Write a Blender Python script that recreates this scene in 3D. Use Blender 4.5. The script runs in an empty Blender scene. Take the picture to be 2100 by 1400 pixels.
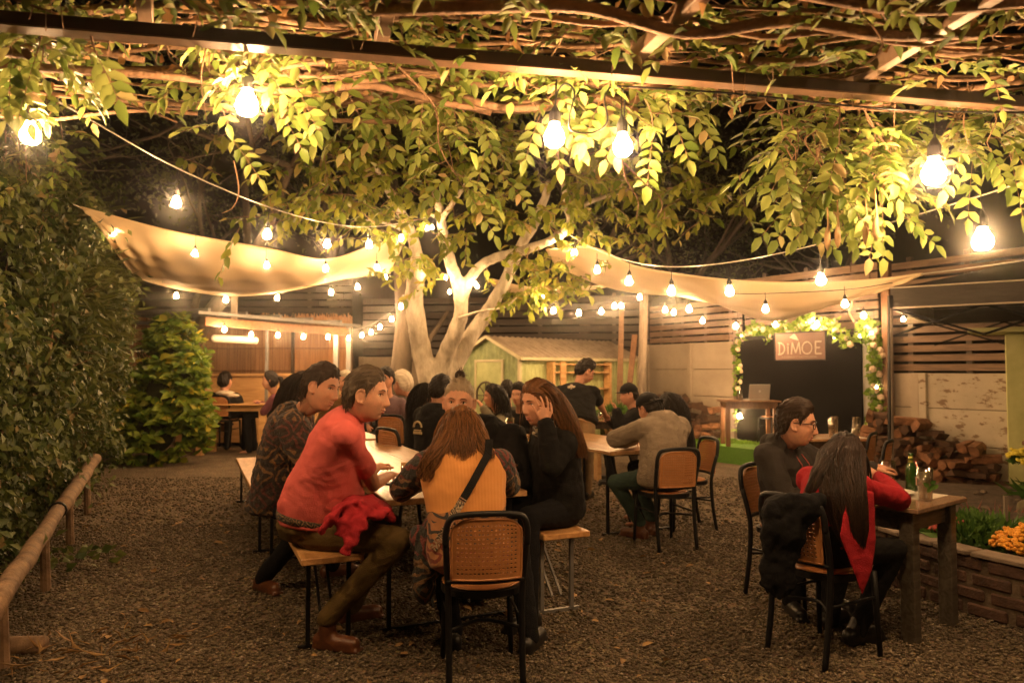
import bpy, math, random
import numpy as np
from mathutils import Vector, Matrix
random.seed(7); np.random.seed(7)
sc = bpy.context.scene
col = sc.collection
# ---------------------------------------------------------------- camera
F_PX, CX, CY, CAMZ = 1500.0, 1050.0, 700.0, 1.45
PITCH = math.atan(60.0 / F_PX)
cam_d = bpy.data.cameras.new('camera'); cam = bpy.data.objects.new('camera', cam_d); col.objects.link(cam)
cam.location = (0, 0, CAMZ); cam.rotation_euler = (math.pi / 2 + PITCH, 0, 0)
cam_d.sensor_width = 36.0; cam_d.lens = 36.0 * F_PX / 2100.0; cam_d.clip_start = .05; cam_d.clip_end = 500
cam_d.dof.use_dof = True; cam_d.dof.focus_distance = 4.1; cam_d.dof.aperture_fstop = 2.4
sc.camera = cam
# ---------------------------------------------------------------- world: night sky, faint glow of the town
w = bpy.data.worlds.new('World'); sc.world = w; w.use_nodes = True
nt = w.node_tree; bg = nt.nodes['Background']
sky = nt.nodes.new('ShaderNodeTexSky'); sky.sky_type = 'NISHITA'; sky.sun_disc = False
sky.sun_elevation = math.radians(-6); sky.sun_rotation = math.radians(200)
nt.links.new(sky.outputs[0], bg.inputs[0]); bg.inputs[1].default_value = 0.06
sc.view_settings.view_transform = 'Standard'; sc.view_settings.look = 'None'
sc.view_settings.exposure = 0.62; sc.view_settings.gamma = 1.0
cy = sc.cycles
cy.use_denoising = True; cy.max_bounces = 6; cy.diffuse_bounces = 3; cy.glossy_bounces = 3
cy.transmission_bounces = 5; cy.transparent_max_bounces = 8; cy.volume_bounces = 0
cy.sample_clamp_indirect = 6.0; cy.caustics_reflective = False; cy.caustics_refractive = False
cy.use_light_tree = True
try:
    cy.denoiser = 'OPENIMAGEDENOISE'
except Exception: pass
BULB_COL = (1.0, 0.585, 0.265); BULB_STR = 400.0

# ---------------------------------------------------------------- pixel helpers: a pixel of the 2100 px photo and a depth -> a point
def W(px, py, Y):
    u = (px - CX) / F_PX; v = (CY - py) / F_PX
    fw = math.cos(PITCH) - math.sin(PITCH) * v; up = math.sin(PITCH) + math.cos(PITCH) * v
    return Vector((u * Y / fw, Y, CAMZ + Y * up / fw))
def G(px, py, z=0.0):
    u = (px - CX) / F_PX; v = (CY - py) / F_PX
    fw = math.cos(PITCH) - math.sin(PITCH) * v; up = math.sin(PITCH) + math.cos(PITCH) * v
    t = (z - CAMZ) / up
    return Vector((u * t, fw * t, z))
def V(*a): return Vector(a)
ORD = ['first', 'second', 'third', 'fourth', 'fifth', 'sixth', 'seventh', 'eighth', 'ninth', 'tenth', 'eleventh', 'twelfth']
def rnd(a, b): return random.uniform(a, b)

# ---------------------------------------------------------------- objects
def tag(o, label=None, cat=None, group=None, kind=None):
    if label: o['label'] = label
    if cat: o['category'] = cat
    if group: o['group'] = group
    if kind: o['kind'] = kind
    return o
def empty(name, loc=(0, 0, 0), rz=0.0, label=None, cat=None, group=None):
    o = bpy.data.objects.new(name, None); col.objects.link(o); o.location = loc; o.rotation_euler = (0, 0, rz)
    o.empty_display_size = .1
    return tag(o, label, cat, group)
def fastmesh(name, v, f):
    v = np.asarray(v, dtype=np.float32); f = np.asarray(f, dtype=np.int32)
    me = bpy.data.meshes.new(name); n, k = f.shape
    me.vertices.add(len(v)); me.vertices.foreach_set('co', v.ravel())
    me.loops.add(n * k); me.loops.foreach_set('vertex_index', f.ravel())
    me.polygons.add(n); me.polygons.foreach_set('loop_start', np.arange(0, n * k, k, dtype=np.int32))
    me.polygons.foreach_set('loop_total', np.full(n, k, dtype=np.int32))
    me.update(calc_edges=True); return me
def mkobj(name, me, mats, parent=None, loc=None, smooth=False, **kw):
    if not isinstance(mats, (list, tuple)): mats = [mats]
    for m in mats: me.materials.append(m)
    if smooth: me.polygons.foreach_set('use_smooth', np.ones(len(me.polygons), dtype=bool))
    o = bpy.data.objects.new(name, me); col.objects.link(o)
    if parent is not None: o.parent = parent
    if loc is not None: o.location = loc
    return tag(o, **kw)
def copy_tree(o, parent=None):
    c = o.copy(); col.objects.link(c); c.parent = parent
    for ch in list(o.children): copy_tree(ch, c)
    return c
def relabel(o, label): o['label'] = label; return o

class MB:
    """collects shapes; build() links them as one mesh object"""
    def __init__(s): s.v = []; s.f = []
    def add(s, vs, fs):
        n = len(s.v); s.v.extend([tuple(p) for p in vs]); s.f.extend([tuple(i + n for i in q) for q in fs]); return s
    def box(s, c, size, rz=0.0, R=None, bev=0.0):
        hx, hy, hz = size[0] / 2, size[1] / 2, size[2] / 2
        if R is None: R = Matrix.Rotation(rz, 3, 'Z')
        c = Vector(c)
        b = min(bev, hx * .9, hy * .9, hz * .9)
        if b <= 0:
            vs = [c + R @ Vector((x * hx, y * hy, z * hz)) for z in (-1, 1) for y in (-1, 1) for x in (-1, 1)]
            return s.add(vs, [(0, 2, 3, 1), (4, 5, 7, 6), (0, 1, 5, 4), (2, 6, 7, 3), (0, 4, 6, 2), (1, 3, 7, 5)])
        vs = []; idx = {}
        for sx in (-1, 1):
            for sy in (-1, 1):
                for sz in (-1, 1):
                    for ax in range(3):
                        p = [sx * (hx - b), sy * (hy - b), sz * (hz - b)]
                        p[ax] += (sx, sy, sz)[ax] * b
                        idx[(sx, sy, sz, ax)] = len(vs); vs.append(c + R @ Vector(p))
        fs = []
        for ax in range(3):
            o1, o2 = [a for a in range(3) if a != ax]
            for sg in (-1, 1):
                q = []
                for (p1, p2) in ((-1, -1), (1, -1), (1, 1), (-1, 1)):
                    k = [0, 0, 0]; k[ax] = sg; k[o1] = p1; k[o2] = p2; q.append(idx[(k[0], k[1], k[2], ax)])
                flip = (sg < 0) != (ax == 1)
                fs.append(tuple(reversed(q)) if flip else tuple(q))
        for ax in range(3):
            o1, o2 = [a for a in range(3) if a != ax]
            for p1 in (-1, 1):
                for p2 in (-1, 1):
                    ks = []
                    for sg in (-1, 1):
                        k = [0, 0, 0]; k[ax] = sg; k[o1] = p1; k[o2] = p2; ks.append(tuple(k))
                    a, bb = ks
                    q = (idx[a + (o1,)], idx[bb + (o1,)], idx[bb + (o2,)], idx[a + (o2,)])
                    fl = (p1 * p2 > 0) != (ax == 1)
                    fs.append(q if fl else tuple(reversed(q)))
        for sx in (-1, 1):
            for sy in (-1, 1):
                for sz in (-1, 1):
                    t = tuple(idx[(sx, sy, sz, a)] for a in range(3))
                    fs.append(t if sx * sy * sz > 0 else tuple(reversed(t)))
        return s.add(vs, fs)
    def bar(s, a, b, w, h=None, up=(0, 0, 1), bev=0.0, end=0.0):
        a = Vector(a); b = Vector(b); h = h or w
        d = (b - a); L = d.length; d.normalize(); up = Vector(up)
        if abs(d.dot(up)) > .98: up = Vector((0, 1, 0))
        x = d.cross(up).normalized(); z = x.cross(d).normalized()
        R = Matrix((x, d, z)).transposed()
        return s.box((a + b) / 2, (w, L + end, h), R=R, bev=bev)
    def tube(s, pts, rad, seg=8, flat=None, cap=True):
        pts = [Vector(p) for p in pts]; n = len(pts)
        if not hasattr(rad, '__len__'): rad = [rad] * n
        vs = []; prev = None
        for i, p in enumerate(pts):
            t = (pts[min(i + 1, n - 1)] - pts[max(i - 1, 0)])
            if t.length < 1e-9: t = Vector((0, 0, 1))
            t.normalize()
            if prev is None:
                a = Vector((0, 0, 1)) if abs(t.z) < .9 else Vector((1, 0, 0)); x = t.cross(a).normalized()
            else:
                x = prev - t * prev.dot(t)
                if x.length < 1e-6: x = t.cross(Vector((0, 0, 1)))
                x.normalize()
            prev = x; y = t.cross(x)
            for k in range(seg):
                an = 2 * math.pi * k / seg
                vs.append(p + (x * math.cos(an) + y * math.sin(an)) * rad[i])
        fs = [(i * seg + k, i * seg + (k + 1) % seg, (i + 1) * seg + (k + 1) % seg, (i + 1) * seg + k) for i in range(n - 1) for k in range(seg)]
        if cap:
            fs.append(tuple(reversed(range(seg)))); fs.append(tuple(range((n - 1) * seg, n * seg)))
        return s.add(vs, fs)
    def capsule(s, a, b, r0, r1, seg=12):
        a = Vector(a); b = Vector(b); d = (b - a)
        if d.length < 1e-6: d = Vector((0, 0, 1e-4)); b = a + d
        d.normalize(); pts = []; rr = []
        for t in (-.98, -.7, -.35): pts.append(a + d * r0 * t); rr.append(r0 * math.sqrt(1 - t * t))
        pts.append(a); rr.append(r0); pts.append(b); rr.append(r1)
        for t in (.35, .7, .98): pts.append(b + d * r1 * t); rr.append(r1 * math.sqrt(1 - t * t))
        return s.tube(pts, rr, seg)
    def ell(s, c, r, R=None, nu=14, nv=10):
        c = Vector(c); R = R or Matrix.Identity(3)
        vs = []; fs = []
        for j in range(nv + 1):
            th = math.pi * (j + .001 if j == 0 else (j - .001 if j == nv else j)) / nv
            for i in range(nu):
                ph = 2 * math.pi * i / nu
                vs.append(c + R @ Vector((r[0] * math.sin(th) * math.cos(ph), r[1] * math.sin(th) * math.sin(ph), r[2] * math.cos(th))))
        for j in range(nv):
            for i in range(nu):
                fs.append((j * nu + i, (j + 1) * nu + i, (j + 1) * nu + (i + 1) % nu, j * nu + (i + 1) % nu))
        fs.append(tuple(range(nu))); fs.append(tuple(reversed(range(nv * nu, nv * nu + nu))))
        return s.add(vs, fs)
    def lathe(s, prof, c=(0, 0, 0), seg=20, R=None):
        c = Vector(c); R = R or Matrix.Identity(3); vs = []; n = len(prof)
        for (r, z) in prof:
            for k in range(seg):
                a = 2 * math.pi * k / seg; vs.append(c + R @ Vector((r * math.cos(a), r * math.sin(a), z)))
        fs = [(i * seg + k, i * seg + (k + 1) % seg, (i + 1) * seg + (k + 1) % seg, (i + 1) * seg + k) for i in range(n - 1) for k in range(seg)]
        fs.append(tuple(reversed(range(seg)))); fs.append(tuple(range((n - 1) * seg, n * seg)))
        return s.add(vs, fs)
    def prism(s, poly, z0, z1):
        n = len(poly); vs = [(p[0], p[1], z0) for p in poly] + [(p[0], p[1], z1) for p in poly]
        fs = [tuple(reversed(range(n))), tuple(range(n, 2 * n))] + [(i, (i + 1) % n, n + (i + 1) % n, n + i) for i in range(n)]
        return s.add(vs, fs)
    def build(s, name, m, parent=None, loc=(0, 0, 0), smooth=False, origin=None, **kw):
        me = bpy.data.meshes.new(name)
        vs = s.v
        if origin is not None:
            o_ = Vector(origin); vs = [tuple(Vector(p) - o_) for p in vs]
        me.from_pydata(vs, [], s.f); me.update()
        return mkobj(name, me, m, parent, loc if origin is None else (origin if parent is None else loc), smooth, **kw)

def catmull(pts, n=6):
    pts = [Vector(p) for p in pts]; P = [pts[0] * 2 - pts[1]] + pts + [pts[-1] * 2 - pts[-2]]; out = []
    for i in range(1, len(P) - 2):
        for k in range(n):
            t = k / n; a, b, c, d = P[i - 1], P[i], P[i + 1], P[i + 2]
            out.append(.5 * ((2 * b) + (c - a) * t + (2 * a - 5 * b + 4 * c - d) * t * t + (3 * b - a - 3 * c + d) * t ** 3))
    out.append(pts[-1]); return out

# ---------------------------------------------------------------- materials
def M(name, c, rough=.6, var=.25, scale=8.0, bump=.0, bscale=None, metal=0.0, stretch=(1, 1, 1), c2=None, detail=6, spec=.5, sheen=0, trans=0.0, coat=0):
    m = bpy.data.materials.new(name); m.use_nodes = True; n = m.node_tree; L = n.links; b = n.nodes['Principled BSDF']
    tc = n.nodes.new('ShaderNodeTexCoord'); mp = n.nodes.new('ShaderNodeMapping'); mp.inputs['Scale'].default_value = stretch
    L.new(tc.outputs['Object'], mp.inputs['Vector'])
    nz = n.nodes.new('ShaderNodeTexNoise'); nz.inputs['Scale'].default_value = scale; nz.inputs['Detail'].default_value = detail
    nz.inputs['Roughness'].default_value = .65
    L.new(mp.outputs[0], nz.inputs['Vector'])
    r = n.nodes.new('ShaderNodeValToRGB'); r.color_ramp.elements[0].position = .3; r.color_ramp.elements[1].position = .7
    c = tuple(c); c2 = tuple(c2) if c2 else tuple(min(1, x * (1 + var)) for x in c)
    c1 = tuple(x * (1 - var) for x in c)
    r.color_ramp.elements[0].color = c1 + (1,); r.color_ramp.elements[1].color = c2 + (1,)
    L.new(nz.outputs['Fac'], r.inputs[0]); L.new(r.outputs[0], b.inputs['Base Color'])
    b.inputs['Roughness'].default_value = rough; b.inputs['Metallic'].default_value = metal
    b.inputs['Specular IOR Level'].default_value = spec
    if sheen: b.inputs['Sheen Weight'].default_value = sheen
    if coat: b.inputs['Coat Weight'].default_value = coat; b.inputs['Coat Roughness'].default_value = .15
    if trans: b.inputs['Transmission Weight'].default_value = trans
    if bump:
        nb = n.nodes.new('ShaderNodeTexNoise'); nb.inputs['Scale'].default_value = bscale or scale * 3; nb.inputs['Detail'].default_value = 5
        L.new(mp.outputs[0], nb.inputs['Vector'])
        bp = n.nodes.new('ShaderNodeBump'); bp.inputs['Strength'].default_value = bump; bp.inputs['Distance'].default_value = .02
        L.new(nb.outputs['Fac'], bp.inputs['Height']); L.new(bp.outputs[0], b.inputs['Normal'])
    return m
def nodes_of(m):
    n = m.node_tree; return n, n.links, n.nodes['Principled BSDF']
def emis(name, c, s):
    m = bpy.data.materials.new(name); m.use_nodes = True; n = m.node_tree; b = n.nodes['Principled BSDF']
    b.inputs['Base Color'].default_value = (.8, .7, .6, 1); b.inputs['Emission Color'].default_value = tuple(c) + (1,)
    b.inputs['Emission Strength'].default_value = s; b.inputs['Roughness'].default_value = .2; return m
def leafmat(name, ca, cb, cc=None, trans=.5, rough=.5, third=.12):
    """each leaf its own tone (random per island); light passes through"""
    m = bpy.data.materials.new(name); m.use_nodes = True; n = m.node_tree; L = n.links; b = n.nodes['Principled BSDF']
    g = n.nodes.new('ShaderNodeNewGeometry'); r = n.nodes.new('ShaderNodeValToRGB')
    e = r.color_ramp.elements; e[0].color = tuple(ca) + (1,); e[1].color = tuple(cb) + (1,); e[1].position = 1 - third
    if cc: x = e.new(1.0); x.color = tuple(cc) + (1,)
    L.new(g.outputs['Random Per Island'], r.inputs[0])
    L.new(r.outputs[0], b.inputs['Base Color']); b.inputs['Roughness'].default_value = rough
    b.inputs['Specular IOR Level'].default_value = .35
    t = n.nodes.new('ShaderNodeBsdfTranslucent'); mx = n.nodes.new('ShaderNodeMixShader'); mx.inputs[0].default_value = trans
    hs = n.nodes.new('ShaderNodeHueSaturation'); hs.inputs['Value'].default_value = 1.2; hs.inputs['Saturation'].default_value = .98
    L.new(r.outputs[0], hs.inputs['Color']); L.new(hs.outputs[0], t.inputs['Color'])
    L.new(b.outputs[0], mx.inputs[1]); L.new(t.outputs[0], mx.inputs[2])
    L.new(mx.outputs[0], n.nodes['Material Output'].inputs['Surface']); return m
def woodmat(name, c, c2, rough=.45, axis='Y', gs=14.0, bump=.15, coat=0.0):
    m = M(name, c, rough, .2, 3.0, coat=coat); n, L, b = nodes_of(m)
    tc = n.nodes.new('ShaderNodeTexCoord'); mp = n.nodes.new('ShaderNodeMapping')
    s = {'X': (.12, 1, 1), 'Y': (1, .12, 1), 'Z': (1, 1, .12)}[axis]
    mp.inputs['Scale'].default_value = tuple(x * gs for x in s)
    L.new(tc.outputs['Object'], mp.inputs['Vector'])
    nz = n.nodes.new('ShaderNodeTexNoise'); nz.inputs['Scale'].default_value = 2.2; nz.inputs['Detail'].default_value = 8; nz.inputs['Distortion'].default_value = 1.4
    L.new(mp.outputs[0], nz.inputs['Vector'])
    r = n.nodes.new('ShaderNodeValToRGB'); r.color_ramp.elements[0].position = .35; r.color_ramp.elements[1].position = .65
    r.color_ramp.elements[0].color = tuple(c) + (1,); r.color_ramp.elements[1].color = tuple(c2) + (1,)
    L.new(nz.outputs['Fac'], r.inputs[0]); L.new(r.outputs[0], b.inputs['Base Color'])
    bp = n.nodes.new('ShaderNodeBump'); bp.inputs['Strength'].default_value = bump; bp.inputs['Distance'].default_value = .005
    L.new(nz.outputs['Fac'], bp.inputs['Height']); L.new(bp.outputs[0], b.inputs['Normal']); return m
def glassmat(name, c=(1, 1, 1), rough=.02, ior=1.45):
    m = bpy.data.materials.new(name); m.use_nodes = True; b = m.node_tree.nodes['Principled BSDF']
    b.inputs['Base Color'].default_value = tuple(c) + (1,); b.inputs['Transmission Weight'].default_value = 1
    b.inputs['Roughness'].default_value = rough; b.inputs['IOR'].default_value = ior; return m

m_black = M('black_metal', (.006, .006, .007), .5, .2, 20, spec=.3)
m_blackrub = M('black_rubber', (.01, .01, .01), .6, .1)
m_pine = woodmat('orange_pine', (.44, .22, .08), (.64, .36, .15), .35, 'Y', 9, .1, coat=.2)
m_steel = M('grey_steel', (.22, .21, .2), .5, .2, 6, metal=.3)
m_tabletop = woodmat('varnished_pine', (.34, .18, .075), (.52, .31, .15), .28, 'Y', 9, .08, coat=.4)
m_pineedge = woodmat('pine_edge', (.40, .19, .07), (.6, .32, .13), .4, 'Y', 30)
m_darkwood = woodmat('dark_stained_wood', (.035, .022, .014), (.075, .048, .03), .4, 'Z', 10)
m_midwood = woodmat('mid_brown_wood', (.13, .06, .028), (.24, .12, .055), .5, 'Z', 12)
m_greywood = woodmat('weathered_wood', (.12, .09, .065), (.24, .19, .14), .75, 'Z', 10, .4)
m_cane = M('tan_cane_plastic', (.42, .18, .065), .45, .15, 30)
m_bark_pale = M('pale_bark', (.36, .30, .22), .85, .4, 7, bump=1.0, bscale=22, stretch=(1, 1, .35), c2=(.62, .55, .43))
m_bark_dark = M('dark_bark', (.10, .075, .05), .9, .4, 8, bump=.8, bscale=20, stretch=(1, 1, .3))
m_vine = M('vine_bark', (.26, .15, .085), .85, .35, 14, bump=.6, bscale=50)
m_steelpaint = M('brown_painted_beam', (.05, .028, .02), .5, .25, 12, bump=.1)
m_wire = M('black_cable', (.015, .013, .012), .5, .1)
m_cable = M('grey_steel_cable', (.5, .45, .38), .35, .2, metal=.5)
m_leaf_w = leafmat('wisteria_leaf', (.10, .16, .025), (.36, .40, .11), (.44, .31, .16), .46, third=.08)
m_leaf_t = leafmat('tree_leaf', (.09, .14, .012), (.30, .32, .04), (.36, .25, .08), .42)
m_leaf_i = leafmat('ivy_leaf', (.03, .055, .012), (.14, .165, .045), (.26, .19, .08), .28, third=.08)
m_leaf_d = leafmat('dark_tree_leaf', (.05, .065, .015), (.12, .13, .035), None, .3)
m_leaf_s = leafmat('golden_shrub_leaf', (.06, .13, .015), (.24, .31, .035), (.45, .36, .04), .35, third=.14)
# ================================================================ GROUND
def groundmat():
    m = M('gravel_ground', (.13, .09, .055), .95, .35, 3.0, c2=(.20, .15, .095)); n, L, b = nodes_of(m)
    tc = n.nodes.new('ShaderNodeTexCoord')
    vo = n.nodes.new('ShaderNodeTexVoronoi'); vo.inputs['Scale'].default_value = 42
    L.new(tc.outputs['Object'], vo.inputs['Vector'])
    mx = n.nodes.new('ShaderNodeMix'); mx.data_type = 'RGBA'; mx.blend_type = 'MULTIPLY'; mx.inputs[0].default_value = .75
    old = b.inputs['Base Color'].links[0].from_socket
    hs = n.nodes.new('ShaderNodeHueSaturation'); hs.inputs['Saturation'].default_value = .25; hs.inputs['Value'].default_value = 1.4
    L.new(vo.outputs['Color'], hs.inputs['Color'])
    L.new(old, mx.inputs[6]); L.new(hs.outputs[0], mx.inputs[7]); L.new(mx.outputs[2], b.inputs['Base Color'])
    bp = n.nodes.new('ShaderNodeBump'); bp.inputs['Strength'].default_value = 1; bp.inputs['Distance'].default_value = .02; bp.invert = True
    L.new(vo.outputs['Distance'], bp.inputs['Height']); L.new(bp.outputs[0], b.inputs['Normal']); return m
m_ground = groundmat()
gm = MB(); gm.add([(-60, -12, 0), (60, -12, 0), (60, 70, 0), (-60, 70, 0)], [(0, 1, 2, 3)])
gm.build('ground', m_ground, kind='structure')
# loose stones: real pieces where the camera can tell them apart
def icosa():
    t = (1 + 5 ** .5) / 2
    v = np.array([(-1, t, 0), (1, t, 0), (-1, -t, 0), (1, -t, 0), (0, -1, t), (0, 1, t), (0, -1, -t), (0, 1, -t), (t, 0, -1), (t, 0, 1), (-t, 0, -1), (-t, 0, 1)], float) / math.hypot(1, t)
    f = np.array([(0, 11, 5), (0, 5, 1), (0, 1, 7), (0, 7, 10), (0, 10, 11), (1, 5, 9), (5, 11, 4), (11, 10, 2), (10, 7, 6), (7, 1, 8), (3, 9, 4), (3, 4, 2), (3, 2, 6), (3, 6, 8), (3, 8, 9), (4, 9, 5), (2, 4, 11), (6, 2, 10), (8, 6, 7), (9, 8, 1)])
    return v, f
def pebbles(regions, name, m, **kw):
    iv, if_ = icosa(); VV = []; N = 0
    for (y0, y1, dens, smin, smax, ulo, uhi) in regions:
        area = .5 * (uhi - ulo) * (y1 * y1 - y0 * y0); n = int(area * dens)
        Y = np.sqrt(np.random.uniform(y0 * y0, y1 * y1, n)); X = np.random.uniform(ulo, uhi, n) * Y
        s = np.random.uniform(smin, smax, n) * np.random.uniform(.7, 1.3, n)
        sc3 = np.stack([s, s * np.random.uniform(.55, .9, n), s * np.random.uniform(.3, .55, n)], 1)
        v = iv[None] * (1 + np.random.uniform(-.28, .28, (n, 12, 1))) * sc3[:, None]
        tx = np.random.normal(0, .35, n); a = np.random.uniform(0, 6.28, n)
        y2 = v[..., 1] * np.cos(tx)[:, None] - v[..., 2] * np.sin(tx)[:, None]; z2 = v[..., 1] * np.sin(tx)[:, None] + v[..., 2] * np.cos(tx)[:, None]
        x3 = v[..., 0] * np.cos(a)[:, None] - y2 * np.sin(a)[:, None]; y3 = v[..., 0] * np.sin(a)[:, None] + y2 * np.cos(a)[:, None]
        z = np.random.uniform(.0, .012, n)
        VV.append(np.stack([x3 + X[:, None], y3 + Y[:, None], z2 + z[:, None]], 2).reshape(-1, 3)); N += n
    v = np.concatenate(VV); f = (if_[None] + 12 * np.arange(N)[:, None, None]).reshape(-1, 3)
    return mkobj(name, fastmesh(name, v, f), m, **kw)
m_peb = leafmat('gravel_stone', (.075, .056, .036), (.21, .162, .108), (.34, .285, .22), 0.0, .9, .08)
def patchy(m, scale=.8, lo=.55, hi=1.12):
    n = m.node_tree; L = n.links; r = [x for x in n.nodes if x.type == 'VALTORGB'][0]; tc = n.nodes.new('ShaderNodeTexCoord')
    nz = n.nodes.new('ShaderNodeTexNoise'); nz.inputs['Scale'].default_value = scale; nz.inputs['Detail'].default_value = 5; nz.inputs['Roughness'].default_value = .6; L.new(tc.outputs['Object'], nz.inputs['Vector'])
    mr = n.nodes.new('ShaderNodeMapRange'); mr.inputs['From Min'].default_value = .35; mr.inputs['From Max'].default_value = .65; mr.inputs['To Min'].default_value = lo; mr.inputs['To Max'].default_value = hi; L.new(nz.outputs['Fac'], mr.inputs['Value'])
    hs = n.nodes.new('ShaderNodeHueSaturation'); L.new(mr.outputs[0], hs.inputs['Value'])
    for l in list(r.outputs[0].links): L.new(hs.outputs[0], l.to_socket)
    L.new(r.outputs[0], hs.inputs['Color'])
patchy(m_peb)
pebbles([(2.6, 4.4, 4600, .0055, .0125, -.75, .75), (4.4, 7.0, 1900, .008, .0145, -.72, .74), (7.0, 10, 480, .011, .02, -.6, .6)], 'gravel', m_peb, kind='stuff', label='loose crushed gravel covering the yard floor')
# fallen leaves and twigs
m_dry = leafmat('dry_leaf', (.20, .11, .04), (.36, .22, .09), None, .1, .7)
LT8 = (np.array([(0, 0, 0), (-.9, .28, .1), (0, .3, 0), (.9, .28, .1), (-.8, .66, .1), (0, .66, 0), (.8, .66, .1), (0, 1, 0)]), np.array([(0, 2, 1), (0, 3, 2), (1, 2, 5), (1, 5, 4), (2, 3, 6), (2, 6, 5), (4, 5, 7), (5, 6, 7)]))
LT5 = (np.array([(0, 0, 0), (-1, .45, .12), (0, .48, 0), (1, .45, .12), (0, 1, 0)]), np.array([(0, 2, 1), (0, 3, 2), (1, 2, 4), (2, 3, 4)]))
def leaves(name, m, pos, ax, nrm, ln, wd=.22, tmpl=LT8, droop=.18, parent=None, origin=None, **kw):
    """n leaves: base point, axis, facing, length; wd = half width / length"""
    pos = np.asarray(pos, float); ax = np.asarray(ax, float); nrm = np.asarray(nrm, float); ln = np.asarray(ln, float)
    n = len(pos)
    ax = ax / (np.linalg.norm(ax, axis=1, keepdims=True) + 1e-9)
    x = np.cross(ax, nrm); x = x / (np.linalg.norm(x, axis=1, keepdims=True) + 1e-9); z = np.cross(x, ax)
    tv, tf = tmpl; k = len(tv)
    w_ = wd * np.random.uniform(.85, 1.15, n)
    dr = droop * np.random.uniform(-.3, 1.6, n)
    P = pos[:, None] + ln[:, None, None] * (x[:, None] * (tv[None, :, 0:1] * w_[:, None, None]) + ax[:, None] * tv[None, :, 1:2] + z[:, None] * (tv[None, :, 2:3] - (tv[None, :, 1:2] ** 2) * dr[:, None, None]))
    v = P.reshape(-1, 3)
    if origin is not None: v = v - np.array(origin)
    f = (tf[None] + k * np.arange(n)[:, None, None]).reshape(-1, 3)
    return mkobj(name, fastmesh(name, v, f), m, parent, loc=(origin if (origin is not None and parent is None) else None), smooth=False, **kw)
n = 260; Yd = np.random.uniform(3, 9, n); Xd = np.random.uniform(-.7, .3, n) * Yd
leaves('fallen_leaves', m_dry, np.stack([Xd, Yd, np.full(n, .02)], 1), np.random.normal(0, 1, (n, 3)) * (1, 1, .15), np.random.normal(0, .3, (n, 3)) + (0, 0, 1), np.random.uniform(.03, .08, n), .25, kind='stuff', label='dry fallen leaves scattered over the gravel')

# ---- raised stage with artificial grass
m_turf = M('artificial_turf', (.09, .23, .015), .9, .35, 60, bump=1, bscale=260)
def WP(px): u = (px - 1050) / 1500.; Y = 11.803 / (u + .614); return V(u * Y, Y, 0)
WD = V(.55, -.835, 0); WN = V(-.835, -.55, 0)
a, b_ = WP(1395), WP(1835)
p3 = G(1830, 962); p4 = G(1556, 958); p5 = G(1400, 938)
st = MB(); st.prism([(p5.x, p5.y), (p4.x, p4.y), (p3.x - .3, p3.y + .3), (b_.x - .1, b_.y), (a.x, a.y - .1)], 0, .26)
st.build('grass_stage', m_turf, kind='structure', label='low platform wrapped in artificial grass')
# grass blades on it
n = 9000; q = np.random.uniform(0, 1, (n, 2)); Pg = np.array([(p5.x, p5.y), (p3.x - .3, p3.y + .3), (b_.x - .1, b_.y), (a.x, a.y - .1)])
gx = (Pg[0] * (1 - q[:, :1]) + Pg[1] * q[:, :1]) * (1 - q[:, 1:]) + (Pg[3] * (1 - q[:, :1]) + Pg[2] * q[:, :1]) * q[:, 1:]
m_blade = leafmat('grass_blade', (.07, .17, .01), (.20, .36, .03), None, .3)
leaves('turf_blades', m_blade, np.concatenate([gx, np.full((n, 1), .26)], 1), np.random.normal(0, .35, (n, 3)) + (0, 0, 1), np.random.normal(0, 1, (n, 3)), np.random.uniform(.02, .045, n), .1, LT5, kind='stuff', label='short synthetic grass pile on the stage')
# ---- flower bed soil behind the brick planter
m_soil = M('bed_soil', (.06, .04, .026), .95, .5, 9, bump=1, bscale=40, c2=(.13, .09, .06))
soil = MB(); soil.prism([(2.62, 5.0), (2.75, 4.5), (3.15, 4.05), (6.2, 3.6), (6.9, 8.2), (4.0, 9.4), (3.2, 7.4), (2.75, 6.0)], 0, .10)
soil.build('flower_bed_soil', m_soil, kind='structure')

# ================================================================ WALLS AND FENCES
def panelmat(name, c, c2, scale=2.0):
    return M(name, c, .9, .22, scale, bump=.35, bscale=14, c2=c2, detail=9)
m_conc = panelmat('concrete_panel', (.25, .19, .13), (.36, .29, .21))
m_concl = M('pale_painted_concrete', (.36, .29, .21), .9, .15, 1.6, bump=.2, bscale=16, c2=(.46, .38, .29), detail=10)
def peelmat():
    m = M('flaking_white_paint', (.44, .38, .29), .85, .12, 3, bump=.3, bscale=12); n, L, b = nodes_of(m)
    tc = n.nodes.new('ShaderNodeTexCoord'); mp = n.nodes.new('ShaderNodeMapping'); mp.inputs['Scale'].default_value = (1, 1, 2.2)
    L.new(tc.outputs['Object'], mp.inputs[0])
    nz = n.nodes.new('ShaderNodeTexNoise'); nz.inputs['Scale'].default_value = 5.5; nz.inputs['Detail'].default_value = 10; nz.inputs['Roughness'].default_value = .7
    L.new(mp.outputs[0], nz.inputs['Vector'])
    r = n.nodes.new('ShaderNodeValToRGB'); r.color_ramp.elements[0].position = .56; r.color_ramp.elements[1].position = .585
    L.new(nz.outputs['Fac'], r.inputs[0])
    mx = n.nodes.new('ShaderNodeMix'); mx.data_type = 'RGBA'; L.new(r.outputs[0], mx.inputs[0])
    L.new(b.inputs['Base Color'].links[0].from_socket, mx.inputs[6]); mx.inputs[7].default_value = (.20, .13, .08, 1)
    L.new(mx.outputs[2], b.inputs['Base Color']); return m
m_peel = peelmat()
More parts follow.
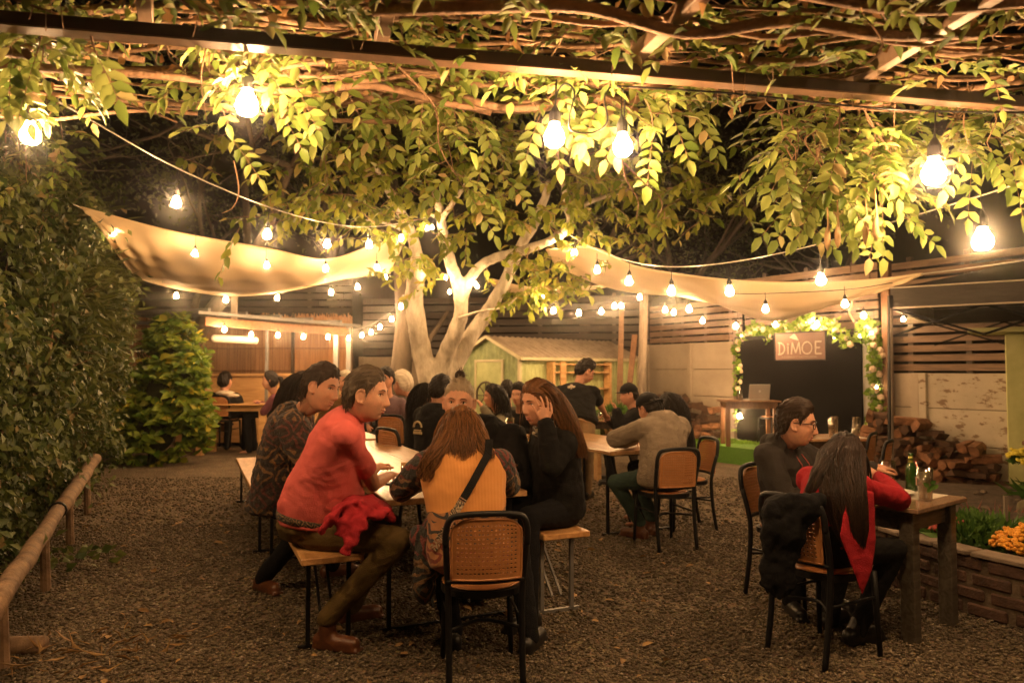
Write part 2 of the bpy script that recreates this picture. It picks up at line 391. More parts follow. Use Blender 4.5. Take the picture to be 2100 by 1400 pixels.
m_slat_shade = woodmat('fence_slat_shade', (.014, .008, .005), (.038, .021, .012), .6, 'X', 8)  # shade of the unlit back fence is put into this dark slat colour
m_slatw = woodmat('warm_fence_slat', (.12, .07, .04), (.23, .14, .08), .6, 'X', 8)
def wallrun(name, A, B, z0, z1, m, npan=3, th=.07, label=None, cat='wall', posts=True, rows=3):
    A = Vector(A); B = Vector(B); d = (B - A); Ln = d.length; ang = math.atan2(d.y, d.x)
    r = empty(name, (A.x, A.y, 0), ang, label, cat)
    wpan = Ln / npan; hrow = (z1 - z0) / rows
    mb = MB()
    for i in range(npan):
        for k in range(rows): mb.box((wpan * (i + .5), 0, z0 + hrow * (k + .5)), (wpan - .05, th - .02, hrow - .008), bev=.006)
    mb.build('panel', m, r)
    if posts:
        for i in range(npan + 1):
            MB().box((wpan * i, -.012, (z0 + z1) / 2), (.11, th + .03, z1 - z0), bev=.01).build('post', m, r)
    return r
def slats(name, A, B, z0, z1, m, nrow, gap=.03, npost=4, label=None, post_out=1):
    A = Vector(A); B = Vector(B); d = (B - A); Ln = d.length; ang = math.atan2(d.y, d.x)
    r = empty(name, (A.x, A.y, 0), ang, label, 'fence'); h = (z1 - z0) / nrow
    mb = MB()
    for k in range(nrow):
        x = 0
        while x < Ln - .01:
            l = min(rnd(1.8, 2.6), Ln - x)
            mb.box((x + l / 2, rnd(-.004, .004), z0 + h * (k + .5)), (l - .006, .022, h - gap), R=Matrix.Rotation(rnd(-.004, .004), 3, 'Y'), bev=.003); x += l
    mb.build('slats', m, r)
    for i in range(npost):
        x = Ln * (i + .5) / npost
        MB().box((x, .045, (z0 + z1) / 2 - .2), (.08, .06, z1 - z0 + .5), bev=.006).build('post', m_darkwood, r)
    return r
wa, wb, wc, wd_ = WP(1330), WP(1520), WP(1800), WP(2110)
wallrun('concrete_wall', wa, wb - WD * .02, 0, 1.97, m_concl, 2, label='pale concrete panel wall left of the black backdrop, above the log pile', rows=4)
wallrun('concrete_wall', wb + WD * .06, wc, 0, 1.9, m_conc, 2, label='plain concrete panel wall hidden behind the black backdrop')
wallrun('painted_wall', wc + WD * .06, WP(1880), 0, 1.42, m_concl, 1, label='narrow beige wall panel between the canopy pole and the flaking wall')
wallrun('flaking_wall', WP(1885) + WD * .06, wd_ + WD * 1.2, 0, 1.42, m_peel, 2, label='low wall with flaking white paint above the right firewood pile', rows=3)
slats('slat_fence', wa - WN * .05, wb - WN * .05, 1.985, 2.75, m_slatw, 6, label='horizontal slat fence on top of the pale wall left of the sign')
slats('slat_fence', wb + WD * .05 - WN * .05, wc - WN * .05, 1.92, 3.05, m_slatw, 8, label='horizontal slat fence rising behind the sign and flower garland', npost=3)
slats('slat_fence', wc + WD * .06 - WN * .05, wd_ + WD * 1.2 - WN * .05, 1.43, 3.0, m_slatw, 12, gap=.038, label='horizontal slat fence with dark gaps beside the green kiosk', npost=4)
# long wall and dark fence at the back
wallrun('concrete_wall', (-3.2, 15.6, 0), (2.84, 14.75, 0), 0, 1.75, m_conc, 3, label='brown concrete wall behind the tree and the green shed')
slats('slat_fence', (-3.2, 15.66, 0), (2.84, 14.81, 0), 1.77, 3.0, m_slat_shade, 8, label='dark slat fence above the wall behind the green shed', npost=4)
slats('slat_fence', (-10.5, 15.1, 0), (-3.3, 15.1, 0), 2.62, 3.5, m_slat_shade, 6, label='dark slat fence above the reed screen at the back left', npost=4)
# ---- reed screen
def reedmat():
    m = M('reed', (.30, .145, .065), .8, .3, 40, stretch=(1, 1, .03), c2=(.50, .28, .14)); n, L, b = nodes_of(m)
    tc = n.nodes.new('ShaderNodeTexCoord'); wv = n.nodes.new('ShaderNodeTexWave'); wv.bands_direction = 'X'; wv.inputs['Scale'].default_value = 18; wv.inputs['Distortion'].default_value = 1.5
    L.new(tc.outputs['Object'], wv.inputs['Vector']); bp = n.nodes.new('ShaderNodeBump'); bp.inputs['Strength'].default_value = .8
    L.new(wv.outputs['Fac'], bp.inputs['Height']); L.new(bp.outputs[0], b.inputs['Normal']); return m
m_reed = reedmat()
r = empty('reed_screen', (-10, 14.75, 0), 0, 'brown reed screen wall behind the counter at the back left', 'screen')
vs = []; fs = []; k = 0; x = 0.0; zt = 2.58
while x < 6.75:
    wd = rnd(.016, .03); t_ = zt + rnd(-.05, .04); y = rnd(-.01, .01)
    vs += [(x, y, .02), (x + wd / 2, y - .012, .02), (x + wd, y, .02), (x, y, t_), (x + wd / 2, y - .012, t_), (x + wd, y, t_)]
    fs += [(k, k + 1, k + 4, k + 3), (k + 1, k + 2, k + 5, k + 4), (k, k + 3, k + 5, k + 2)]; k += 6; x += wd * .93
MB().add(vs, fs).build('reeds', m_reed, r)
mb = MB()
for z in (.5, .95, 1.45, 1.9, 2.35): mb.box((3.37, -.03, z), (6.75, .018, .02))
mb.build('tie_battens', m_midwood, r)
for x in (1.2, 3.35, 5.6): MB().box((x, -.06, 1.3), (.06, .05, 2.6)).build('post', m_darkwood, r)
# ---- wooden counter in front of the reed screen
m_ply = woodmat('plywood', (.48, .26, .10), (.66, .40, .18), .4, 'X', 5, coat=.2)
r = empty('bar_counter', (-5.0, 14.1, 0), 0, 'long plywood bar counter against the reed screen', 'counter')
MB().box((0, 0, .70), (4.6, .05, 1.25), bev=.006).build('front_panel', m_ply, r)
MB().box((0, .15, 1.37), (4.7, .5, .05), bev=.01).build('counter_top', m_ply, r)
# ---- shelter with beams at the left back
r = empty('wooden_shelter', (-4.9, 11.5, 0), 0, 'open shelter frame with orange plank fascia over the left tables', 'shelter')
o = V(-4.9, 11.5, 0)
A = W(405, 640, 11.4); B = W(738, 668, 14.2)
MB().bar(A - o, B - o, .06, .05).build('roof_beam', m_steel, r)
A2 = W(420, 659, 11.45); B2 = W(716, 681, 14.1); A2.z += 0; 
MB().bar(A2 - o, B2 - o, .04, .14, bev=.005).build('fascia_plank', woodmat('orange_plank', (.17, .07, .025), (.28, .12, .045), .6, 'X', 5), r)
MB().bar(W(716, 681, 14.2) - o, W(250, 660, 14.3) - o, .05, .07).build('roof_beam', m_steel, r)
for i in range(5):
    t = (i + .3) / 5; p = A.lerp(B, t)
    MB().bar(p - o + V(0, 0, .05), p - o + V(-3.0, 1.6, .12), .05, .06).build('rafter', m_steel, r)
pb = B2 - o
MB().bar((pb.x, pb.y, pb.z + .1), (pb.x, pb.y, 1.2), .09, .09).build('post', m_steel, r)
MB().bar((pb.x, pb.y, 1.2), (pb.x, pb.y, 0), .11, .11).build('post_base', m_midwood, r)
p = W(548, 680, 13.2) - o; MB().bar((p.x, p.y, 2.2), (p.x, p.y, 0), .05, .05).build('post', m_steel, r)
p = W(690, 680, 14.0) - o; MB().bar((p.x, p.y, 2.15), (p.x, p.y, 0), .09, .09).build('post', m_steel, r)
p = W(481, 610, 12.0) - o; MB().bar((p.x, p.y, 2.95), (p.x, p.y, 2.3), .08, .08).build('post', m_concl, r)
MB().capsule(W(441, 694, 12.2), W(522, 698, 12.4), .065, .065).build('rolled_blind', M('blind_cloth', (.75, .68, .56), .6, .05), smooth=True, origin=W(480, 696, 12.3), label='white rolled blind hanging under the orange plank', cat='blind')

# ---- tall pointed stakes over the hedge
for i, px in enumerate((130, 158, 172, 180, 196, 212)):
    b0 = W(px, 560, 9.8); t0 = W(px + rnd(-4, 4), (385, 425, 395, 440, 400, 430)[i], 9.8)
    mb = MB(); mb.tube([b0 + V(0, 0, -2), t0 - V(0, 0, .12), t0], [.035, .03, .004], 6)
    mb.build('garden_stake', m_midwood, origin=V(b0.x, b0.y, 0), label=f'{ORD[i]} pointed brown stake from the left behind the hedge top', cat='stake', group='pointed stakes behind the hedge')

# ================================================================ GREEN SHED
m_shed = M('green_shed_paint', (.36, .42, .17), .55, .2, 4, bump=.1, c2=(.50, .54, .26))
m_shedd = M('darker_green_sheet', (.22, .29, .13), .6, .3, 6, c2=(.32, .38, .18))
m_roof = M('grey_brown_roof_sheet', (.34, .27, .20), .5, .25, 6, c2=(.50, .42, .33))
m_trim = M('cream_trim', (.52, .47, .30), .5, .12, 6)
SH = V(.128, 12.0, 0); ang = math.atan2(.697, .717)       # local x = along the long side, local y = along the gable (to the left)
r = empty('green_shed', SH, ang, 'pale green corrugated garden shed with a ribbed gable roof', 'shed')
Ls, Ws, He, Hr = 3.2, 1.42, 1.70, 2.02
def corr(L, H0, H1f, pitch=.10, amp=.012):
    vs = []; fs = []; nn = int(L / pitch) * 4
    for i in range(nn + 1):
        x = L * i / nn; y = (0, -amp, -amp, 0)[i % 4]
        vs += [(x, y, H0), (x, y, H1f(x))]
    return vs, [(2 * i, 2 * i + 2, 2 * i + 3, 2 * i + 1) for i in range(nn)]
v_, f_ = corr(Ls, 0, lambda x: He); MB().add(v_, f_).build('front_wall', m_shed, r)
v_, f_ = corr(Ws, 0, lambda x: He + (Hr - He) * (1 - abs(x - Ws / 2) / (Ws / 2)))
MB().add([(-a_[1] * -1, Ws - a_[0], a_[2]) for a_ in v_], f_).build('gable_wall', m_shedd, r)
MB().box((Ls / 2, Ws, He / 2), (Ls, .02, He)).build('back_wall', m_shed, r)
MB().box((Ls, Ws / 2, He / 2), (.02, Ws, He)).build('side_wall', m_shed, r)
for s, nm in ((0, 'front'), (1, 'back')):
    vs = []; fs = []; nn = 96
    for i in range(nn + 1):
        x = -.10 + (Ls + .2) * i / nn; dz = (0, .018, .018, 0)[i % 4]
        ye = -.10 if s == 0 else Ws + .10; ze = He - (.10 * (Hr - He) / (Ws / 2))
        vs += [(x, ye, ze + dz + .015), (x, Ws / 2, Hr + dz + .015)]
    MB().add(vs, [(2 * i, 2 * i + 2, 2 * i + 3, 2 * i + 1) for i in range(nn)]).build('roof', m_roof, r)
    ye = -.11 if s == 0 else Ws + .11
    MB().bar((-.11, ye, He - .045), (-.11, Ws / 2, Hr + .01), .03, .05).build('gable_trim', m_trim, r)
    MB().bar((-.1, ye, He - .05), (Ls + .1, ye, He - .05), .03, .05).build('eave_trim', m_trim, r)
MB().box((-.005, 0, He / 2), (.05, .05, He)).build('corner_trim', m_trim, r)
MB().box((Ls, -.01, He / 2), (.04, .04, He)).build('corner_trim', m_trim, r)
d = MB().box((-.02, .72, .80), (.02, .66, 1.6)).build('door', m_shed, r)
for yy in (.38, 1.06): MB().box((-.03, yy, .8), (.03, .04, 1.6)).build('door_frame', m_trim, d)
MB().box((-.03, .72, 1.62), (.03, .72, .04)).build('door_frame', m_trim, d)
# wagon wheel leaning against its door
mb = MB(); c0 = V(-.10, .72, 1.03)
mb2 = []
for i in range(24):
    a0 = 2 * math.pi * i / 24; mb2.append(V(c0.x, c0.y + .23 * math.cos(a0), c0.z + .23 * math.sin(a0)))
mb.tube(mb2 + [mb2[0]], .018, 8)
for i in range(8):
    a0 = 2 * math.pi * i / 8; mb.bar(c0, c0 + V(0, .22 * math.cos(a0), .22 * math.sin(a0)), .016)
mb.lathe([(.03, -.03), (.04, 0), (.03, .03)], c0, 10, R=Matrix.Rotation(math.pi / 2, 3, 'Y'))
o = mb.build('wagon_wheel', m_darkwood, label='old spoked wagon wheel hung on the shed door', cat='wheel'); o.location = SH; o.rotation_euler = (0, 0, ang)
# shelf against the shed
r = empty('wooden_shelf', SH, ang, 'open orange wood shelf standing against the front of the green shed', 'shelf')
x0, x1 = .62, 2.15
MB().box((x0, -.12, .8), (.05, .16, 1.6), bev=.004).build('upright', m_ply, r)
MB().box((x1, -.12, .8), (.05, .16, 1.6), bev=.004).build('upright', m_ply, r)
MB().box((x0 + .22, -.20, .8), (.14, .03, 1.6), bev=.004).build('upright', m_ply, r)
for z in (.75, 1.13, 1.42, 1.56): MB().box(((x0 + x1) / 2, -.12, z), (x1 - x0 - .06, .15, .025), bev=.003).build('board', m_ply, r)

# ================================================================ POSTS AND LADDER
p = W(1319, 790, 12.6)
MB().tube([(p.x, p.y, 0), (p.x - .02, p.y, 1.2), (p.x + .03, p.y, 2.9)], [.085, .08, .07], 12).build('wooden_post', m_greywood, smooth=True, origin=(p.x, p.y, 0), label='round pale wooden post at the right end of the green shed', cat='post')
MB().bar((-.35, .1, 0), (-.02, .7, 2.1), .10, .03).build('leaning_board', m_midwood, origin=None, loc=(p.x, p.y, 0), label='long board leaning beside the pale post behind the shed', cat='board')
for i, dx in enumerate((0, .07, .14)):
    q0 = W(1262 + i * 5, 720, 13.3); q1 = W(1272 + i * 3, 640, 13.3)
    MB().bar((q0.x, q0.y, 0), (q1.x, q1.y, 2.6), .03).build('bamboo_pole', m_vine, origin=(q0.x, q0.y, 0), label=f'{ORD[i]} thin pole from the left behind the right end of the shed roof', cat='pole', group='thin poles behind the shed')
p = WP(1830) + WN * .12
MB().box((p.x, p.y, 1.5), (.12, .10, 3.0), rz=-.9, bev=.01).build('wooden_post', m_midwood, origin=(p.x, p.y, 0), label='square wooden post right of the garland, behind the canopy pole', cat='post')
p = WP(1520) + WN * .12
MB().box((p.x, p.y, 1.25), (.10, .08, 2.1), rz=-.9, bev=.01).build('wooden_post', m_greywood, origin=(p.x, p.y, 0), label='slim post at the left edge of the black backdrop', cat='post')
p = WP(1786) + WN * .10
MB().box((p.x, p.y, 1.1), (.12, .06, 1.9), rz=-.9, bev=.01).build('white_post', M('white_paint', (.7, .66, .6), .6, .1), origin=(p.x, p.y, 0), label='white board post at the right edge of the black backdrop', cat='post')
# ---- black backdrop, sign
m_bd = M('black_backdrop', (.0045, .004, .004), .9, .4, 2, spec=.15)
pa, pb = WP(1527) + WN * .2, WP(1783) + WN * .2; d = pb - pa; ang = math.atan2(d.y, d.x)
r = empty('black_backdrop', pa, ang, 'large black panel backdrop behind the stage', 'backdrop')
MB().box((d.length / 2, 0, 1.12), (d.length, .04, 1.75)).build('panel', m_bd, r)
MB().bar((0, -.03, 2.0), (d.length, -.03, 2.0), .05, .05).build('top_rail', m_black, r)
sa, sb = W(1591, 738, 11.3), W(1694, 738, 10.55)
d = sb - sa; ang = math.atan2(d.y, d.x); Lw = V(d.x, d.y, 0).length; Hs = .40; zb = sa.z
SG = V(sa.x, sa.y, zb)
m_sign = M('dusty_pink_sign', (.20, .10, .075), .5, .12, 4)
m_let = M('pale_lettering', (.55, .45, .36), .5, .05)
r = empty('hanging_sign', SG, ang, 'pink brown sign with pale letters hanging over the black backdrop', 'sign')
MB().box((Lw / 2, 0, Hs / 2), (Lw, .02, Hs), bev=.003).build('board', m_sign, r)
for (x, z, sx, sz) in ((Lw / 2, -.008, Lw + .03, .016), (Lw / 2, Hs + .008, Lw + .03, .016), (-.008, Hs / 2, .016, Hs), (Lw + .008, Hs / 2, .016, Hs)):
    MB().box((x, -.004, z), (sx, .03, sz)).build('frame', m_black, r)
def text(body, size, x, z, y=-.013, name='lettering', parent=None, m=m_let, width=None, ext=.002):
    cu = bpy.data.curves.new(name, 'FONT'); cu.body = body; cu.size = size; cu.extrude = ext; cu.align_x = 'LEFT'
    tmp = bpy.data.objects.new('tmp', cu); col.objects.link(tmp); bpy.context.view_layer.update()
    me = bpy.data.meshes.new_from_object(tmp); bpy.data.objects.remove(tmp)
    xs = [v.co.x for v in me.vertices]; s = (width / (max(xs) - min(xs))) if width else 1; x0_ = min(xs)
    for v in me.vertices: v.co = Vector((x + (v.co.x - x0_) * s, y - v.co.z, z + v.co.y))
    return mkobj(name, me, m, parent)
# thin flared capitals drawn as strokes, as on the sign
def strokes(parent):
    def pl(pts, w0=.016): 
        mb = MB()
        for a_, b2 in zip(pts[:-1], pts[1:]):
            dx_, dz_ = b2[0] - a_[0], b2[1] - a_[1]; mb.bar((a_[0], -.014, a_[1]), (b2[0], -.014, b2[1]), .006, w0, up=(-dz_, 0, dx_), end=.005)
        return mb
    def arc(cx, cz, rx, rz, a0, a1, n=14): return [(cx + rx * math.cos(a0 + (a1 - a0) * i / n), cz + rz * math.sin(a0 + (a1 - a0) * i / n)) for i in range(n + 1)]
    S = Lw / 1.0; H = .175; z0 = .085
    X = lambda t: t * S
    D = [[(X(.10), z0), (X(.10), z0 + H)], [(X(.07), z0 + H)] + arc(X(.10), z0 + H / 2, X(.105), H / 2, math.pi / 2, -math.pi / 2) + [(X(.07), z0)]]
    I = [[(X(.275), z0), (X(.275), z0 + H * .68)]]
    Mm = [[(X(.345), z0), (X(.365), z0 + H)], [(X(.365), z0 + H), (X(.43), z0 + .02)], [(X(.43), z0 + .02), (X(.50), z0 + H)], [(X(.50), z0 + H), (X(.525), z0)]]
    O = [arc(X(.655), z0 + H / 2, X(.095), H / 2, 0, 2 * math.pi, 24)]
    E = [[(X(.82), z0), (X(.82), z0 + H)], [(X(.82), z0 + H), (X(.93), z0 + H)], [(X(.82), z0 + H / 2), (X(.90), z0 + H / 2)], [(X(.82), z0), (X(.93), z0)]]
    for L_ in (D, I, Mm, O, E):
        mb = MB()
        for st_ in L_:
            q = pl(st_, .024 if L_ is not O else .02); mb.add(q.v, q.f)
        mb.build('letter', m_let, parent)
    mb = MB(); mb.lathe([(.001, -.003), (.016, -.003), (.016, .003), (.001, .003)], (X(.275), -.014, z0 + H * .86), 12, R=Matrix.Rotation(math.pi / 2, 3, 'X')); mb.build('letter', m_let, parent)
strokes(r)
# little bird like mark over the letters
MB().add([(Lw * .30, -.012, .34), (Lw * .38, -.012, .31), (Lw * .50, -.012, .28), (Lw * .44, -.012, .36), (Lw * .40, -.012, .39), (Lw * .30, -.016, .34), (Lw * .38, -.016, .31), (Lw * .50, -.016, .28), (Lw * .44, -.016, .36), (Lw * .40, -.016, .39)], [(5, 6, 7, 8, 9), (4, 3, 2, 1, 0), (0, 1, 6, 5), (1, 2, 7, 6), (2, 3, 8, 7), (3, 4, 9, 8), (4, 0, 5, 9)]).build('emblem', m_let, r)
text('PIZZERIA Y PASTELERIA', .03, Lw * .14, .03, name='small_lettering', parent=r, width=Lw * .7)
# ================================================================ CANOPY TENT (right)
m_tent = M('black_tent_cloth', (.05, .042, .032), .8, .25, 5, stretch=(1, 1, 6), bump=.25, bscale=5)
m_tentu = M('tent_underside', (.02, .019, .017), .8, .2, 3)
m_pipe = M('cream_piping', (.5, .42, .32), .6, .1)
C0 = W(1826, 632, 7.0)
r = empty('tent_canopy', (C0.x, C0.y, 0), 0, 'black pop-up tent canopy on a black pole at the right', 'canopy')
o = V(C0.x, C0.y, 0); z0 = C0.z; S_ = 3.0
e1 = V(.8, -.6, 0); e2 = V(.6, .8, 0)
cn = [V(0, 0, z0), e1 * S_ + V(0, 0, z0), e1 * S_ + e2 * S_ + V(0, 0, z0), e2 * S_ + V(0, 0, z0)]
pk = (e1 + e2) * S_ / 2 + V(0, 0, z0 + .75)
mb = MB(); N_ = 10
for a_, b_ in ((cn[0], cn[1]), (cn[1], cn[2]), (cn[2], cn[3]), (cn[3], cn[0])):
    for i in range(N_):
        p, q = a_.lerp(b_, i / N_), a_.lerp(b_, (i + 1) / N_)
        h0, h1 = .20 + .015 * math.sin(i * 2), .20 + .015 * math.sin(i * 2 + 2)
        u = V(0, 0, .19)
        for k in range(6):
            s0, s1 = k / 6, (k + 1) / 6
            sg = lambda s, pt, base: (base + u).lerp(pk, s) - V(0, 0, .06 * math.sin(math.pi * s))
            mb.add([sg(s0, 0, p), sg(s0, 0, q), sg(s1, 0, q), sg(s1, 0, p)], [(0, 1, 2, 3)])
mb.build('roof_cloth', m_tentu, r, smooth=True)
for a_, b_ in ((cn[0], cn[1]), (cn[1], cn[2]), (cn[2], cn[3]), (cn[3], cn[0])):
    mb = MB()
    for i in range(N_):
        p, q = a_.lerp(b_, i / N_), a_.lerp(b_, (i + 1) / N_)
        out = (b_ - a_).cross(V(0, 0, 1)).normalized() * -.01
        w0, w1 = out * (1 + math.sin(i * 1.7)), out * (1 + math.sin((i + 1) * 1.7))
        mb.add([p + w0, q + w1, q + V(0, 0, .2), p + V(0, 0, .2)], [(0, 1, 2, 3)])
    vl = mb.build('valance', m_tent, r)
    MB().tube([a_, b_], .009, 6).build('piping', m_pipe, vl); MB().tube([a_ + V(0, 0, .195), b_ + V(0, 0, .195)], .008, 6).build('piping', m_pipe, vl)
for i, (c) in enumerate((cn[0], cn[1], cn[2], cn[3])):
    if i == 3: continue
    if i == 0:
        MB().bar((c.x - .03 * (i == 0), c.y + .02, 0), (c.x, c.y, z0 + .12), .035, .035).build('pole', m_black, r)
    else:
        MB().bar((c.x, c.y, 0), (c.x, c.y, z0 + .12), .035, .035).build('pole', m_black, r)
MB().bar((-.02, -.025, .6), (.0, -.02, z0), .02, .008).build('pole_trim', m_greywood, r)
mb = MB()
for a_, b_ in ((cn[0] + e2 * .03, cn[1] + e2 * .03), (cn[3], cn[2])):
    m1, m2 = a_.lerp(b_, .25), a_.lerp(b_, .5); up_, dn = V(0, 0, 0.0), V(0, 0, -.27)
    mb.bar(a_ + up_, m1 + dn, .02); mb.bar(a_ + dn, m1 + up_, .02); mb.bar(m1 + dn, m2 + up_, .02); mb.bar(m1 + up_, m2 + dn, .02)
    m3 = a_.lerp(b_, .75); mb.bar(m2 + up_, m3 + dn, .02); mb.bar(m2 + dn, m3 + up_, .02); mb.bar(m3 + dn, b_ + up_, .02); mb.bar(m3 + up_, b_ + dn, .02)
mb.build('truss_bars', M('matt_black_bar', (.008, .008, .008), .95, .1, spec=.1), r)
# green kiosk at the right edge
m_kiosk = M('yellow_green_paint', (.46, .47, .18), .6, .1, 5, c2=(.55, .55, .24))
K0 = G(2069, 1008); 
r = empty('green_kiosk', K0, math.radians(-36), 'yellow green painted kiosk wall at the right edge of the picture', 'kiosk')
MB().box((.9, .9, .95), (1.8, 1.8, 1.9), bev=.01).build('wall', m_kiosk, r)
MB().box((.8, .7, 1.93), (2.3, 2.3, .05)).build('roof', m_kiosk, r)
kt = empty('side_table', (K0.x + .05, K0.y - .42, 0), 0, 'brown wooden side table against the green kiosk', 'table')
MB().box((.55, 0, .60), (1.1, .5, .05), bev=.005).build('tabletop', m_midwood, kt)
for x in (.1, 1.0):
    for y in (-.2, .2): MB().box((x, y, .29), (.07, .07, .58)).build('leg', m_midwood, kt)

# ================================================================ SHADE SAILS
def sailmat(name, c):
    m = M(name, c, .85, .06, 1.5, bump=.12, bscale=2.5); n, L, b = nodes_of(m)
    t = n.nodes.new('ShaderNodeBsdfTranslucent'); L.new(b.inputs['Base Color'].links[0].from_socket, t.inputs['Color'])
    mx = n.nodes.new('ShaderNodeMixShader'); mx.inputs[0].default_value = .45
    L.new(b.outputs[0], mx.inputs[1]); L.new(t.outputs[0], mx.inputs[2]); L.new(mx.outputs[0], n.nodes['Material Output'].inputs['Surface']); return m
m_sail = sailmat('sand_sail_cloth', (.84, .68, .43))
def sail(name, top, bot, label, nu=90, nv=30, sag=.12):
    T = catmull([W(*p) for p in top], 8); B = catmull([W(*p) for p in bot], 8)
    def at(L_, t): x = t * (len(L_) - 1); i = min(int(x), len(L_) - 2); return L_[i].lerp(L_[i + 1], x - i)
    vs = []; fs = []
    for j in range(nv + 1):
        for i in range(nu + 1):
            u, v = i / nu, j / nv; p = at(T, u).lerp(at(B, u), v)
            p.z -= sag * math.sin(math.pi * v) * math.sin(math.pi * u) + (.014 * math.sin(u * 23 + v * 9) + .010 * math.sin(u * 51 - v * 17) + .012 * math.sin(v * 31 + u * 13) * v) * math.sin(math.pi * v)
            vs.append(p)
    for j in range(nv):
        for i in range(nu): k = j * (nu + 1) + i; fs.append((k, k + 1, k + nu + 2, k + nu + 1))
    c = vs[len(vs) // 2]
    r = empty(name, c, 0, label, 'shade sail')
    o = MB().add([p - c for p in vs], fs).build('cloth', m_sail, r, smooth=True)
    md = o.modifiers.new('t', 'SOLIDIFY'); md.thickness = .004
    MB().tube([p - c for p in T], .012, 6).build('hem', m_sail, r, smooth=True); MB().tube([p - c for p in B], .012, 6).build('hem', m_sail, r, smooth=True)
    return r, T, B
sl, slT, slB = sail('shade_sail', [(165, 425, 6.6), (300, 462, 7.6), (400, 484, 8.2), (550, 510, 9.0), (668, 532, 9.8), (760, 505, 10.2), (834, 484, 10.4)],
     [(200, 458, 6.9), (262, 548, 8.6), (300, 575, 9.3), (390, 596, 9.8), (490, 606, 10.3), (600, 594, 10.8), (700, 572, 11.2), (800, 560, 11.6)], 'large sand coloured shade sail stretched between the left hedge and the tree')
sr, srT, srB = sail('shade_sail', [(1120, 512, 9.6), (1215, 508, 9.2), (1300, 545, 8.9), (1420, 566, 8.5), (1550, 578, 8.1), (1700, 579, 7.7), (1810, 572, 7.2), (1892, 561, 6.9)],
     [(1140, 545, 10.0), (1230, 583, 10.0), (1310, 600, 9.9), (1440, 610, 9.6), (1520, 640, 9.3), (1590, 657, 9.0), (1700, 626, 8.4), (1800, 592, 7.6), (1892, 562, 6.95)], 'large sand coloured shade sail in front of the sign fence at the right')
sail('shade_sail', [(1000, 570, 12.2), (1080, 588, 12.2), (1160, 588, 12.4), (1245, 586, 12.4)], [(1010, 585, 12.8), (1060, 602, 12.8), (1150, 600, 12.9), (1245, 588, 12.6)], 'small strip of shade sail right behind the tree trunk', 20, 4, .02)
def cable(name, pts, rad, m, label, cat='cable', n=8, **kw):
    P = catmull(pts, n); c = P[0]
    return MB().tube([p - c for p in P], rad, 5).build(name, m, loc=c, smooth=True, label=label, cat=cat, **kw), P
cable('stay_cable', [W(1890, 562, 6.9), W(2000, 548, 6.0), W(2150, 527, 5.0)], .006, m_cable, 'thin steel stay cable holding the right tip of the right shade sail')
cable('stay_cable', [W(165, 425, 6.6), W(120, 408, 6.3), W(60, 392, 6.0)], .006, m_cable, 'thin steel stay cable running from the left shade sail into the hedge')
mbs = MB(); q = W(1745, 600, 8.0); mbs.tube(catmull([q, q + V(.01, 0, -.15), q + V(-.02, 0, -.22), q + V(.03, 0, -.32)], 5), .012, 6)
mbs.build('loose_strap', m_sail, smooth=True, origin=q, label='loose end of a strap hanging under the right shade sail', cat='strap')

# ================================================================ TREES
def remesh(o, vox, smooth=3, disp=None):
    md = o.modifiers.new('r', 'REMESH'); md.mode = 'VOXEL'; md.voxel_size = vox; md.use_smooth_shade = True
    if smooth: s = o.modifiers.new('s', 'SMOOTH'); s.factor = .5; s.iterations = smooth
    if disp:
        tx = bpy.data.textures.new(o.name + 't', 'CLOUDS'); tx.noise_scale = disp[1]; tx.noise_depth = 2
        d = o.modifiers.new('d', 'DISPLACE'); d.texture = tx; d.strength = disp[0]; d.mid_level = .5; d.texture_coords = 'LOCAL'
    return o
def limb(mb, pix, r0, r1, n=4, seg=10):
    P = catmull([W(*p) for p in pix], n); k = len(P)
    mb.tube(P, [r0 + (r1 - r0) * i / (k - 1) for i in range(k)], seg); return P
TB = W(888, 800, 10.5); TB.z = 0
mb = MB()
base = V(TB.x, TB.y, 0)
mb.tube([base, base + V(0, 0, .5), base + V(.0, 0, 1.2)], [.23, .185, .175], 14)
stems = []
stems.append(limb(mb, [(884, 800, 10.5), (868, 735, 10.5), (856, 670, 10.4), (849, 610, 10.3), (857, 560, 10.1)], .155, .125))
stems.append(limb(mb, [(857, 560, 10.1), (850, 500, 9.9), (825, 440, 9.6), (790, 380, 9.2), (760, 330, 8.8)], .10, .04))
stems.append(limb(mb, [(900, 800, 10.5), (912, 735, 10.45), (930, 690, 10.3), (946, 640, 10.2), (938, 580, 10.0), (915, 510, 9.7), (903, 440, 9.4), (893, 390, 9.0)], .145, .05))
stems.append(limb(mb, [(905, 800, 10.55), (935, 745, 10.6), (965, 690, 10.6), (1000, 640, 10.7), (1035, 580, 10.8), (1060, 520, 10.8), (1100, 450, 10.6), (1130, 370, 10.2)], .145, .06))
stems.append(limb(mb, [(944, 630, 10.2), (962, 575, 10.0), (1000, 535, 9.8), (1070, 515, 9.6), (1130, 492, 9.4), (1168, 462, 9.2), (1163, 420, 9.0), (1155, 370, 8.7)], .08, .045))
tt = MB()
limb(tt, [(940, 652, 10.1), (985, 638, 10.0), (1035, 630, 9.9), (1060, 610, 9.8)], .022, .008, seg=6)
limb(tt, [(850, 500, 9.9), (820, 470, 9.5), (780, 455, 9.0), (740, 450, 8.6)], .03, .01, seg=6)
limb(tt, [(905, 450, 9.4), (940, 400, 9.0), (980, 340, 8.6), (1010, 290, 8.2)], .04, .012, seg=6)
limb(tt, [(1165, 440, 9.1), (1220, 410, 8.8), (1290, 390, 8.5), (1350, 370, 8.2)], .035, .01, seg=6)
r = empty('garden_tree', base, 0, 'pale barked garden tree with a forked trunk in the middle of the yard', 'tree')
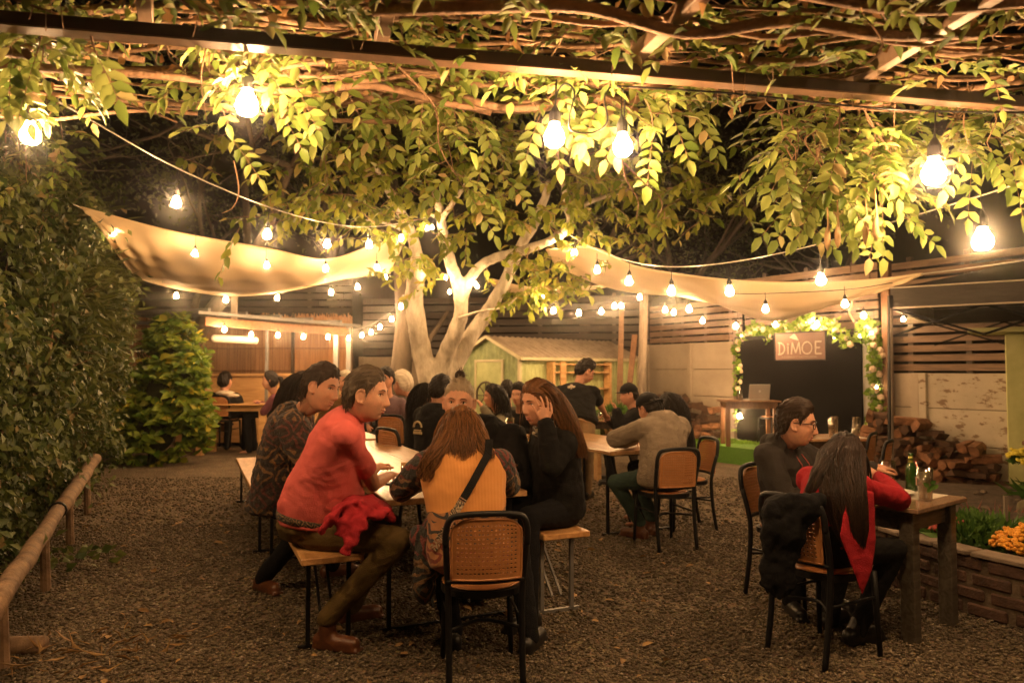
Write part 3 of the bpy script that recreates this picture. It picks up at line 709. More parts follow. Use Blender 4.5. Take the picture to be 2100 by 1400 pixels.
tk = mb.build('trunk', m_bark_pale, r, smooth=True); tk.data.transform(Matrix.Translation(-base)); remesh(tk, .026, 2, (.035, .12))
b2 = tt.build('branches', m_bark_pale, r, smooth=True); b2.data.transform(Matrix.Translation(-base))
# crown: sprays of leaves placed round limb ends and through the crown volume
def sprays(cent, nspray, spread, per, ln, down=.5):
    P = []; A = []; Nn = []; Ls = []; TW = []
    for i in range(nspray):
        c, s = random.choice(cent); s0 = s if hasattr(s, '__len__') else (s, s, s)
        p = c + V(random.gauss(0, s0[0]), random.gauss(0, s0[1]), random.gauss(0, s0[2]))
        d = V(random.gauss(0, 1), random.gauss(0, 1), random.gauss(-.1, .5)).normalized()
        L_ = rnd(.25, .55) * spread; q = p + d * L_ + V(0, 0, -.12 * L_); TW.append((p, q))
        for k in range(per):
            t = (k + rnd(0, 1)) / per; b = p.lerp(q, t)
            a = d * rnd(.1, .6) + V(random.gauss(0, .7), random.gauss(0, .7), random.gauss(-down, .45))
            P.append(b); A.append(a); Nn.append((random.gauss(0, .6), random.gauss(0, .6) - .3, 1)); Ls.append(rnd(*ln))
    return P, A, Nn, Ls, TW
cent = []
for (px, py, Y, s) in [(700, 380, 8.0, .55), (640, 400, 7.6, .4), (790, 330, 8.0, .6), (760, 440, 8.6, .45), (850, 400, 8.8, .5), (690, 300, 7.6, .5), (950, 360, 8.2, .6), (1000, 430, 8.8, .5), (1040, 330, 8.0, .6), (1080, 420, 8.8, .5), (1100, 540, 9.8, .35), (1170, 380, 8.6, .6), (1250, 400, 8.4, .5), (1330, 400, 8.2, .45), (1390, 350, 8.0, .4), (1260, 310, 8.0, .6), (1200, 470, 9.0, .35), (850, 545, 9.9, .16), (1090, 590, 10.2, .25), (1150, 560, 10.2, .2), (870, 270, 7.8, .7), (1130, 240, 7.8, .8), (1340, 300, 8.0, .6), (1050, 180, 8.0, .8), (760, 230, 7.6, .6), (1430, 400, 8.4, .3)]:
    cent.append((W(px, py, Y), (s, s * .9, s * .55)))
P, A, Nn, Ls, TW = sprays(cent, 400, 1.0, 9, (.10, .17), .55)
leaves('crown', m_leaf_t, P, A, Nn, Ls, .26, LT8, .25, r, origin=base)
mb = MB()
for p, q in TW: mb.tube([p - base, (p + q) / 2 - base + V(0, 0, .02), q - base], [.006, .004, .002], 4, cap=False)
mb.build('twigs', m_vine, r, kind='stuff')

def bare_tree(name, base, h, r0, m, label, lvl=5, spread=.55, leafm=None, nleaf=0, lean=V(0, 0, 0), lsize=(.06, .12), seedv=1, cloud=None):
    random.seed(seedv); mb = MB(); tips = []
    def br(p, d, L, r, k):
        pts = [p]; q = p; dd = d.copy()
        n = 4
        for i in range(n):
            dd = (dd + V(random.gauss(0, .14), random.gauss(0, .14), random.gauss(.02, .1))).normalized(); q = q + dd * L / n; pts.append(q)
        r1 = r * .66; mb.tube(pts, [r + (r1 - r) * i / n for i in range(n + 1)], max(4, 9 - k), cap=False)
        if k >= 2: tips.append((q, L * .5)); tips.append((pts[2], L * .4))
        if k < lvl:
            for j in range(3 if k < 3 else 2 + (random.random() < .4)):
                a = random.choice((2, 3, 4)) if j else 4
                nd = (dd + V(random.gauss(0, spread), random.gauss(0, spread), random.gauss(.05, spread * .6))).normalized()
                br(pts[a], nd, L * rnd(.62, .86), r1 * rnd(.55, .85), k + 1)
    br(V(0, 0, 0), (V(0, 0, 1) + lean).normalized(), h, r0, 0)
    r = empty(name, base, 0, label, 'tree')
    mb.build('branches', m, r, smooth=True)
    if leafm and nleaf:
        P = []; A = []; Nn = []; Ls = []
        for i in range(nleaf):
            c, s = random.choice(tips); P.append(c + V(random.gauss(0, s), random.gauss(0, s), random.gauss(0, s * .8)))
            A.append((random.gauss(0, 1), random.gauss(0, 1), random.gauss(-.4, .6))); Nn.append((random.gauss(0, .6), random.gauss(0, .6), 1)); Ls.append(rnd(*lsize))
        leaves('crown', leafm, P, A, Nn, Ls, .25, LT5, .2, r)
    random.seed(seedv + 100); return r
bare_tree('bare_tree', V(-6.2, 13.0, 0), 3.4, .20, m_bark_dark, 'tall thin branching tree in the dark behind the left shade sail', 5, .5, m_leaf_d, 5200, V(.05, 0, 0), (.07, .14), 3)
bare_tree('bare_tree', V(-8.5, 14.0, 0), 3.6, .22, m_bark_dark, 'dark leafy tree at the far left behind the hedge', 5, .5, m_leaf_d, 7000, V(-.05, 0, 0), (.09, .16), 5)
bare_tree('bare_tree', V(-3.4, 16.5, 0), 3.2, .2, m_bark_dark, 'dim tree behind the reed screen, left of the pale tree', 5, .5, m_leaf_d, 6000, V(.0, 0, 0), (.09, .16), 11)
bare_tree('bare_tree', V(3.4, 16.0, 0), 2.9, .18, m_bark_dark, 'bare branching tree behind the fence, right of the pale post', 6, .55, m_leaf_d, 1500, V(.0, 0, 0), (.06, .1), 8)
bare_tree('bare_tree', V(1.6, 17.0, 0), 3.0, .18, m_bark_dark, 'dim leafy tree behind the green shed', 5, .5, m_leaf_d, 6500, V(.0, 0, 0), (.09, .16), 21)
bare_tree('bare_tree', V(7.2, 17.0, 0), 3.4, .2, m_bark_dark, 'almost black tree behind the sign fence', 5, .5, m_leaf_d, 4000, V(.0, 0, 0), (.09, .16), 31)
# dark trunk between shelter and pale tree
p = W(822, 790, 12.8); mb = MB(); mb.tube([(p.x - .05, p.y, 0), (p.x, p.y, 1.3), (p.x + .06, p.y, 2.4), (p.x - .02, p.y, 3.3), (p.x - .2, p.y, 5.2)], [.24, .19, .15, .13, .08], 10)
mb.tube([(p.x, p.y, 1.5), (p.x + .5, p.y, 2.0), (p.x + .8, p.y + .2, 2.5)], [.07, .05, .03], 8)
mb.build('dark_tree_trunk', m_bark_dark, smooth=True, origin=V(p.x, p.y, 0), label='dark bare tree trunk just left of the pale forked tree', cat='tree trunk')
random.seed(77)

# ================================================================ LEFT HEDGE, RAIL, SHRUB
L0, L1 = V(-2.75, 3.0, 0), V(-5.15, 9.4, 0); LD = (L1 - L0).normalized(); LN = V(LD.y, -LD.x, 0)      # LN points to the yard
def bulge(t, z):
    zz = np.interp(z, [0, .4, 1.0, 1.8, 2.4, 3.0, 3.5, 4.2], [-.35, -.15, .0, .10, .12, .0, -.32, -.9])
    return zz * np.interp(t, [0, .3, .7, .93, 1.0], [.1, .35, .9, 1.0, .1])
n = 30000
t = np.random.uniform(0, 1.0, n) ** .8; z = np.random.uniform(.05, 3.9, n)
ln_ = (L1 - L0).length
lump = .22 * np.sin(t * 31 + z * 4) + .18 * np.sin(t * 17 - z * 5.3) + .12 * np.sin(z * 9 + t * 50)
off = bulge(t, z) + lump * .6 - np.abs(np.random.normal(0, .16, n)) + .02 + (np.random.uniform(0, 1, n) < .05) * np.random.uniform(.05, .28, n)
P = np.stack([L0.x + LD.x * ln_ * t + LN.x * off, L0.y + LD.y * ln_ * t + LN.y * off, z], 1)
# the far end rounds off
k = t > .92
P[k, 0] -= 0
r = empty('ivy_hedge', L0, 0, 'tall leafy ivy hedge along the left side of the yard', 'hedge')
A = np.random.normal(0, .7, (n, 3)) + np.array([LN.x * .5, LN.y * .5, -.7]); Nn = np.random.normal(0, .5, (n, 3)) + np.array([LN.x, LN.y, .5])
leaves('foliage', m_leaf_i, P, A, Nn, np.random.uniform(.045, .105, n), .3, LT5, .2, r, origin=L0)
# narrow long leaves, upper far part, and pale ones near
n = 2600; t = np.random.normal(.82, .13, n).clip(.4, .985); z = np.random.normal(2.4, .55, n).clip(1.0, 3.5); off = bulge(t, z) + np.random.normal(-.04, .1, n)
P = np.stack([L0.x + LD.x * ln_ * t + LN.x * off, L0.y + LD.y * ln_ * t + LN.y * off, z], 1)
A = np.random.normal(0, .6, (n, 3)) + np.array([LN.x * .8, LN.y * .8, -.1])
leaves('long_leaves', m_leaf_d, P, A, np.random.normal(0, 1, (n, 3)), np.random.uniform(.14, .26, n), .06, LT5, .5, r, origin=L0)
# inner stems, and a backing sheet coloured dark for the shade inside
mb = MB()
for i in range(40):
    t = rnd(.02, .98); p = L0 + LD * ln_ * t - LN * rnd(.25, .5); pts = [p - L0]
    q = p.copy()
    for kx in range(5): q = q + V(rnd(-.15, .15), rnd(-.15, .15), rnd(.4, .65)) + LN * rnd(-.04, .06); pts.append(q - L0)
    mb.tube(pts, [.018, .014, .012, .01, .007, .004], 5, cap=False)
mb.build('stems', m_vine, r)
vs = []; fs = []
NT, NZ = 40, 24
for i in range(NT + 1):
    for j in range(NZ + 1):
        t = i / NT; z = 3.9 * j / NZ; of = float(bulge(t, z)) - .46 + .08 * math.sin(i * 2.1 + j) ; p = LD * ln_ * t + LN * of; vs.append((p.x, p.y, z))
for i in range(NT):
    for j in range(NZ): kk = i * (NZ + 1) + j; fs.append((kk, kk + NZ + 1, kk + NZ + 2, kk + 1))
MB().add(vs, fs).build('shade_backing', M('hedge_shade', (.012, .014, .007), 1, .6, 9, bump=1, bscale=20), r)
# twigs sticking out
mb = MB()
for i in range(46):
    t = rnd(.45, .98); z = rnd(.7, 2.9); p = LD * ln_ * t + LN * (float(bulge(t, z)) - .1) + V(0, 0, z); d = V(rnd(-.3, .3), rnd(-.5, .1), rnd(-.1, .8)) + LN * rnd(.0, .5)
    d.normalize(); mb.tube([p, p + d * .2 + V(0, 0, .02), p + d * rnd(.3, .5)], [.006, .004, .002], 4, cap=False)
mb.build('bare_twigs', m_vine, r)
# log rail
g0, g1 = W(-30, 1265, 3.3), W(196, 938, 8.4)
r = empty('log_rail', V(g0.x, g0.y, 0), 0, 'long low round log rail edging the gravel along the left hedge', 'rail')
o = V(g0.x, g0.y, 0); P = [g0.lerp(g1, i / 16) for i in range(17)]
P = [p - o + V(rnd(-.012, .012), 0, rnd(-.012, .012)) for p in P]
m_log = M('log_bark', (.14, .08, .045), .8, .35, 9, bump=.5, bscale=24, c2=(.30, .19, .11))
MB().tube(P[:8], [.052 + rnd(-.003, .003) for _ in range(8)], 12).build('log', m_log, r, smooth=True)
MB().tube(P[7:], [.060 + rnd(-.003, .003) for _ in range(10)], 12).build('log', m_log, r, smooth=True)
MB().lathe([(.063, -.012), (.065, 0), (.063, .012)], P[7], 12, R=(P[8] - P[7]).to_track_quat('Z', 'Y').to_matrix()).build('binding', m_black, r)
for i in (1, 5, 9, 13):
    p = P[i]; MB().tube([(p.x + .02, p.y, 0), (p.x, p.y, p.z + .01)], [.032, .028], 8).build('support_post', m_log, r)
p = G(30, 1345)
MB().tube([p + V(-.5, 0, .04), p + V(.12, .05, .04)], [.05, .045], 10).build('short_log', m_log, smooth=True, origin=p, label='short log lying on the gravel in the bottom left corner', cat='log')
# small sprawling plant under the log
def tuft(name, p, n, ln, m, label, cat='plant', wd=.15, up=.9, spread=.12, droop=.4, tm=LT5):
    P_ = np.random.normal(0, spread, (n, 3)) * (1, 1, 0) + (0, 0, .02) ; A_ = np.random.normal(0, .6, (n, 3)) * (1, 1, .3) + (0, 0, up)
    A_[:, :2] += P_[:, :2] * 4
    P_[:, 2] += np.random.uniform(0, .5, n) * ln[0]
    r = empty(name, p, 0, label, cat)
    leaves('leaves', m, P_, A_, np.random.normal(0, 1, (n, 3)), np.random.uniform(ln[0], ln[1], n), wd, tm, droop, r); return r
m_leaf_g = leafmat('fresh_green_leaf', (.03, .08, .015), (.09, .18, .03), None, .3)
tuft('ground_ivy', G(135, 1150), 60, (.05, .1), m_leaf_i, 'small ivy tuft growing at the foot of the log rail', wd=.35, up=.2, spread=.2)
tuft('dry_grass_clump', G(250, 1330), 46, (.05, .15), m_dry, 'clump of dry grass and twigs on the gravel at the bottom left', wd=.02, up=.1, spread=.16)
tuft('dry_grass_clump', G(90, 1380), 30, (.05, .13), m_dry, 'dry twigs beside the short log in the corner', wd=.03, up=.12, spread=.25)
# yellow green shrub
SB = V(-5.55, 11.4, 0)
r = empty('golden_shrub', SB, 0, 'bushy yellow green shrub in front of the left tables', 'shrub'); r.scale = (.86, .86, .95)
P = []; A = []; Nn = []; Ls = []
blobs = [((0, 0, .5), (.6, .5, .5)), ((.2, 0, 1.2), (.6, .45, .45)), ((-.5, .1, 1.1), (.42, .35, .38)), ((.35, 0, 1.75), (.48, .38, .38)), ((.30, 0, 2.15), (.32, .28, .24)), ((.75, -.1, .7), (.3, .3, .4)), ((.6, 0, 1.5), (.25, .3, .3)), ((.15, 0, 2.05), (.2, .2, .16)), ((-.7, 0, .6), (.3, .3, .4))]
for i in range(820):
    c, s = random.choice(blobs); a, b_ = rnd(0, 6.28), math.acos(rnd(-1, 1)); rr = rnd(.70, 1.22)
    d = V(math.sin(b_) * math.cos(a), math.sin(b_) * math.sin(a), math.cos(b_)); p = V(c[0] + d.x * s[0] * rr, c[1] + d.y * s[1] * rr, max(.05, c[2] + d.z * s[2] * rr))
    for k in range(6):
        an = k * 1.05 + rnd(0, .3); P.append(p); A.append(d * .7 + V(math.cos(an), math.sin(an), rnd(-.4, .6))); Nn.append(d + V(0, 0, .5)); Ls.append(rnd(.13, .24))
leaves('foliage', m_leaf_s, P, A, Nn, Ls, .26, LT8, .25, r)
mb = MB()
for i in range(12): mb.tube([(rnd(-.1, .1), rnd(-.1, .1), 0), (rnd(-.3, .3), rnd(-.2, .2), .9), (rnd(-.4, .6), rnd(-.2, .2), 1.9)], [.03, .02, .008], 5)
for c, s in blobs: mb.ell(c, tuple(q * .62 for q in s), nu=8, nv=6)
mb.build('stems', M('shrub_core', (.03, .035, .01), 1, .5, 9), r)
# ================================================================ PERGOLA
BD = (W(2100, 190, 2.86) - W(0, 30, 2.17)); BD.z = 0; BD.normalize()
bm0 = W(0, 40, 2.17); bm1 = W(2100, 212, 2.86); zb = (bm0.z + bm1.z) / 2
b0 = bm0 - BD * 1.6; b1 = bm1 + BD * 1.6
PO = V(0, 2.5, 0)
r = empty('pergola', PO, 0, 'brown steel pergola beam with slanting rafters overhead, close to the viewer', 'pergola')
MB().bar(b0 - PO, b1 - PO, .045, .042, bev=.003).build('beam', m_steelpaint, r)
MB().bar(b0 - PO - V(0, 0, .0245), b1 - PO - V(0, 0, .0245), .056, .006).build('beam_flange', M('lit_edge_flange', (.17, .095, .055), .5, .3, 20), r)  # light along the beam's lower edge is put into this paler colour
m_raft = M('pale_brown_rafter', (.30, .19, .12), .55, .25, 10, bump=.1)
for (x0, y0, Y0, x1, y1, Y1) in [(300, 42, 2.32, 283, -60, 1.9), (780, 88, 2.5, 822, -60, 1.95), (1288, 128, 2.62, 1500, -45, 2.0), (1745, 168, 2.78, 2090, -40, 2.05)]:
    a_, b_ = W(x0, y0, Y0), W(x1, y1, Y1); d = b_ - a_; d.z = 0; 
    MB().bar(a_ - PO, a_ + d * 2.6 + V(0, 0, .03) - PO, .045, .055, bev=.003).build('rafter', m_raft, r)
for x in (-2.4, 3.4):
    q = bm0 + BD * ((x - bm0.x) / BD.x); MB().bar((q.x - PO.x, q.y - PO.y, 0), (q.x - PO.x, q.y - PO.y, q.z), .07).build('post', m_steelpaint, r)
# ---- wisteria: compound leaves on shoots
def compound(P, A, Nn, Ls, RA, p, d, up, L, npair, ll):
    """adds one pinnate leaf: leaflets in pairs along a drooping rachis plus one at the tip"""
    d = d.normalized(); x = d.cross(up)
    if x.length < .05: x = d.cross(V(1, 0, .1))
    x.normalize(); nz_ = x.cross(d); pts = []
    for i in range(7):
        s = i / 6; pts.append(p + d * L * s - V(0, 0, .16 * L * s * s))
    RA.append(pts)
    def at(s): k = s * 6; i = min(int(k), 5); return pts[i].lerp(pts[i + 1], k - i)
    for k in range(npair):
        s = .24 + .66 * k / max(1, npair - 1); b = at(s); sz = ll * (.75 + .35 * math.sin(math.pi * (k + .8) / (npair + .8)))
        for sg in (-1, 1):
            a = x * sg * rnd(.8, 1.05) + d * rnd(.5, .75) - V(0, 0, rnd(-.05, .25)); P.append(b); A.append(a); Nn.append(nz_ + V(rnd(-.3, .3), rnd(-.3, .3), rnd(-.2, .3))); Ls.append(sz * rnd(.85, 1.1))
    P.append(at(1.0)); A.append(pts[-1] - pts[-2] + V(0, 0, -.01)); Nn.append(nz_); Ls.append(ll * 1.2)
def vine_cluster(name, label, shoots, ll=.060, np_=(4, 5), Lc=(.17, .26), origin=None, step=.085, mat=None, cat='hanging vine', side=1.0):
    P, A, Nn, Ls, RA = [], [], [], [], []; mb = MB(); org = shoots[0][0].copy() if origin is None else origin
    for sh in shoots:
        pts = catmull(sh, 6); k = len(pts); mb.tube([q - org for q in pts], [.0055 * (1 - .7 * i / k) for i in range(k)], 5, cap=False)
        acc = 0; sgn = 1
        for i in range(1, k):
            seg = (pts[i] - pts[i - 1]); acc += seg.length
            if acc > step * rnd(.7, 1.3):
                acc = 0; sgn = -sgn; t = seg.normalized(); a = rnd(0, 6.28)
                out = V(math.cos(a), math.sin(a) * .6, rnd(-.45, .40)) * side + t * .15
                compound(P, A, Nn, Ls, RA, pts[i], out, V(0, 0, 1) + V(0, -.4, 0), rnd(*Lc), random.randint(*np_), ll * rnd(.85, 1.15))
        compound(P, A, Nn, Ls, RA, pts[-1], V(rnd(-1, 1), rnd(-.3, .1), -.7), V(0, -1, .4), rnd(*Lc), random.randint(*np_), ll)
    r = empty(name, org, 0, label, cat)
    leaves('leaves', mat or m_leaf_w, P, A, Nn, Ls, .255, LT8, .22, r, origin=org)
    for pts in RA: mb.tube([q - org for q in pts[::2]], .0016, 3, cap=False)
    mb.build('stems', m_vine, r, smooth=True); return r
def shoot(px, py, Y, px2, py2, Y2, sag=.06):
    a, b_ = W(px, py, Y), W(px2, py2, Y2); m1 = a.lerp(b_, .35) + V(rnd(-.06, .06), rnd(-.05, .05), sag); m2 = a.lerp(b_, .7) + V(rnd(-.06, .06), rnd(-.05, .05), sag * .6)
    return [a, m1, m2, b_]
def fan(x0, x1, y0, ylo, yhi, Y0, Y1, n, dx=60):
    o = []
    for i in range(n):
        x = x0 + (x1 - x0) * (i + rnd(0, 1)) / n; Y = rnd(Y0, Y1); o.append(shoot(x, y0 + rnd(-10, 20), Y, x + rnd(-dx, dx), rnd(ylo, yhi), Y + rnd(-.15, .25)))
    return o
vine_cluster('hanging_wisteria', 'single bright wisteria leaf hanging alone below the beam at the upper left', [[W(183, 60, 2.25), W(188, 80, 2.22), W(196, 110, 2.2)]], .066, (3, 4), (.13, .15), step=2)
vine_cluster('hanging_wisteria', 'pale hanging leaves under the beam in the upper left corner', fan(-30, 150, 60, 70, 150, 2.4, 2.9, 8, 30) + fan(40, 170, 80, 120, 180, 3.0, 3.6, 4, 30), .058)
vine_cluster('hanging_wisteria', 'dim leafy shoots above the ivy hedge at the left edge', fan(-60, 110, 190, 270, 420, 4.6, 5.6, 12, 40), .07, step=.11)
vine_cluster('hanging_wisteria', 'wisteria shoots around the glowing bulb left of the centre', fan(400, 680, 90, 115, 170, 2.5, 3.0, 9, 40) + [shoot(500, 130, 3.0, 462, 270, 3.1), shoot(560, 110, 2.9, 560, 210, 3.0), shoot(640, 100, 2.8, 600, 170, 3.0)], .058)
vine_cluster('hanging_wisteria', 'long wisteria mass hanging down the middle of the picture', fan(690, 980, 120, 160, 260, 2.9, 3.6, 9, 40) + [shoot(805, 125, 2.75, 948, 380, 3.3, .02), shoot(820, 150, 2.9, 1000, 300, 3.4), shoot(880, 200, 3.2, 930, 350, 3.6), shoot(930, 220, 3.4, 1010, 340, 3.7), shoot(700, 130, 3.2, 780, 230, 3.3)], .062)
vine_cluster('hanging_wisteria', 'bright yellow green leaves around the two bulbs right of the centre', fan(1080, 1420, 150, 170, 235, 2.8, 3.3, 12, 40) + [shoot(1290, 180, 2.9, 1340, 270, 2.9)], .064)
vine_cluster('hanging_wisteria', 'dense wisteria mass with seed pods hanging at the upper right', fan(1590, 1800, 190, 280, 400, 2.9, 3.5, 15, 45) + fan(1640, 1830, 250, 360, 430, 3.0, 3.4, 9, 40) + fan(1820, 2150, 220, 260, 335, 2.9, 3.4, 15, 35), .066)
# seed pods and bare tendrils
m_pod = M('seed_pod', (.36, .22, .10), .6, .2, 20)
for i, (px, py, Y) in enumerate([(1697, 500, 3.1), (1718, 495, 3.1), (1776, 490, 3.05), (1796, 480, 3.0)]):
    q = W(px, py, Y); mb = MB(); mb.tube([q + V(0, 0, .2), q + V(.005, 0, .08), q + V(.0, 0, .04), q, q - V(0, 0, .03)], [.002, .005, .013, .014, .003], 8)
    mb.build('seed_pod', m_pod, smooth=True, origin=q, label=f'{ORD[i]} brown pear shaped seed pod from the left in the upper right wisteria', cat='seed pod', group='seed pods of the right wisteria')
for i, pts in enumerate([[(1275, 325, 2.6), (1285, 370, 2.6), (1308, 410, 2.6), (1305, 450, 2.6)], [(1280, 335, 2.6), (1320, 375, 2.6), (1350, 400, 2.6), (1358, 425, 2.6), (1348, 447, 2.6)], [(345, 60, 2.4), (345, 110, 2.4), (370, 140, 2.4), (400, 165, 2.4)], [(480, 330, 3.1), (490, 390, 3.1), (478, 425, 3.1), (455, 438, 3.1)], [(425, 90, 2.5), (412, 160, 2.5), (424, 248, 2.5)], [(1780, 40, 2.3), (1810, 90, 2.3), (1780, 130, 2.3), (1730, 150, 2.3)]]):
    P = catmull([W(*p) for p in pts], 6); mb = MB(); mb.tube([p - P[0] for p in P], [.0035 * (1 - .6 * k / len(P)) for k in range(len(P))], 5)
    mb.build('bare_tendril', m_vine, loc=P[0], smooth=True, label=('left thin curly bare tendril under the right one of the paired bulbs', 'right thin curly bare tendril under the right one of the paired bulbs', 'long thin bare tendril hanging at the upper left, right of the single leaf', 'curly bare tendril dangling under the leaves by the left bulb', 'straight bare tendril left of the leaves by the left bulb', 'curved bare vine beside the right rafter')[i], cat='tendril')
# ---- vine roof over the pergola: tangled woody stems and many leaves above
random.seed(5)
org = V(0, 2.4, 2.6); r = empty('wisteria_canopy', org, 0, 'tangle of woody wisteria stems and leaves covering the pergola overhead', 'vine')
mb = MB()
for i in range(125):
    Y = rnd(1.7, 3.2); z = zb + rnd(.04, .22) + (Y - 2.5) * .03; x0 = rnd(-3, 1.4); L_ = rnd(.9, 2.6); pts = []
    nn = 7; yy = Y; sl = rnd(-.18, .22)
    for k in range(nn): yy += rnd(-.05, .05) + sl * L_ / nn; pts.append(V(x0 + L_ * k / nn, yy, z + rnd(-.025, .035)) - org)
    rr = rnd(.003, .011) if i % 5 else rnd(.012, .02)
    mb.tube(catmull(pts, 4), rr, 6, cap=False)
for i in range(90):
    Y = rnd(1.8, 3.0); x = rnd(-2.4, 2.6); z = zb + rnd(.02, .2); a = rnd(0, 6.28); L_ = rnd(.15, .5)
    pts = [V(x, Y, z), V(x + math.cos(a) * L_ * .5, Y + math.sin(a) * L_ * .5, z + rnd(-.02, .1)), V(x + math.cos(a + .5) * L_, Y + math.sin(a + .5) * L_, z + rnd(-.05, .12))]
    mb.tube([p - org for p in catmull(pts, 3)], rnd(.0015, .005), 4, cap=False)
for i in range(60):   # fine hanging rootlets and petioles
    x = rnd(-2, 2.4); Y = 2.45 + .195 * x + rnd(-.1, .15); z = zb + rnd(.0, .1); mb.tube([V(x, Y, z) - org, V(x + rnd(-.02, .02), Y, z - rnd(.03, .12)) - org], .0018, 3, cap=False)
mb.build('woody_stems', m_vine, r, smooth=True)
P, A, Nn, Ls, RA = [], [], [], [], []
for i in range(560):
    Y = rnd(1.6, 3.1) ; x = rnd(-.85, .85) * (Y + .5); z = zb + rnd(.10, .42) + max(0, Y - 3.2) * .12
    a = rnd(0, 6.28); compound(P, A, Nn, Ls, RA, V(x, Y, z), V(math.cos(a), math.sin(a), rnd(-.5, .1)), V(0, 0, 1), rnd(.17, .27), random.randint(4, 5), .060)
for i in range(110):  # lower, seen against the beam
    Y = rnd(1.9, 2.9); x = rnd(-.8, .8) * Y; z = zb + rnd(.02, .12)
    a = rnd(0, 6.28); compound(P, A, Nn, Ls, RA, V(x, Y, z), V(math.cos(a), math.sin(a), rnd(-.4, .2)), V(0, 0, 1), rnd(.14, .22), random.randint(3, 5), .055)
leaves('leaves', m_leaf_w, P, A, Nn, Ls, .235, LT8, .22, r, origin=org)
n = 900; Yd = np.random.uniform(1.7, 3.2, n); dp = np.stack([np.random.uniform(-.8, .9, n) * Yd, Yd, zb + np.random.uniform(.05, .2, n)], 1)
leaves('dry_leaves', leafmat('dead_vine_leaf', (.30, .15, .06), (.46, .28, .12), None, .35, .6), dp, np.random.normal(0, 1, (n, 3)), np.random.normal(0, 1, (n, 3)), np.random.uniform(.03, .06, n), .3, LT5, .6, r, origin=org)

# ================================================================ FESTOON LIGHTS
m_bulb = emis('lit_bulb', BULB_COL, BULB_STR); m_bulbn = emis('bright_lit_bulb', BULB_COL, BULB_STR * 1.15)
def bulbmesh(seg, k):
    prof = [(.004, -.0455), (.018, -.043), (.027, -.034), (.031, -.020), (.029, -.006), (.021, .010), (.0145, .022), (.0135, .030)]
    if seg < 9: prof = [(.003, -.0455), (.024, -.038), (.031, -.020), (.026, 0), (.0145, .022), (.0135, .030)]
    mb = MB().lathe(prof, (0, 0, 0), seg); me = bpy.data.meshes.new('bulb_glass'); me.from_pydata(mb.v, [], mb.f); me.materials.append(m_bulb)
    me.polygons.foreach_set('use_smooth', np.ones(len(me.polygons), dtype=bool)); return me
bm_hi, bm_lo = bulbmesh(14, 1), bulbmesh(7, 1); bm_hi.materials[0] = m_bulbn
mb = MB().lathe([(.010, .028), (.0185, .030), (.0185, .060), (.012, .074), (.005, .085), (.003, .095)], (0, 0, 0), 10)
sk = bpy.data.meshes.new('socket'); sk.from_pydata(mb.v, [], mb.f); sk.materials.append(m_blackrub)
BULBS = []
def bulb(p, drop, label, group, sc_=1.0, hi=False):
    """p = centre of the glass; drop = length of the wire up to its cable"""
    r = empty('light_bulb', p, rnd(0, 6), label, 'light bulb', group); sc_ *= rnd(.93, 1.07) * (1 if hi else .84); r.scale = (sc_,) * 3
    r.rotation_euler = (rnd(-.06, .06), rnd(-.06, .06), rnd(0, 6))
    g = bpy.data.objects.new('bulb_glass', bm_hi if hi else bm_lo); col.objects.link(g); g.parent = r
    s = bpy.data.objects.new('socket', sk); col.objects.link(s); s.parent = r
    if drop > .1: MB().tube([(0, 0, .09), (rnd(-.004, .004), 0, drop / sc_)], .0028, 4, cap=False).build('pendant_wire', m_wire, r)
    BULBS.append(p); return r
def string(pix, where, group, sc_=1.0, drop=.14, cab=None, cabpts=None, hi=False):
    for i, (px, py, Y) in enumerate(pix):
        bulb(W(px, py, Y), drop, f'{ORD[i]} bulb from the left {where}', group, sc_, hi)
    if cab:
        pts = cabpts or [W(px, py, Y) + V(0, 0, drop) for (px, py, Y) in pix]
        cable('light_cable', pts, .004, m_wire, cab, 'cable')
bulb(W(507, 205, 2.62), .22, 'big glowing bulb hanging from the beam, left of the centre', 'bulbs hanging close to the viewer', 1.28, True)
bulb(W(1137, 272, 2.62), .20, 'left one of the paired glowing bulbs under the beam', 'bulbs hanging close to the viewer', 1.1, True)
bulb(W(1277, 292, 2.68), .20, 'right one of the paired glowing bulbs under the beam', 'bulbs hanging close to the viewer', 1.1, True)
bulb(W(1915, 345, 2.80), .22, 'big glowing bulb in the leaves at the upper right', 'bulbs hanging close to the viewer', 1.35, True)
bulb(W(62, 268, 3.0), .22, 'glowing bulb near the left edge of the picture', 'bulbs hanging close to the viewer', 1.25, True)
bulb(W(2015, 485, 3.6), .25, 'glowing bulb in the dark sky above the black tent', 'bulbs hanging close to the viewer', 1.45, True)
# looping cable between the paired bulbs and along the beam
cable('light_cable', [W(1137, 230, 2.62), W(1143, 190, 2.62), W(1160, 172, 2.6), W(1178, 190, 2.6), W(1168, 240, 2.6), W(1172, 268, 2.6), W(1215, 272, 2.6), W(1245, 250, 2.62), W(1240, 200, 2.64), W(1258, 176, 2.66), W(1280, 190, 2.68), W(1280, 245, 2.68)], .0035, m_wire, 'black looping cable between the paired bulbs', n=6)
cable('light_cable', [W(1258, 176, 2.66), W(1500, 192, 2.72), W(1750, 218, 2.76), W(1915, 228, 2.8), W(2150, 232, 2.9)], .004, m_wire, 'black cable running under the pergola beam to the upper right bulb')
cable('light_cable', [W(-20, 128, 2.9), W(180, 243, 3.9), W(370, 348, 4.9), W(552, 425, 6.0), W(675, 458, 7.1), W(760, 465, 7.9), W(835, 455, 8.8), W(895, 440, 9.4)], .0055, m_cable, 'long bright cable sagging from the upper left corner to the tree')
string([(362, 412, 4.9), (548, 478, 6.0), (671, 498, 7.1), (757, 500, 7.9), (823, 487, 8.6)], 'on the long cable left of the tree', 'bulbs on the upper left cable', 1.25, .20)
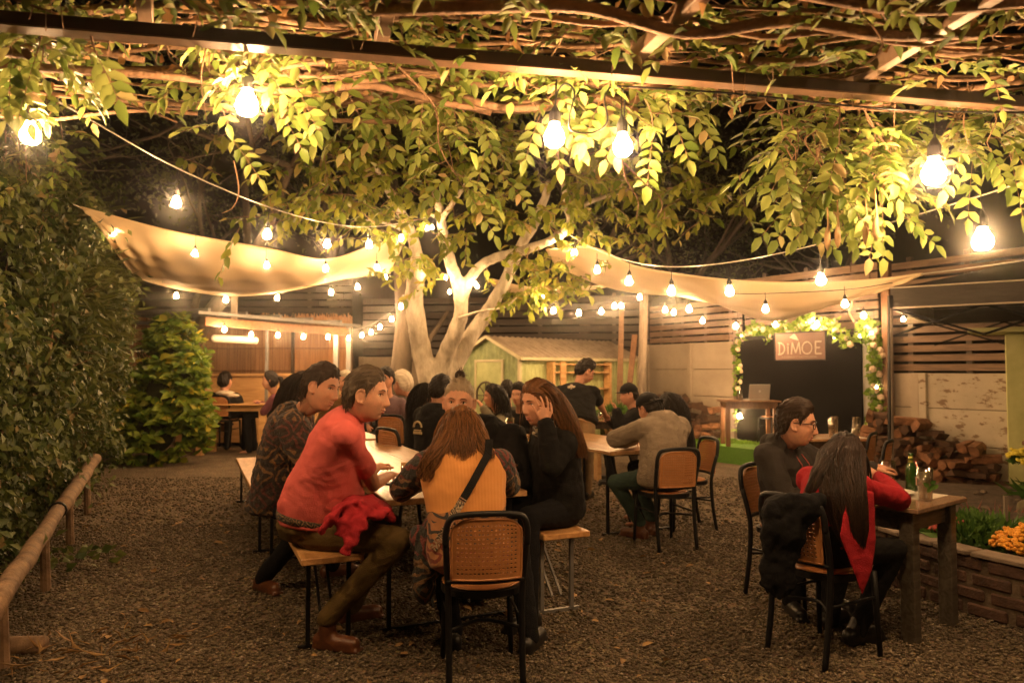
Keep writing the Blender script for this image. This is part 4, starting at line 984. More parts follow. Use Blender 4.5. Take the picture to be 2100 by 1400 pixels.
cable('light_cable', [W(1165, 480, 9.2), W(1215, 508, 8.6), W(1290, 535, 7.6), W(1375, 547, 6.6), W(1495, 538, 5.8), W(1640, 510, 5.0), W(1780, 470, 4.4), W(2015, 400, 3.7), W(2160, 350, 3.2)], .005, m_cable, 'long bright cable from the tree rising to the upper right')
string([(1147, 495, 9.3), (1178, 517, 8.7), (1225, 551, 8.0), (1290, 574, 7.4), (1377, 594, 6.5), (1496, 594, 5.7), (1683, 570, 4.8)], 'on the long cable right of the tree', 'bulbs on the upper right cable', 1.3, .17)
string([(231, 475, 7.4), (400, 518, 8.1), (547, 542, 8.9), (668, 549, 9.6), (773, 547, 10.2)], 'hanging in front of the left shade sail', 'bulbs along the left sail', 1.2, .20)
string([(262, 590, 9.4), (361, 605, 9.8), (463, 613, 10.3), (569, 609, 10.6), (679, 598, 10.9), (733, 587, 11.1), (790, 567, 11.3)], 'in the row under the left shade sail', 'bulbs under the left sail', 1.2, .12, 'black cable of the bulb row under the left shade sail')
string([(460, 674, 11.6), (515, 685, 12.0), (570, 686, 12.6), (622, 689, 13.2), (673, 689, 13.7)], 'under the orange plank of the shelter', 'bulbs on the shelter plank', 1.25, .12)
string([(715, 692, 13.6), (742, 686, 13.0), (761, 680, 12.6), (779, 669, 12.2), (803, 653, 11.7), (822, 627, 11.2)], 'on the cable rising from the shelter post to the tree', 'bulbs between shelter and tree', 1.2, .12, 'cable of bulbs rising from the shelter post to the tree')
string([(876, 467, 9.2), (886, 465, 9.3), (883, 556, 9.9), (914, 568, 9.8), (922, 597, 9.8), (974, 580, 9.9), (979, 586, 9.8)], 'in the fork of the pale tree', 'bulbs wound around the tree', .8, .1)
string([(1114, 608, 10.4), (1135, 635, 10.8), (1187, 640, 11.0), (1233, 637, 11.2), (1260, 626, 11.4), (1274, 626, 11.5), (1312, 608, 11.6)], 'in the row above the green shed', 'bulbs above the shed', 1.25, .12, 'dark cable of the bulb row above the green shed')
string([(1364, 634, 11.8), (1382, 639, 12.0), (1413, 632, 9.3), (1441, 656, 11.6), (1509, 667, 11.2)], 'before the slat fence left of the sign', 'bulbs left of the sign', 1.25, .12)
string([(1570, 631, 7.6), (1733, 621, 7.0)], 'on the thin cable across the right shade sail', 'bulbs across the right sail', 1.2, .16)
cable('light_cable', [W(1413, 600, 9.3), W(1480, 602, 8.6), W(1570, 602, 7.6), W(1733, 594, 7.0), W(1830, 580, 6.6)], .004, m_wire, 'thin dark cable crossing in front of the right shade sail')
string([(1590, 664, 11.2), (1675, 663, 10.9), (1771, 645, 10.2)], 'before the slat fence above the garland', 'bulbs above the garland', 1.3, .12)
# bulbs behind and above the viewer: the festoon goes on over the rest of the terrace
string([(-200, 560, 3.2)], 'outside the left edge, added to light the hedge', 'bulbs hanging close to the viewer', 1.3, .2, hi=True)  # unseen bulb, added to brighten the hedge
for i, (x, y, z) in enumerate([(2.6, 1.5, 2.5), (4.6, 2.4, 2.6)]):
    bulb(V(x, y, z), .2, f'{ORD[i]} bulb over the terrace behind the viewer', 'bulbs over the near terrace', 1.2)

# ================================================================ FLOWER GARLAND
m_fl = leafmat('garland_leaf', (.10, .22, .02), (.32, .45, .07), None, .4); m_rose = M('cream_rose', (.75, .58, .42), .6, .1)
gp = [(1512, 870), (1515, 800), (1518, 750), (1514, 712), (1530, 690), (1552, 672), (1575, 690), (1598, 670), (1615, 680), (1640, 662), (1660, 655), (1680, 672), (1702, 668), (1720, 688), (1745, 700), (1765, 682), (1785, 670), (1792, 700), (1795, 740), (1790, 790), (1797, 830), (1788, 870), (1780, 905)]
P = []
for (px, py) in gp:
    q = WP(px) + WN * .42; q2 = W(px, py, q.y); P.append(q2)
org = P[0]; r = empty('flower_garland', org, 0, 'garland of cream roses and green leaves framing the black backdrop', 'garland')
C_ = catmull(P, 8); mb = MB().tube([p - org for p in C_], .008, 5); mb.build('vine', m_fl, r)
LP, LA, LNn, LL = [], [], [], []
for p in C_:
    for k in range(9):
        LP.append(p + V(rnd(-.09, .09), rnd(-.05, .03), rnd(-.09, .09))); LA.append((rnd(-1, 1), rnd(-1, .3), rnd(-1, 1))); LNn.append((rnd(-1, 1), -1, rnd(-1, 1))); LL.append(rnd(.06, .12))
leaves('leaves', m_fl, LP, LA, LNn, LL, .3, LT5, .2, r, origin=org)
rose = MB()
rose.ell((0, 0, 0), (.040, .040, .034), nu=8, nv=6)
for k in range(6): a = k * 1.05; rose.ell((.030 * math.cos(a), .030 * math.sin(a), -.004), (.024, .024, .028), nu=6, nv=5)
rm = None
for i in range(2, len(C_), 3):
    p = C_[i] + V(rnd(-.07, .07), -.06, rnd(-.05, .05))
    if rm is None: o = rose.build('rose', m_rose, r, smooth=True); rm = o.data
    else: o = bpy.data.objects.new('rose', rm); col.objects.link(o); o.parent = r
    o.location = p - org; o.rotation_euler = (1.3 + rnd(-.5, .5), rnd(-.5, .5), 0)
gl = emis('fairy_light', (1, .66, .34), 160)
fm = None
for (px, py) in [(1517, 757), (1521, 690), (1553, 678), (1588, 664), (1602, 690), (1651, 660), (1666, 655), (1711, 691), (1764, 689), (1787, 683), (1797, 794), (1518, 848)]:
    q = WP(px) + WN * .5; q2 = W(px, py, q.y) - org
    if fm is None: o = MB().ell((0, 0, 0), (.017, .017, .02), nu=7, nv=5).build('fairy_light', gl, r, smooth=True); fm = o.data
    else: o = bpy.data.objects.new('fairy_light', fm); col.objects.link(o); o.parent = r
    o.location = q2
q = W(1516, 853, 11.9); q.z = max(q.z, .3)
q = W(1517, 852, 11.9)
bulb(q, .02, 'glowing lamp low behind the laptop table', 'bulbs above the garland', 1.3)
bulb(W(1852, 653, 7.3), .06, 'small glowing lamp hung under the corner of the black tent', None, .7)

# ================================================================ HAZE
hz = MB().box((0, 9, 4), (60, 40, 10.2)).build('haze', None, kind='stuff', label='thin haze added for the lens glow around the bulbs')  # added volume, stands in for lens diffusion around the bulbs
hz.data.materials.clear()
hm = bpy.data.materials.new('haze_air'); hm.use_nodes = True; n = hm.node_tree; n.nodes.remove(n.nodes['Principled BSDF'])
pv = n.nodes.new('ShaderNodeVolumePrincipled'); pv.inputs['Density'].default_value = .0046; pv.inputs['Anisotropy'].default_value = .982
pv.inputs['Color'].default_value = (.9, .88, .85, 1); n.links.new(pv.outputs[0], n.nodes['Material Output'].inputs['Volume'])
hz.data.materials.append(hm)
# ================================================================ FURNITURE
def chair_proto():
    r = empty('cane_chair', (0, 0, 0), 0)
    # seat
    ring = [V(.20 * math.copysign(abs(math.cos(a)) ** .75, math.cos(a)), .20 * math.copysign(abs(math.sin(a)) ** .75, math.sin(a)), .445) for a in [2 * math.pi * i / 28 for i in range(28)]]
    mb = MB(); n = 28
    vs = [p for p in ring] + [p + V(0, 0, -.03) for p in ring]
    mb.add(vs, [tuple(range(n)), tuple(reversed(range(n, 2 * n)))] + [(i, n + i, n + (i + 1) % n, (i + 1) % n) for i in range(n)])
    mb.build('seat_rim', m_black, r)
    MB().lathe([(.01, .446), (.188, .446), (.196, .450), (.188, .455), (.01, .452)], (0, 0, 0), 28).build('seat', m_cane, r, smooth=True)
    # legs
    for s in (-1, 1):
        MB().tube([(s * .165, .165, .43), (s * .172, .178, .2), (s * .178, .19, 0)], [.017, .015, .013], 8).build('leg', m_black, r, smooth=True)
    for s in (-1, 1):
        MB().tube(catmull([(s * .172, -.235, 0), (s * .172, -.20, .22), (s * .175, -.185, .43), (s * .182, -.20, .55), (s * .190, -.235, .68)], 4), .0155, 8).build('leg', m_black, r, smooth=True)
    top = [V(-.190, -.235, .67), V(-.190, -.246, .74), V(-.168, -.258, .80), V(-.10, -.272, .818), V(0, -.280, .822), V(.10, -.272, .818), V(.168, -.258, .80), V(.190, -.246, .74), V(.190, -.235, .67)]
    MB().tube(catmull(top, 4), .0155, 8).build('back_frame', m_black, r, smooth=True)
    MB().tube(catmull([(-.18, -.20, .50), (0, -.235, .50), (.18, -.20, .50)], 5), .011, 6).build('back_rail', m_black, r, smooth=True)
    MB().tube(catmull([(-.17, -.19, .27), (0, -.06, .27), (.17, -.19, .27)], 6), .009, 6).build('stretcher', m_black, r, smooth=True)
    for s in (-1, 1): MB().tube([(s * .17, -.195, .30), (s * .172, .175, .30)], .008, 6).build('stretcher', m_black, r, smooth=True)
    # pierced back panel
    nx, nz = 17, 14; vs = []; fs = []
    def pt(u, v):
        k = max(0, (v - .55) / .45); x = .163 * u * (1 - .14 * k * k * abs(u) ** 2); z = .655 + .142 * v - (.03 * (abs(u) ** 4) if v > .6 else 0) * k
        return (x, -.232 - .03 * (v * .5 + .5) + .03 * u * u - .02, z)
    for i in range(nx):
        for j in range(nz):
            u0, u1 = -1 + 2 * i / nx, -1 + 2 * (i + 1) / nx; v0, v1 = -1 + 2 * j / nz, -1 + 2 * (j + 1) / nz
            uc, vc = (u0 + u1) / 2, (v0 + v1) / 2; h = .56 if (0 < j < nz - 1 and 0 < i < nx - 1) else 0
            k = len(vs)
            vs += [pt(u0, v0), pt(u1, v0), pt(u1, v1), pt(u0, v1)]
            if h:
                du, dv = (u1 - u0) / 2 * h, (v1 - v0) / 2 * h
                vs += [pt(uc - du, vc - dv * .7), pt(uc + du, vc - dv * .7), pt(uc + du, vc + dv * .7), pt(uc - du, vc + dv * .7)]
                fs += [(k, k + 1, k + 5, k + 4), (k + 1, k + 2, k + 6, k + 5), (k + 2, k + 3, k + 7, k + 6), (k + 3, k, k + 4, k + 7)]
            else: fs.append((k, k + 1, k + 2, k + 3))
    bp = MB().add(vs, fs).build('backrest', m_cane, r)
    md = bp.modifiers.new('t', 'SOLIDIFY'); md.thickness = .006; md.offset = 0
    edge = [pt(-1 + 2 * i / 12, -1) for i in range(13)] + [pt(1, -1 + 2 * i / 8) for i in range(1, 9)] + [pt(1 - 2 * i / 12, 1) for i in range(1, 13)] + [pt(-1, 1 - 2 * i / 8) for i in range(1, 9)]
    MB().tube(edge, .007, 6).build('panel_rim', m_cane, bp, smooth=True)
    return r
CH0 = chair_proto(); CH_USED = [False]
def chair(x, y, face, label, z=0, s=1.0, group='black chairs with tan cane backs'):
    """face = (dx, dy) the way the sitter looks"""
    o = CH0 if not CH_USED[0] else copy_tree(CH0); CH_USED[0] = True
    o.location = (x, y, z); o.rotation_euler = (0, 0, math.atan2(-face[0], face[1])); o.scale = (s,) * 3
    return tag(o, label, 'chair', group)
chair(-.15, 3.60, (-.15, .99), 'black chair with pierced tan back nearest the viewer, under the woman in orange', s=.98)
chair(1.27, 6.18, (-.3, .95), 'chair with tan cane back carrying the man in the grey hoodie')
chair(1.60, 6.85, (-.93, -.2), 'chair with tan back just behind the grey hoodie chair')
chair(1.62, 3.84, (.87, .5), 'chair with tan pierced back half covered by a black jacket')
chair(1.80, 4.75, (.61, -.79), 'black chair with tan back under the man with glasses')
chair(-1.60, 9.2, (.9, .3), 'curved tan chair back touching the face of the man in pink, leftmost of three', s=1.1)
chair(-1.38, 9.3, (.45, .9), 'empty tan chair back seen between the man in pink and the black haired women', s=1.1)
chair(-.97, 7.15, (.75, .6), 'tan chair back under the person in the black printed hoodie', s=1.1)
chair(-5.05, 12.9, (.1, 1), 'tan chair in the far left corner under the person with the white collar', z=.1, s=1.12)
chair(-5.5, 14.2, (1, -.3), 'chair in the shade of the shelter, far left', z=0)
chair(4.25, 11.9, (-.9, -.3), 'tan chair standing on the grass stage behind the laptop table', z=.26)
chair(3.2, 6.8, (-.75, .55), 'curved tan chair back left of the tent pole, the nearer of two')
chair(3.45, 7.6, (-.75, .55), 'curved tan chair back left of the tent pole, the farther of two')

U = V(-.400, .917, 0); Wd = V(.917, .400, 0)
def plank(name, start, L, w, z, label, cat, th=.035, legs=(.35,), m=None, group=None, legm=None):
    """a folding bench or table: start = middle of its near end; it runs along U"""
    rz = math.atan2(-U.x, U.y); r = empty(name, (start.x, start.y, 0), rz, label, cat, group)
    nb = 1 if w < .5 else 3; bw = w / nb
    mb = MB()
    for i in range(nb): mb.box((-w / 2 + bw * (i + .5), L / 2, z - th / 2), (bw - .002, L, th), bev=.005)
    mb.build('seat' if cat == 'bench' else 'tabletop', m or (m_pine if cat == 'bench' else m_tabletop), r)
    hw = w / 2 - .055
    for yy, sg in ((.14, 1), (L - .14, -1)):
        f = MB()
        for s in (-1, 1): f.bar((s * hw, yy, 0), (s * hw, yy, z - th), .022, .022)
        f.bar((-hw - .05, yy, .012), (hw + .05, yy, .012), .022, .022); f.bar((-hw, yy, z - th - .012), (hw, yy, z - th - .012), .022, .022)
        f.build('leg_frame', legm or m_steel, r)
        b = MB(); b.bar((-hw * .3, yy, .10), (-hw * .3, yy + sg * .36, z - th - .01), .014, .014); b.bar((hw * .3, yy, .10), (hw * .3, yy + sg * .36, z - th - .01), .014, .014)
        b.build('brace', legm or m_steel, r)
    return r
T1 = V(-.295, 4.155, 0); plank('folding_table', T1, 3.42, .845, .75, 'long varnished wooden folding table in the centre with four people around it', 'table', legm=m_black)
plank('folding_table', T1 + U * 3.46, 1.8, .82, .765, 'far wooden table continuing the central table, behind the man in pink', 'table', legm=m_black)
plank('wooden_bench', V(-.915, 3.79, 0), 2.2, .32, .50, 'pine bench under the man in the pink polo shirt', 'bench', legm=m_black)
plank('wooden_bench', V(-.915, 3.79, 0) + U * 2.24 - Wd * .02, 2.7, .40, .475, 'long empty bench with shining top at the left of the central table', 'bench', legm=m_black)
plank('wooden_bench', V(.325, 4.335, 0), 2.2, .31, .50, 'pine bench at the right of the central table under the woman in black', 'bench', legm=m_steel)
c = V(.85, 6.36, 0); plank('metal_leg_table', c + Wd * .39, 1.9, .78, .75, 'wooden table with thin black legs in front of the grey hoodie man', 'table', legm=m_black)
plank('folding_table', V(-.15, 7.35, 0), 2.3, .8, .76, 'table full of glasses between the people in the middle distance', 'table', legm=m_black)
def fourleg(name, P0, ux, uy, w, l, z, label, top=None, leg=None, lt=.07, apron=.1, zb_=0, shelf=None):
    """P0 = near-left corner; ux along width, uy along length"""
    rz = math.atan2(ux.y, ux.x); r = empty(name, (P0.x, P0.y, zb_), rz, label, 'table')
    mb = MB().box((w / 2, l / 2, z - .0125), (w, l, .025), bev=.004); mb.build('tabletop', top or m_tabletop, r)
    i_ = .045 + lt / 2
    for x in (i_, w - i_):
        for y in (i_, l - i_): MB().box((x, y, (z - .025) / 2), (lt, lt, z - .026), bev=.004).build('leg', leg or m_darkwood, r)
    for (x, y, sx, sy) in ((w / 2, i_, w - 2 * i_ - lt, .022), (w / 2, l - i_, w - 2 * i_ - lt, .022), (i_, l / 2, .022, l - 2 * i_ - lt), (w - i_, l / 2, .022, l - 2 * i_ - lt)):
        MB().box((x, y, z - .026 - apron / 2), (sx, sy, apron), bev=.002).build('apron', leg or m_darkwood, r)
    if shelf: MB().box((w / 2, l / 2, shelf), (w - .1, l - .1, .02)).build('shelf', leg, r)
    return r
m_glossy = woodmat('glossy_dark_top', (.20, .12, .07), (.30, .19, .12), .16, 'Y', 6, .03, coat=.6)
NC = G(1882, 1045, .725); ES = V(.793, .61, 0); EL = V(-.61, .793, 0)
m_apron = woodmat('grey_brown_leg_wood', (.055, .045, .033), (.13, .11, .085), .45, 'X', 12)
fourleg('dark_wood_table', NC, ES, EL, .63, .86, .725, 'dark wooden table with glossy top and square legs at the right front', m_glossy, m_apron, .075, .11)
q = W(1197, 863, 10.3); fourleg('dark_wood_table', V(q.x, q.y, 0), V(1, .1, 0).normalized(), V(-.1, 1, 0).normalized(), 1.0, .8, .75, 'dark table with small glasses beside the waiter', m_glossy, m_darkwood, .1, .1)
q = W(1484, 826, 11.5); fourleg('laptop_table', V(q.x, q.y, 0), V(.97, -.1, 0).normalized(), V(.1, .97, 0).normalized(), .88, .62, .72, 'brown wooden table on the grass stage carrying a laptop', m_midwood, m_midwood, .065, .1, .26)
q = W(395, 830, 12.5); fourleg('pine_table', V(q.x, q.y, 0), V(1, .05, 0).normalized(), V(-.05, 1, 0).normalized(), 1.25, .8, .88, 'orange pine table with thick legs at the far left', m_ply, m_ply, .11, .1)
q = W(1222, 905, 9.7); 
r = empty('wooden_bench', (q.x, q.y, 0), .1, 'orange wooden bench beside the waiter, seen under the dark table', 'bench')
MB().box((.35, 0, .42), (.8, .28, .05), bev=.004).build('seat', m_ply, r)
for x in (.02, .68): MB().box((x, 0, .2), (.05, .24, .39)).build('leg', m_ply, r)

# ---- laptop and jar on the stage table
q = W(1551, 824, 11.75); q.z = .985
r = empty('laptop', q, math.radians(182), 'silver laptop open with its back to the viewer on the stage table', 'laptop')
m_alu = M('aluminium', (.55, .52, .48), .35, .05, 8, metal=.6)
MB().box((0, .0, .008), (.34, .24, .016), bev=.004).build('base', m_alu, r)
sc_ = MB().box((0, -.13, .135), (.34, .01, .235), R=Matrix.Rotation(math.radians(12), 3, 'X'), bev=.004).build('lid', m_alu, r)
MB().lathe([(.001, -.002), (.018, -.002), (.018, .002), (.001, .002)], (0, -.142, .14), 12, R=Matrix.Rotation(math.radians(102), 3, 'X')).build('emblem', M('pale_emblem', (.8, .8, .78), .3, .02), sc_)
# laptop back must face the viewer
r.rotation_euler = (0, 0, math.radians(4))
def thinglass(name, c=(.9, .9, .88), refl=.18):
    m = bpy.data.materials.new(name); m.use_nodes = True; n = m.node_tree; L = n.links
    t = n.nodes.new('ShaderNodeBsdfTransparent'); t.inputs[0].default_value = tuple(c) + (1,)
    g = n.nodes.new('ShaderNodeBsdfGlossy'); g.inputs['Roughness'].default_value = .04
    fr = n.nodes.new('ShaderNodeLayerWeight'); fr.inputs[0].default_value = .45
    ma = n.nodes.new('ShaderNodeMath'); ma.operation = 'MULTIPLY_ADD'; ma.inputs[1].default_value = .75; ma.inputs[2].default_value = refl * .3
    L.new(fr.outputs['Facing'], ma.inputs[0]); mx = n.nodes.new('ShaderNodeMixShader'); L.new(ma.outputs[0], mx.inputs[0])
    L.new(t.outputs[0], mx.inputs[1]); L.new(g.outputs[0], mx.inputs[2]); L.new(mx.outputs[0], n.nodes['Material Output'].inputs['Surface']); return m
m_glass = thinglass('clear_glass', refl=.5)
def liquid(name, c, c2, tr=.6):
    m = M(name, c, .08, .2, 25, c2=c2, coat=.5); n, L, b = nodes_of(m)
    t = n.nodes.new('ShaderNodeBsdfTranslucent'); t.inputs[0].default_value = tuple(c2) + (1,); mx = n.nodes.new('ShaderNodeMixShader'); mx.inputs[0].default_value = tr
    L.new(b.outputs[0], mx.inputs[1]); L.new(t.outputs[0], mx.inputs[2]); L.new(mx.outputs[0], n.nodes['Material Output'].inputs['Surface']); return m
m_beer = liquid('dark_beer', (.16, .03, .01), (.55, .16, .05)); m_pint = liquid('red_beer', (.18, .02, .01), (.5, .06, .02))
def tumbler(name, p, rad, h, label, liquid=None, fill=.7, cat='glass', group=None, taper=.82):
    r = empty(name, p, 0, label, cat, group)
    t = .0025; rb = rad * taper
    MB().lathe([(.001, 0), (rb, 0), (rad, h), (rad - t, h), (rb - t, .010), (.001, .010)], (0, 0, 0), 20).build('glass_wall', m_glass, r, smooth=True)
    if liquid:
        rf = rb + (rad - rb) * fill; MB().lathe([(.001, .0112), (rb - t - .0006, .0112), (rf - t - .0006, h * fill), (.001, h * fill)], (0, 0, 0), 20).build('drink', liquid, r, smooth=True)
    return r
q = W(1518, 822, 11.7); q.z = .981; tumbler('glass_jar', q, .045, .16, 'clear glass jar beside the laptop')
# ---- things on the right front table
m_moj = liquid('mojito', (.66, .52, .22), (.88, .80, .50), .4); m_foam = M('beer_foam', (.75, .55, .38), .6, .1)
q = G(1898, 1026, .725); q.z = .7262
mj = tumbler('mojito_glass', q, .042, .178, 'tall glass of pale drink with mint leaves and a striped straw', m_moj, .88)
leaves('mint_leaves', m_leaf_g, [(0.012, -.036, .06), (.0, -.038, .08), (.02, -.036, .075), (-.01, -.036, .05), (.005, -.037, .10), (.0, 0, .15), (.01, 0, .15)], [(.5, 0, 1), (-.8, 0, .6), (1, 0, .4), (.6, 0, .9), (.9, 0, .3), (1, .3, .1), (-1, .2, .1)], [(0, -1, 0)] * 5 + [(0, 0, 1)] * 2, [.045, .04, .04, .05, .04, .03, .03], .33, LT8, .1, mj)
stw = MB().tube([(.005, 0, .03), (-.045, .01, .215)], .0035, 8)
def stripemat():
    m = M('striped_straw', (.8, .75, .7), .4, .02); n, L, b = nodes_of(m); tc = n.nodes.new('ShaderNodeTexCoord'); wv = n.nodes.new('ShaderNodeTexWave'); wv.bands_direction = 'Z'; wv.inputs['Scale'].default_value = 16
    L.new(tc.outputs['Object'], wv.inputs['Vector']); r = n.nodes.new('ShaderNodeValToRGB'); r.color_ramp.interpolation = 'CONSTANT'; r.color_ramp.elements[0].color = (.8, .05, .04, 1); r.color_ramp.elements[1].position = .5; r.color_ramp.elements[1].color = (.85, .75, .7, 1)
    L.new(wv.outputs['Fac'], r.inputs[0]); L.new(r.outputs[0], b.inputs['Base Color']); return m
stw.build('straw', stripemat(), mj, smooth=True)
q = V(2.23, 4.44, .7262); q = NC + ES * .50 + EL * .55; q.z = .7262
bq = W(1827, 985, 4.60); bq = NC + ES * .573 + EL * .417; bq.z = .7262
BG = tumbler('beer_glass', bq, .040, .17, 'glass of amber beer held by the man with glasses', m_beer, .72)
bot = NC + ES * .585 + EL * .29; bot.z = .7262
r = empty('beer_bottle', bot, 0, 'green glass beer bottle with foil neck and small white label', 'bottle')
MB().lathe([(.001, 0), (.030, 0), (.0305, .01), (.0305, .12), (.027, .145), (.014, .175), (.012, .215), (.0135, .218), (.0135, .228), (.001, .228)], (0, 0, 0), 20).build('bottle_glass', M('bottle_green', (.018, .05, .008), .12, .2, 4, coat=.8), r, smooth=True)
MB().lathe([(.0156, .168), (.0132, .19), (.0128, .21)], (0, 0, 0), 14).build('foil', M('gold_foil', (.35, .32, .08), .3, .3, 60, metal=.7), r, smooth=True)
pl_ = MB(); 
for i in range(5):
    a0 = -1.2 + i * .22; a1 = a0 + .22; pl_.add([(.031 * math.cos(a0), .031 * math.sin(a0), .04), (.031 * math.cos(a1), .031 * math.sin(a1), .04), (.031 * math.cos(a1), .031 * math.sin(a1), .09), (.031 * math.cos(a0), .031 * math.sin(a0), .09)], [(0, 1, 2, 3)])
pl_.build('paper_label', M('paper_label', (.6, .35, .3), .6, .2, 60), r)
m_china = M('white_china', (.7, .66, .58), .25, .04)
def plate(p, rad, label, sx=1.0):
    o = MB().lathe([(.001, 0), (rad * .6, 0), (rad * .95, .016), (rad, .018), (rad * .94, .020), (rad * .58, .006), (.001, .005)], (0, 0, 0), 28).build('plate', m_china, smooth=True, label=label, cat='plate')
    o.location = p; o.scale = (sx, 1, 1); return o
plate(NC + ES * .40 + EL * .31 + V(0, 0, .0015), .12, 'white plate on the dark front table, left of the mojito')
mb = MB().box((0, 0, .0008), (.30, .21, .0016)); o = mb.build('paper_placemat', M('placemat_paper', (.62, .56, .46), .5, .05), label='pale paper mat lying under the mojito glass', cat='placemat'); o.location = NC + ES * .46 + EL * .2 + V(0, 0, .0002); o.rotation_euler = (0, 0, .66)
# ---- things on the central table
q = T1 + U * .42 + Wd * .10; q.z = .7515; q = W(829, 948, 4.62); q.z = .7512
r = empty('corked_vial', q, 0, 'small corked glass vial with a cherry inside on the central table', 'vial')
MB().lathe([(.001, 0), (.021, 0), (.021, .105), (.019, .105), (.019, .004), (.001, .004)], (0, 0, 0), 16).build('vial_glass', m_glass, r, smooth=True)
MB().lathe([(.001, .096), (.0185, .096), (.020, .125), (.001, .125)], (0, 0, 0), 12).build('cork', M('cork', (.42, .25, .12), .9, .2, 40), r)
MB().ell((0, 0, .02), (.011, .011, .011)).build('cherry', M('cherry', (.25, .01, .01), .2, .1), r, smooth=True)
leaves('sprig', m_leaf_g, [(0, -.004, .03)] * 4, [(.3, 0, 1), (-.4, 0, 1), (.7, 0, .7), (-.7, 0, .6)], [(0, -1, 0)] * 4, [.035] * 4, .3, LT8, .1, r)
mb = MB().box((0, 0, .0045), (.075, .15, .009), bev=.003); o = mb.build('mobile_phone', m_black, label='black phone lying on the central table by the man in pink', cat='phone'); q = W(797, 948, 4.55); o.location = (q.x, q.y, .7512); o.rotation_euler = (0, 0, 1.1)
# glasses in the middle distance
q = W(1051, 872, 8.6); q.z = .762; tumbler('beer_glass', V(-.02 + .0, 7.62, .762), .045, .2, 'pint of red beer standing behind the shoulder of the man with the bun', m_pint, .8)
for i, (x, y) in enumerate([(-.12, 7.75), (-.2, 7.9), (-.35, 8.1), (-.5, 8.0), (-.3, 8.5), (-.75, 8.9), (-.45, 7.6)]):
    tumbler('drinking_glass', V(x, y, .762), .036, .12, 'clear drinking glass on the crowded table in the middle distance', None, group='glasses on the middle table')
q = W(1200, 862, 10.4)
for i in range(8): tumbler('shot_glass', V(q.x + .06 + .05 * i, 10.55 + .06 * (i % 3), .752), .018, .11, 'small clear glass in the cluster beside the waiter', m_china if i % 2 else None, .6, group='small glasses beside the waiter')
# table with empty glasses behind the man with glasses
q = W(1655, 905, 7.4); fourleg('service_table', V(q.x, q.y, 0), V(1, .1, 0).normalized(), V(-.1, 1, 0).normalized(), .72, .6, .76, 'table crowded with empty glasses behind the man with glasses', m_tabletop, m_darkwood, .06, .08)
for i in range(11):
    tumbler('empty_glass', V(q.x + .06 + .06 * i, q.y + .1 + .12 * (i % 4), .762 ), .04, (.13, .20, .11)[i % 3], 'empty clear glass on the table behind the man with glasses', None, group='empty glasses on the service table')

# ================================================================ FIREWOOD
m_logend = M('split_wood', (.17, .07, .03), .85, .4, 12, bump=.7, bscale=30, c2=(.32, .15, .07)); m_logd = M('dark_split_wood', (.07, .035, .018), .9, .4, 12, bump=.6, bscale=30)
def logmesh(k):
    random.seed(900 + k); n = random.choice((3, 4, 6, 8)); Ll = rnd(.26, .42); vs = []
    rr = [rnd(.042, .072) for _ in range(n)]
    for z in (-Ll / 2, Ll / 2):
        for i in range(n): a = 2 * math.pi * i / n + .3; vs.append((rr[i] * math.cos(a) * rnd(.93, 1.07), z + rnd(-.015, .015), rr[i] * math.sin(a) * rnd(.93, 1.07)))
    me = bpy.data.meshes.new('firewood_log'); me.from_pydata(vs, [], [tuple(range(n)), tuple(reversed(range(n, 2 * n)))] + [(i, n + i, n + (i + 1) % n, (i + 1) % n) for i in range(n)])
    me.materials.append(m_logend if k % 2 else m_logd); return me
LM = [logmesh(k) for k in range(12)]; random.seed(31)
def pile(px0, px1, zprof, label, group, rows=3, depth=.5, step=.115, out=.22, ground_z=0):
    a_, b_ = WP(px0), WP(px1); L_ = (b_ - a_).length; d = (b_ - a_).normalized()
    for row in range(rows):
        s = 0.0
        while s < L_:
            t = s / L_; top = np.interp(t, [q[0] for q in zprof], [q[1] for q in zprof]) * (1 - .33 * row)
            z = .06
            while z < top:
                p = a_ + d * (s + rnd(-.03, .03)) + WN * (out + row * depth / rows + rnd(-.03, .03))
                o = bpy.data.objects.new('firewood_log', random.choice(LM)); col.objects.link(o)
                o.location = (p.x, p.y, z + ground_z); 
                flat_ = random.random() < .35
                o.rotation_euler = (rnd(-.25, .25), rnd(0, 6.28), math.atan2(WN.y, WN.x) + math.pi / 2 + (rnd(-.4, .4) if not flat_ else rnd(.9, 2.2)))
                o.scale = (rnd(.8, 1.3),) * 3
                tag(o, label, 'firewood', group); z += step * rnd(.85, 1.15)
            s += step * 1.15 * rnd(.8, 1.2)
pile(1822, 2064, [(0, .86), (.2, .84), (.45, .74), (.7, .60), (1, .42)], 'split log in the firewood pile below the flaking wall', 'firewood pile below the flaking wall', 2, .42, .112, .42)
pile(1352, 1500, [(0, .85), (.3, 1.02), (.6, .95), (1, .8)], 'split log in the firewood pile left of the grass stage', 'firewood pile left of the stage', 2, .45, .15, .35)

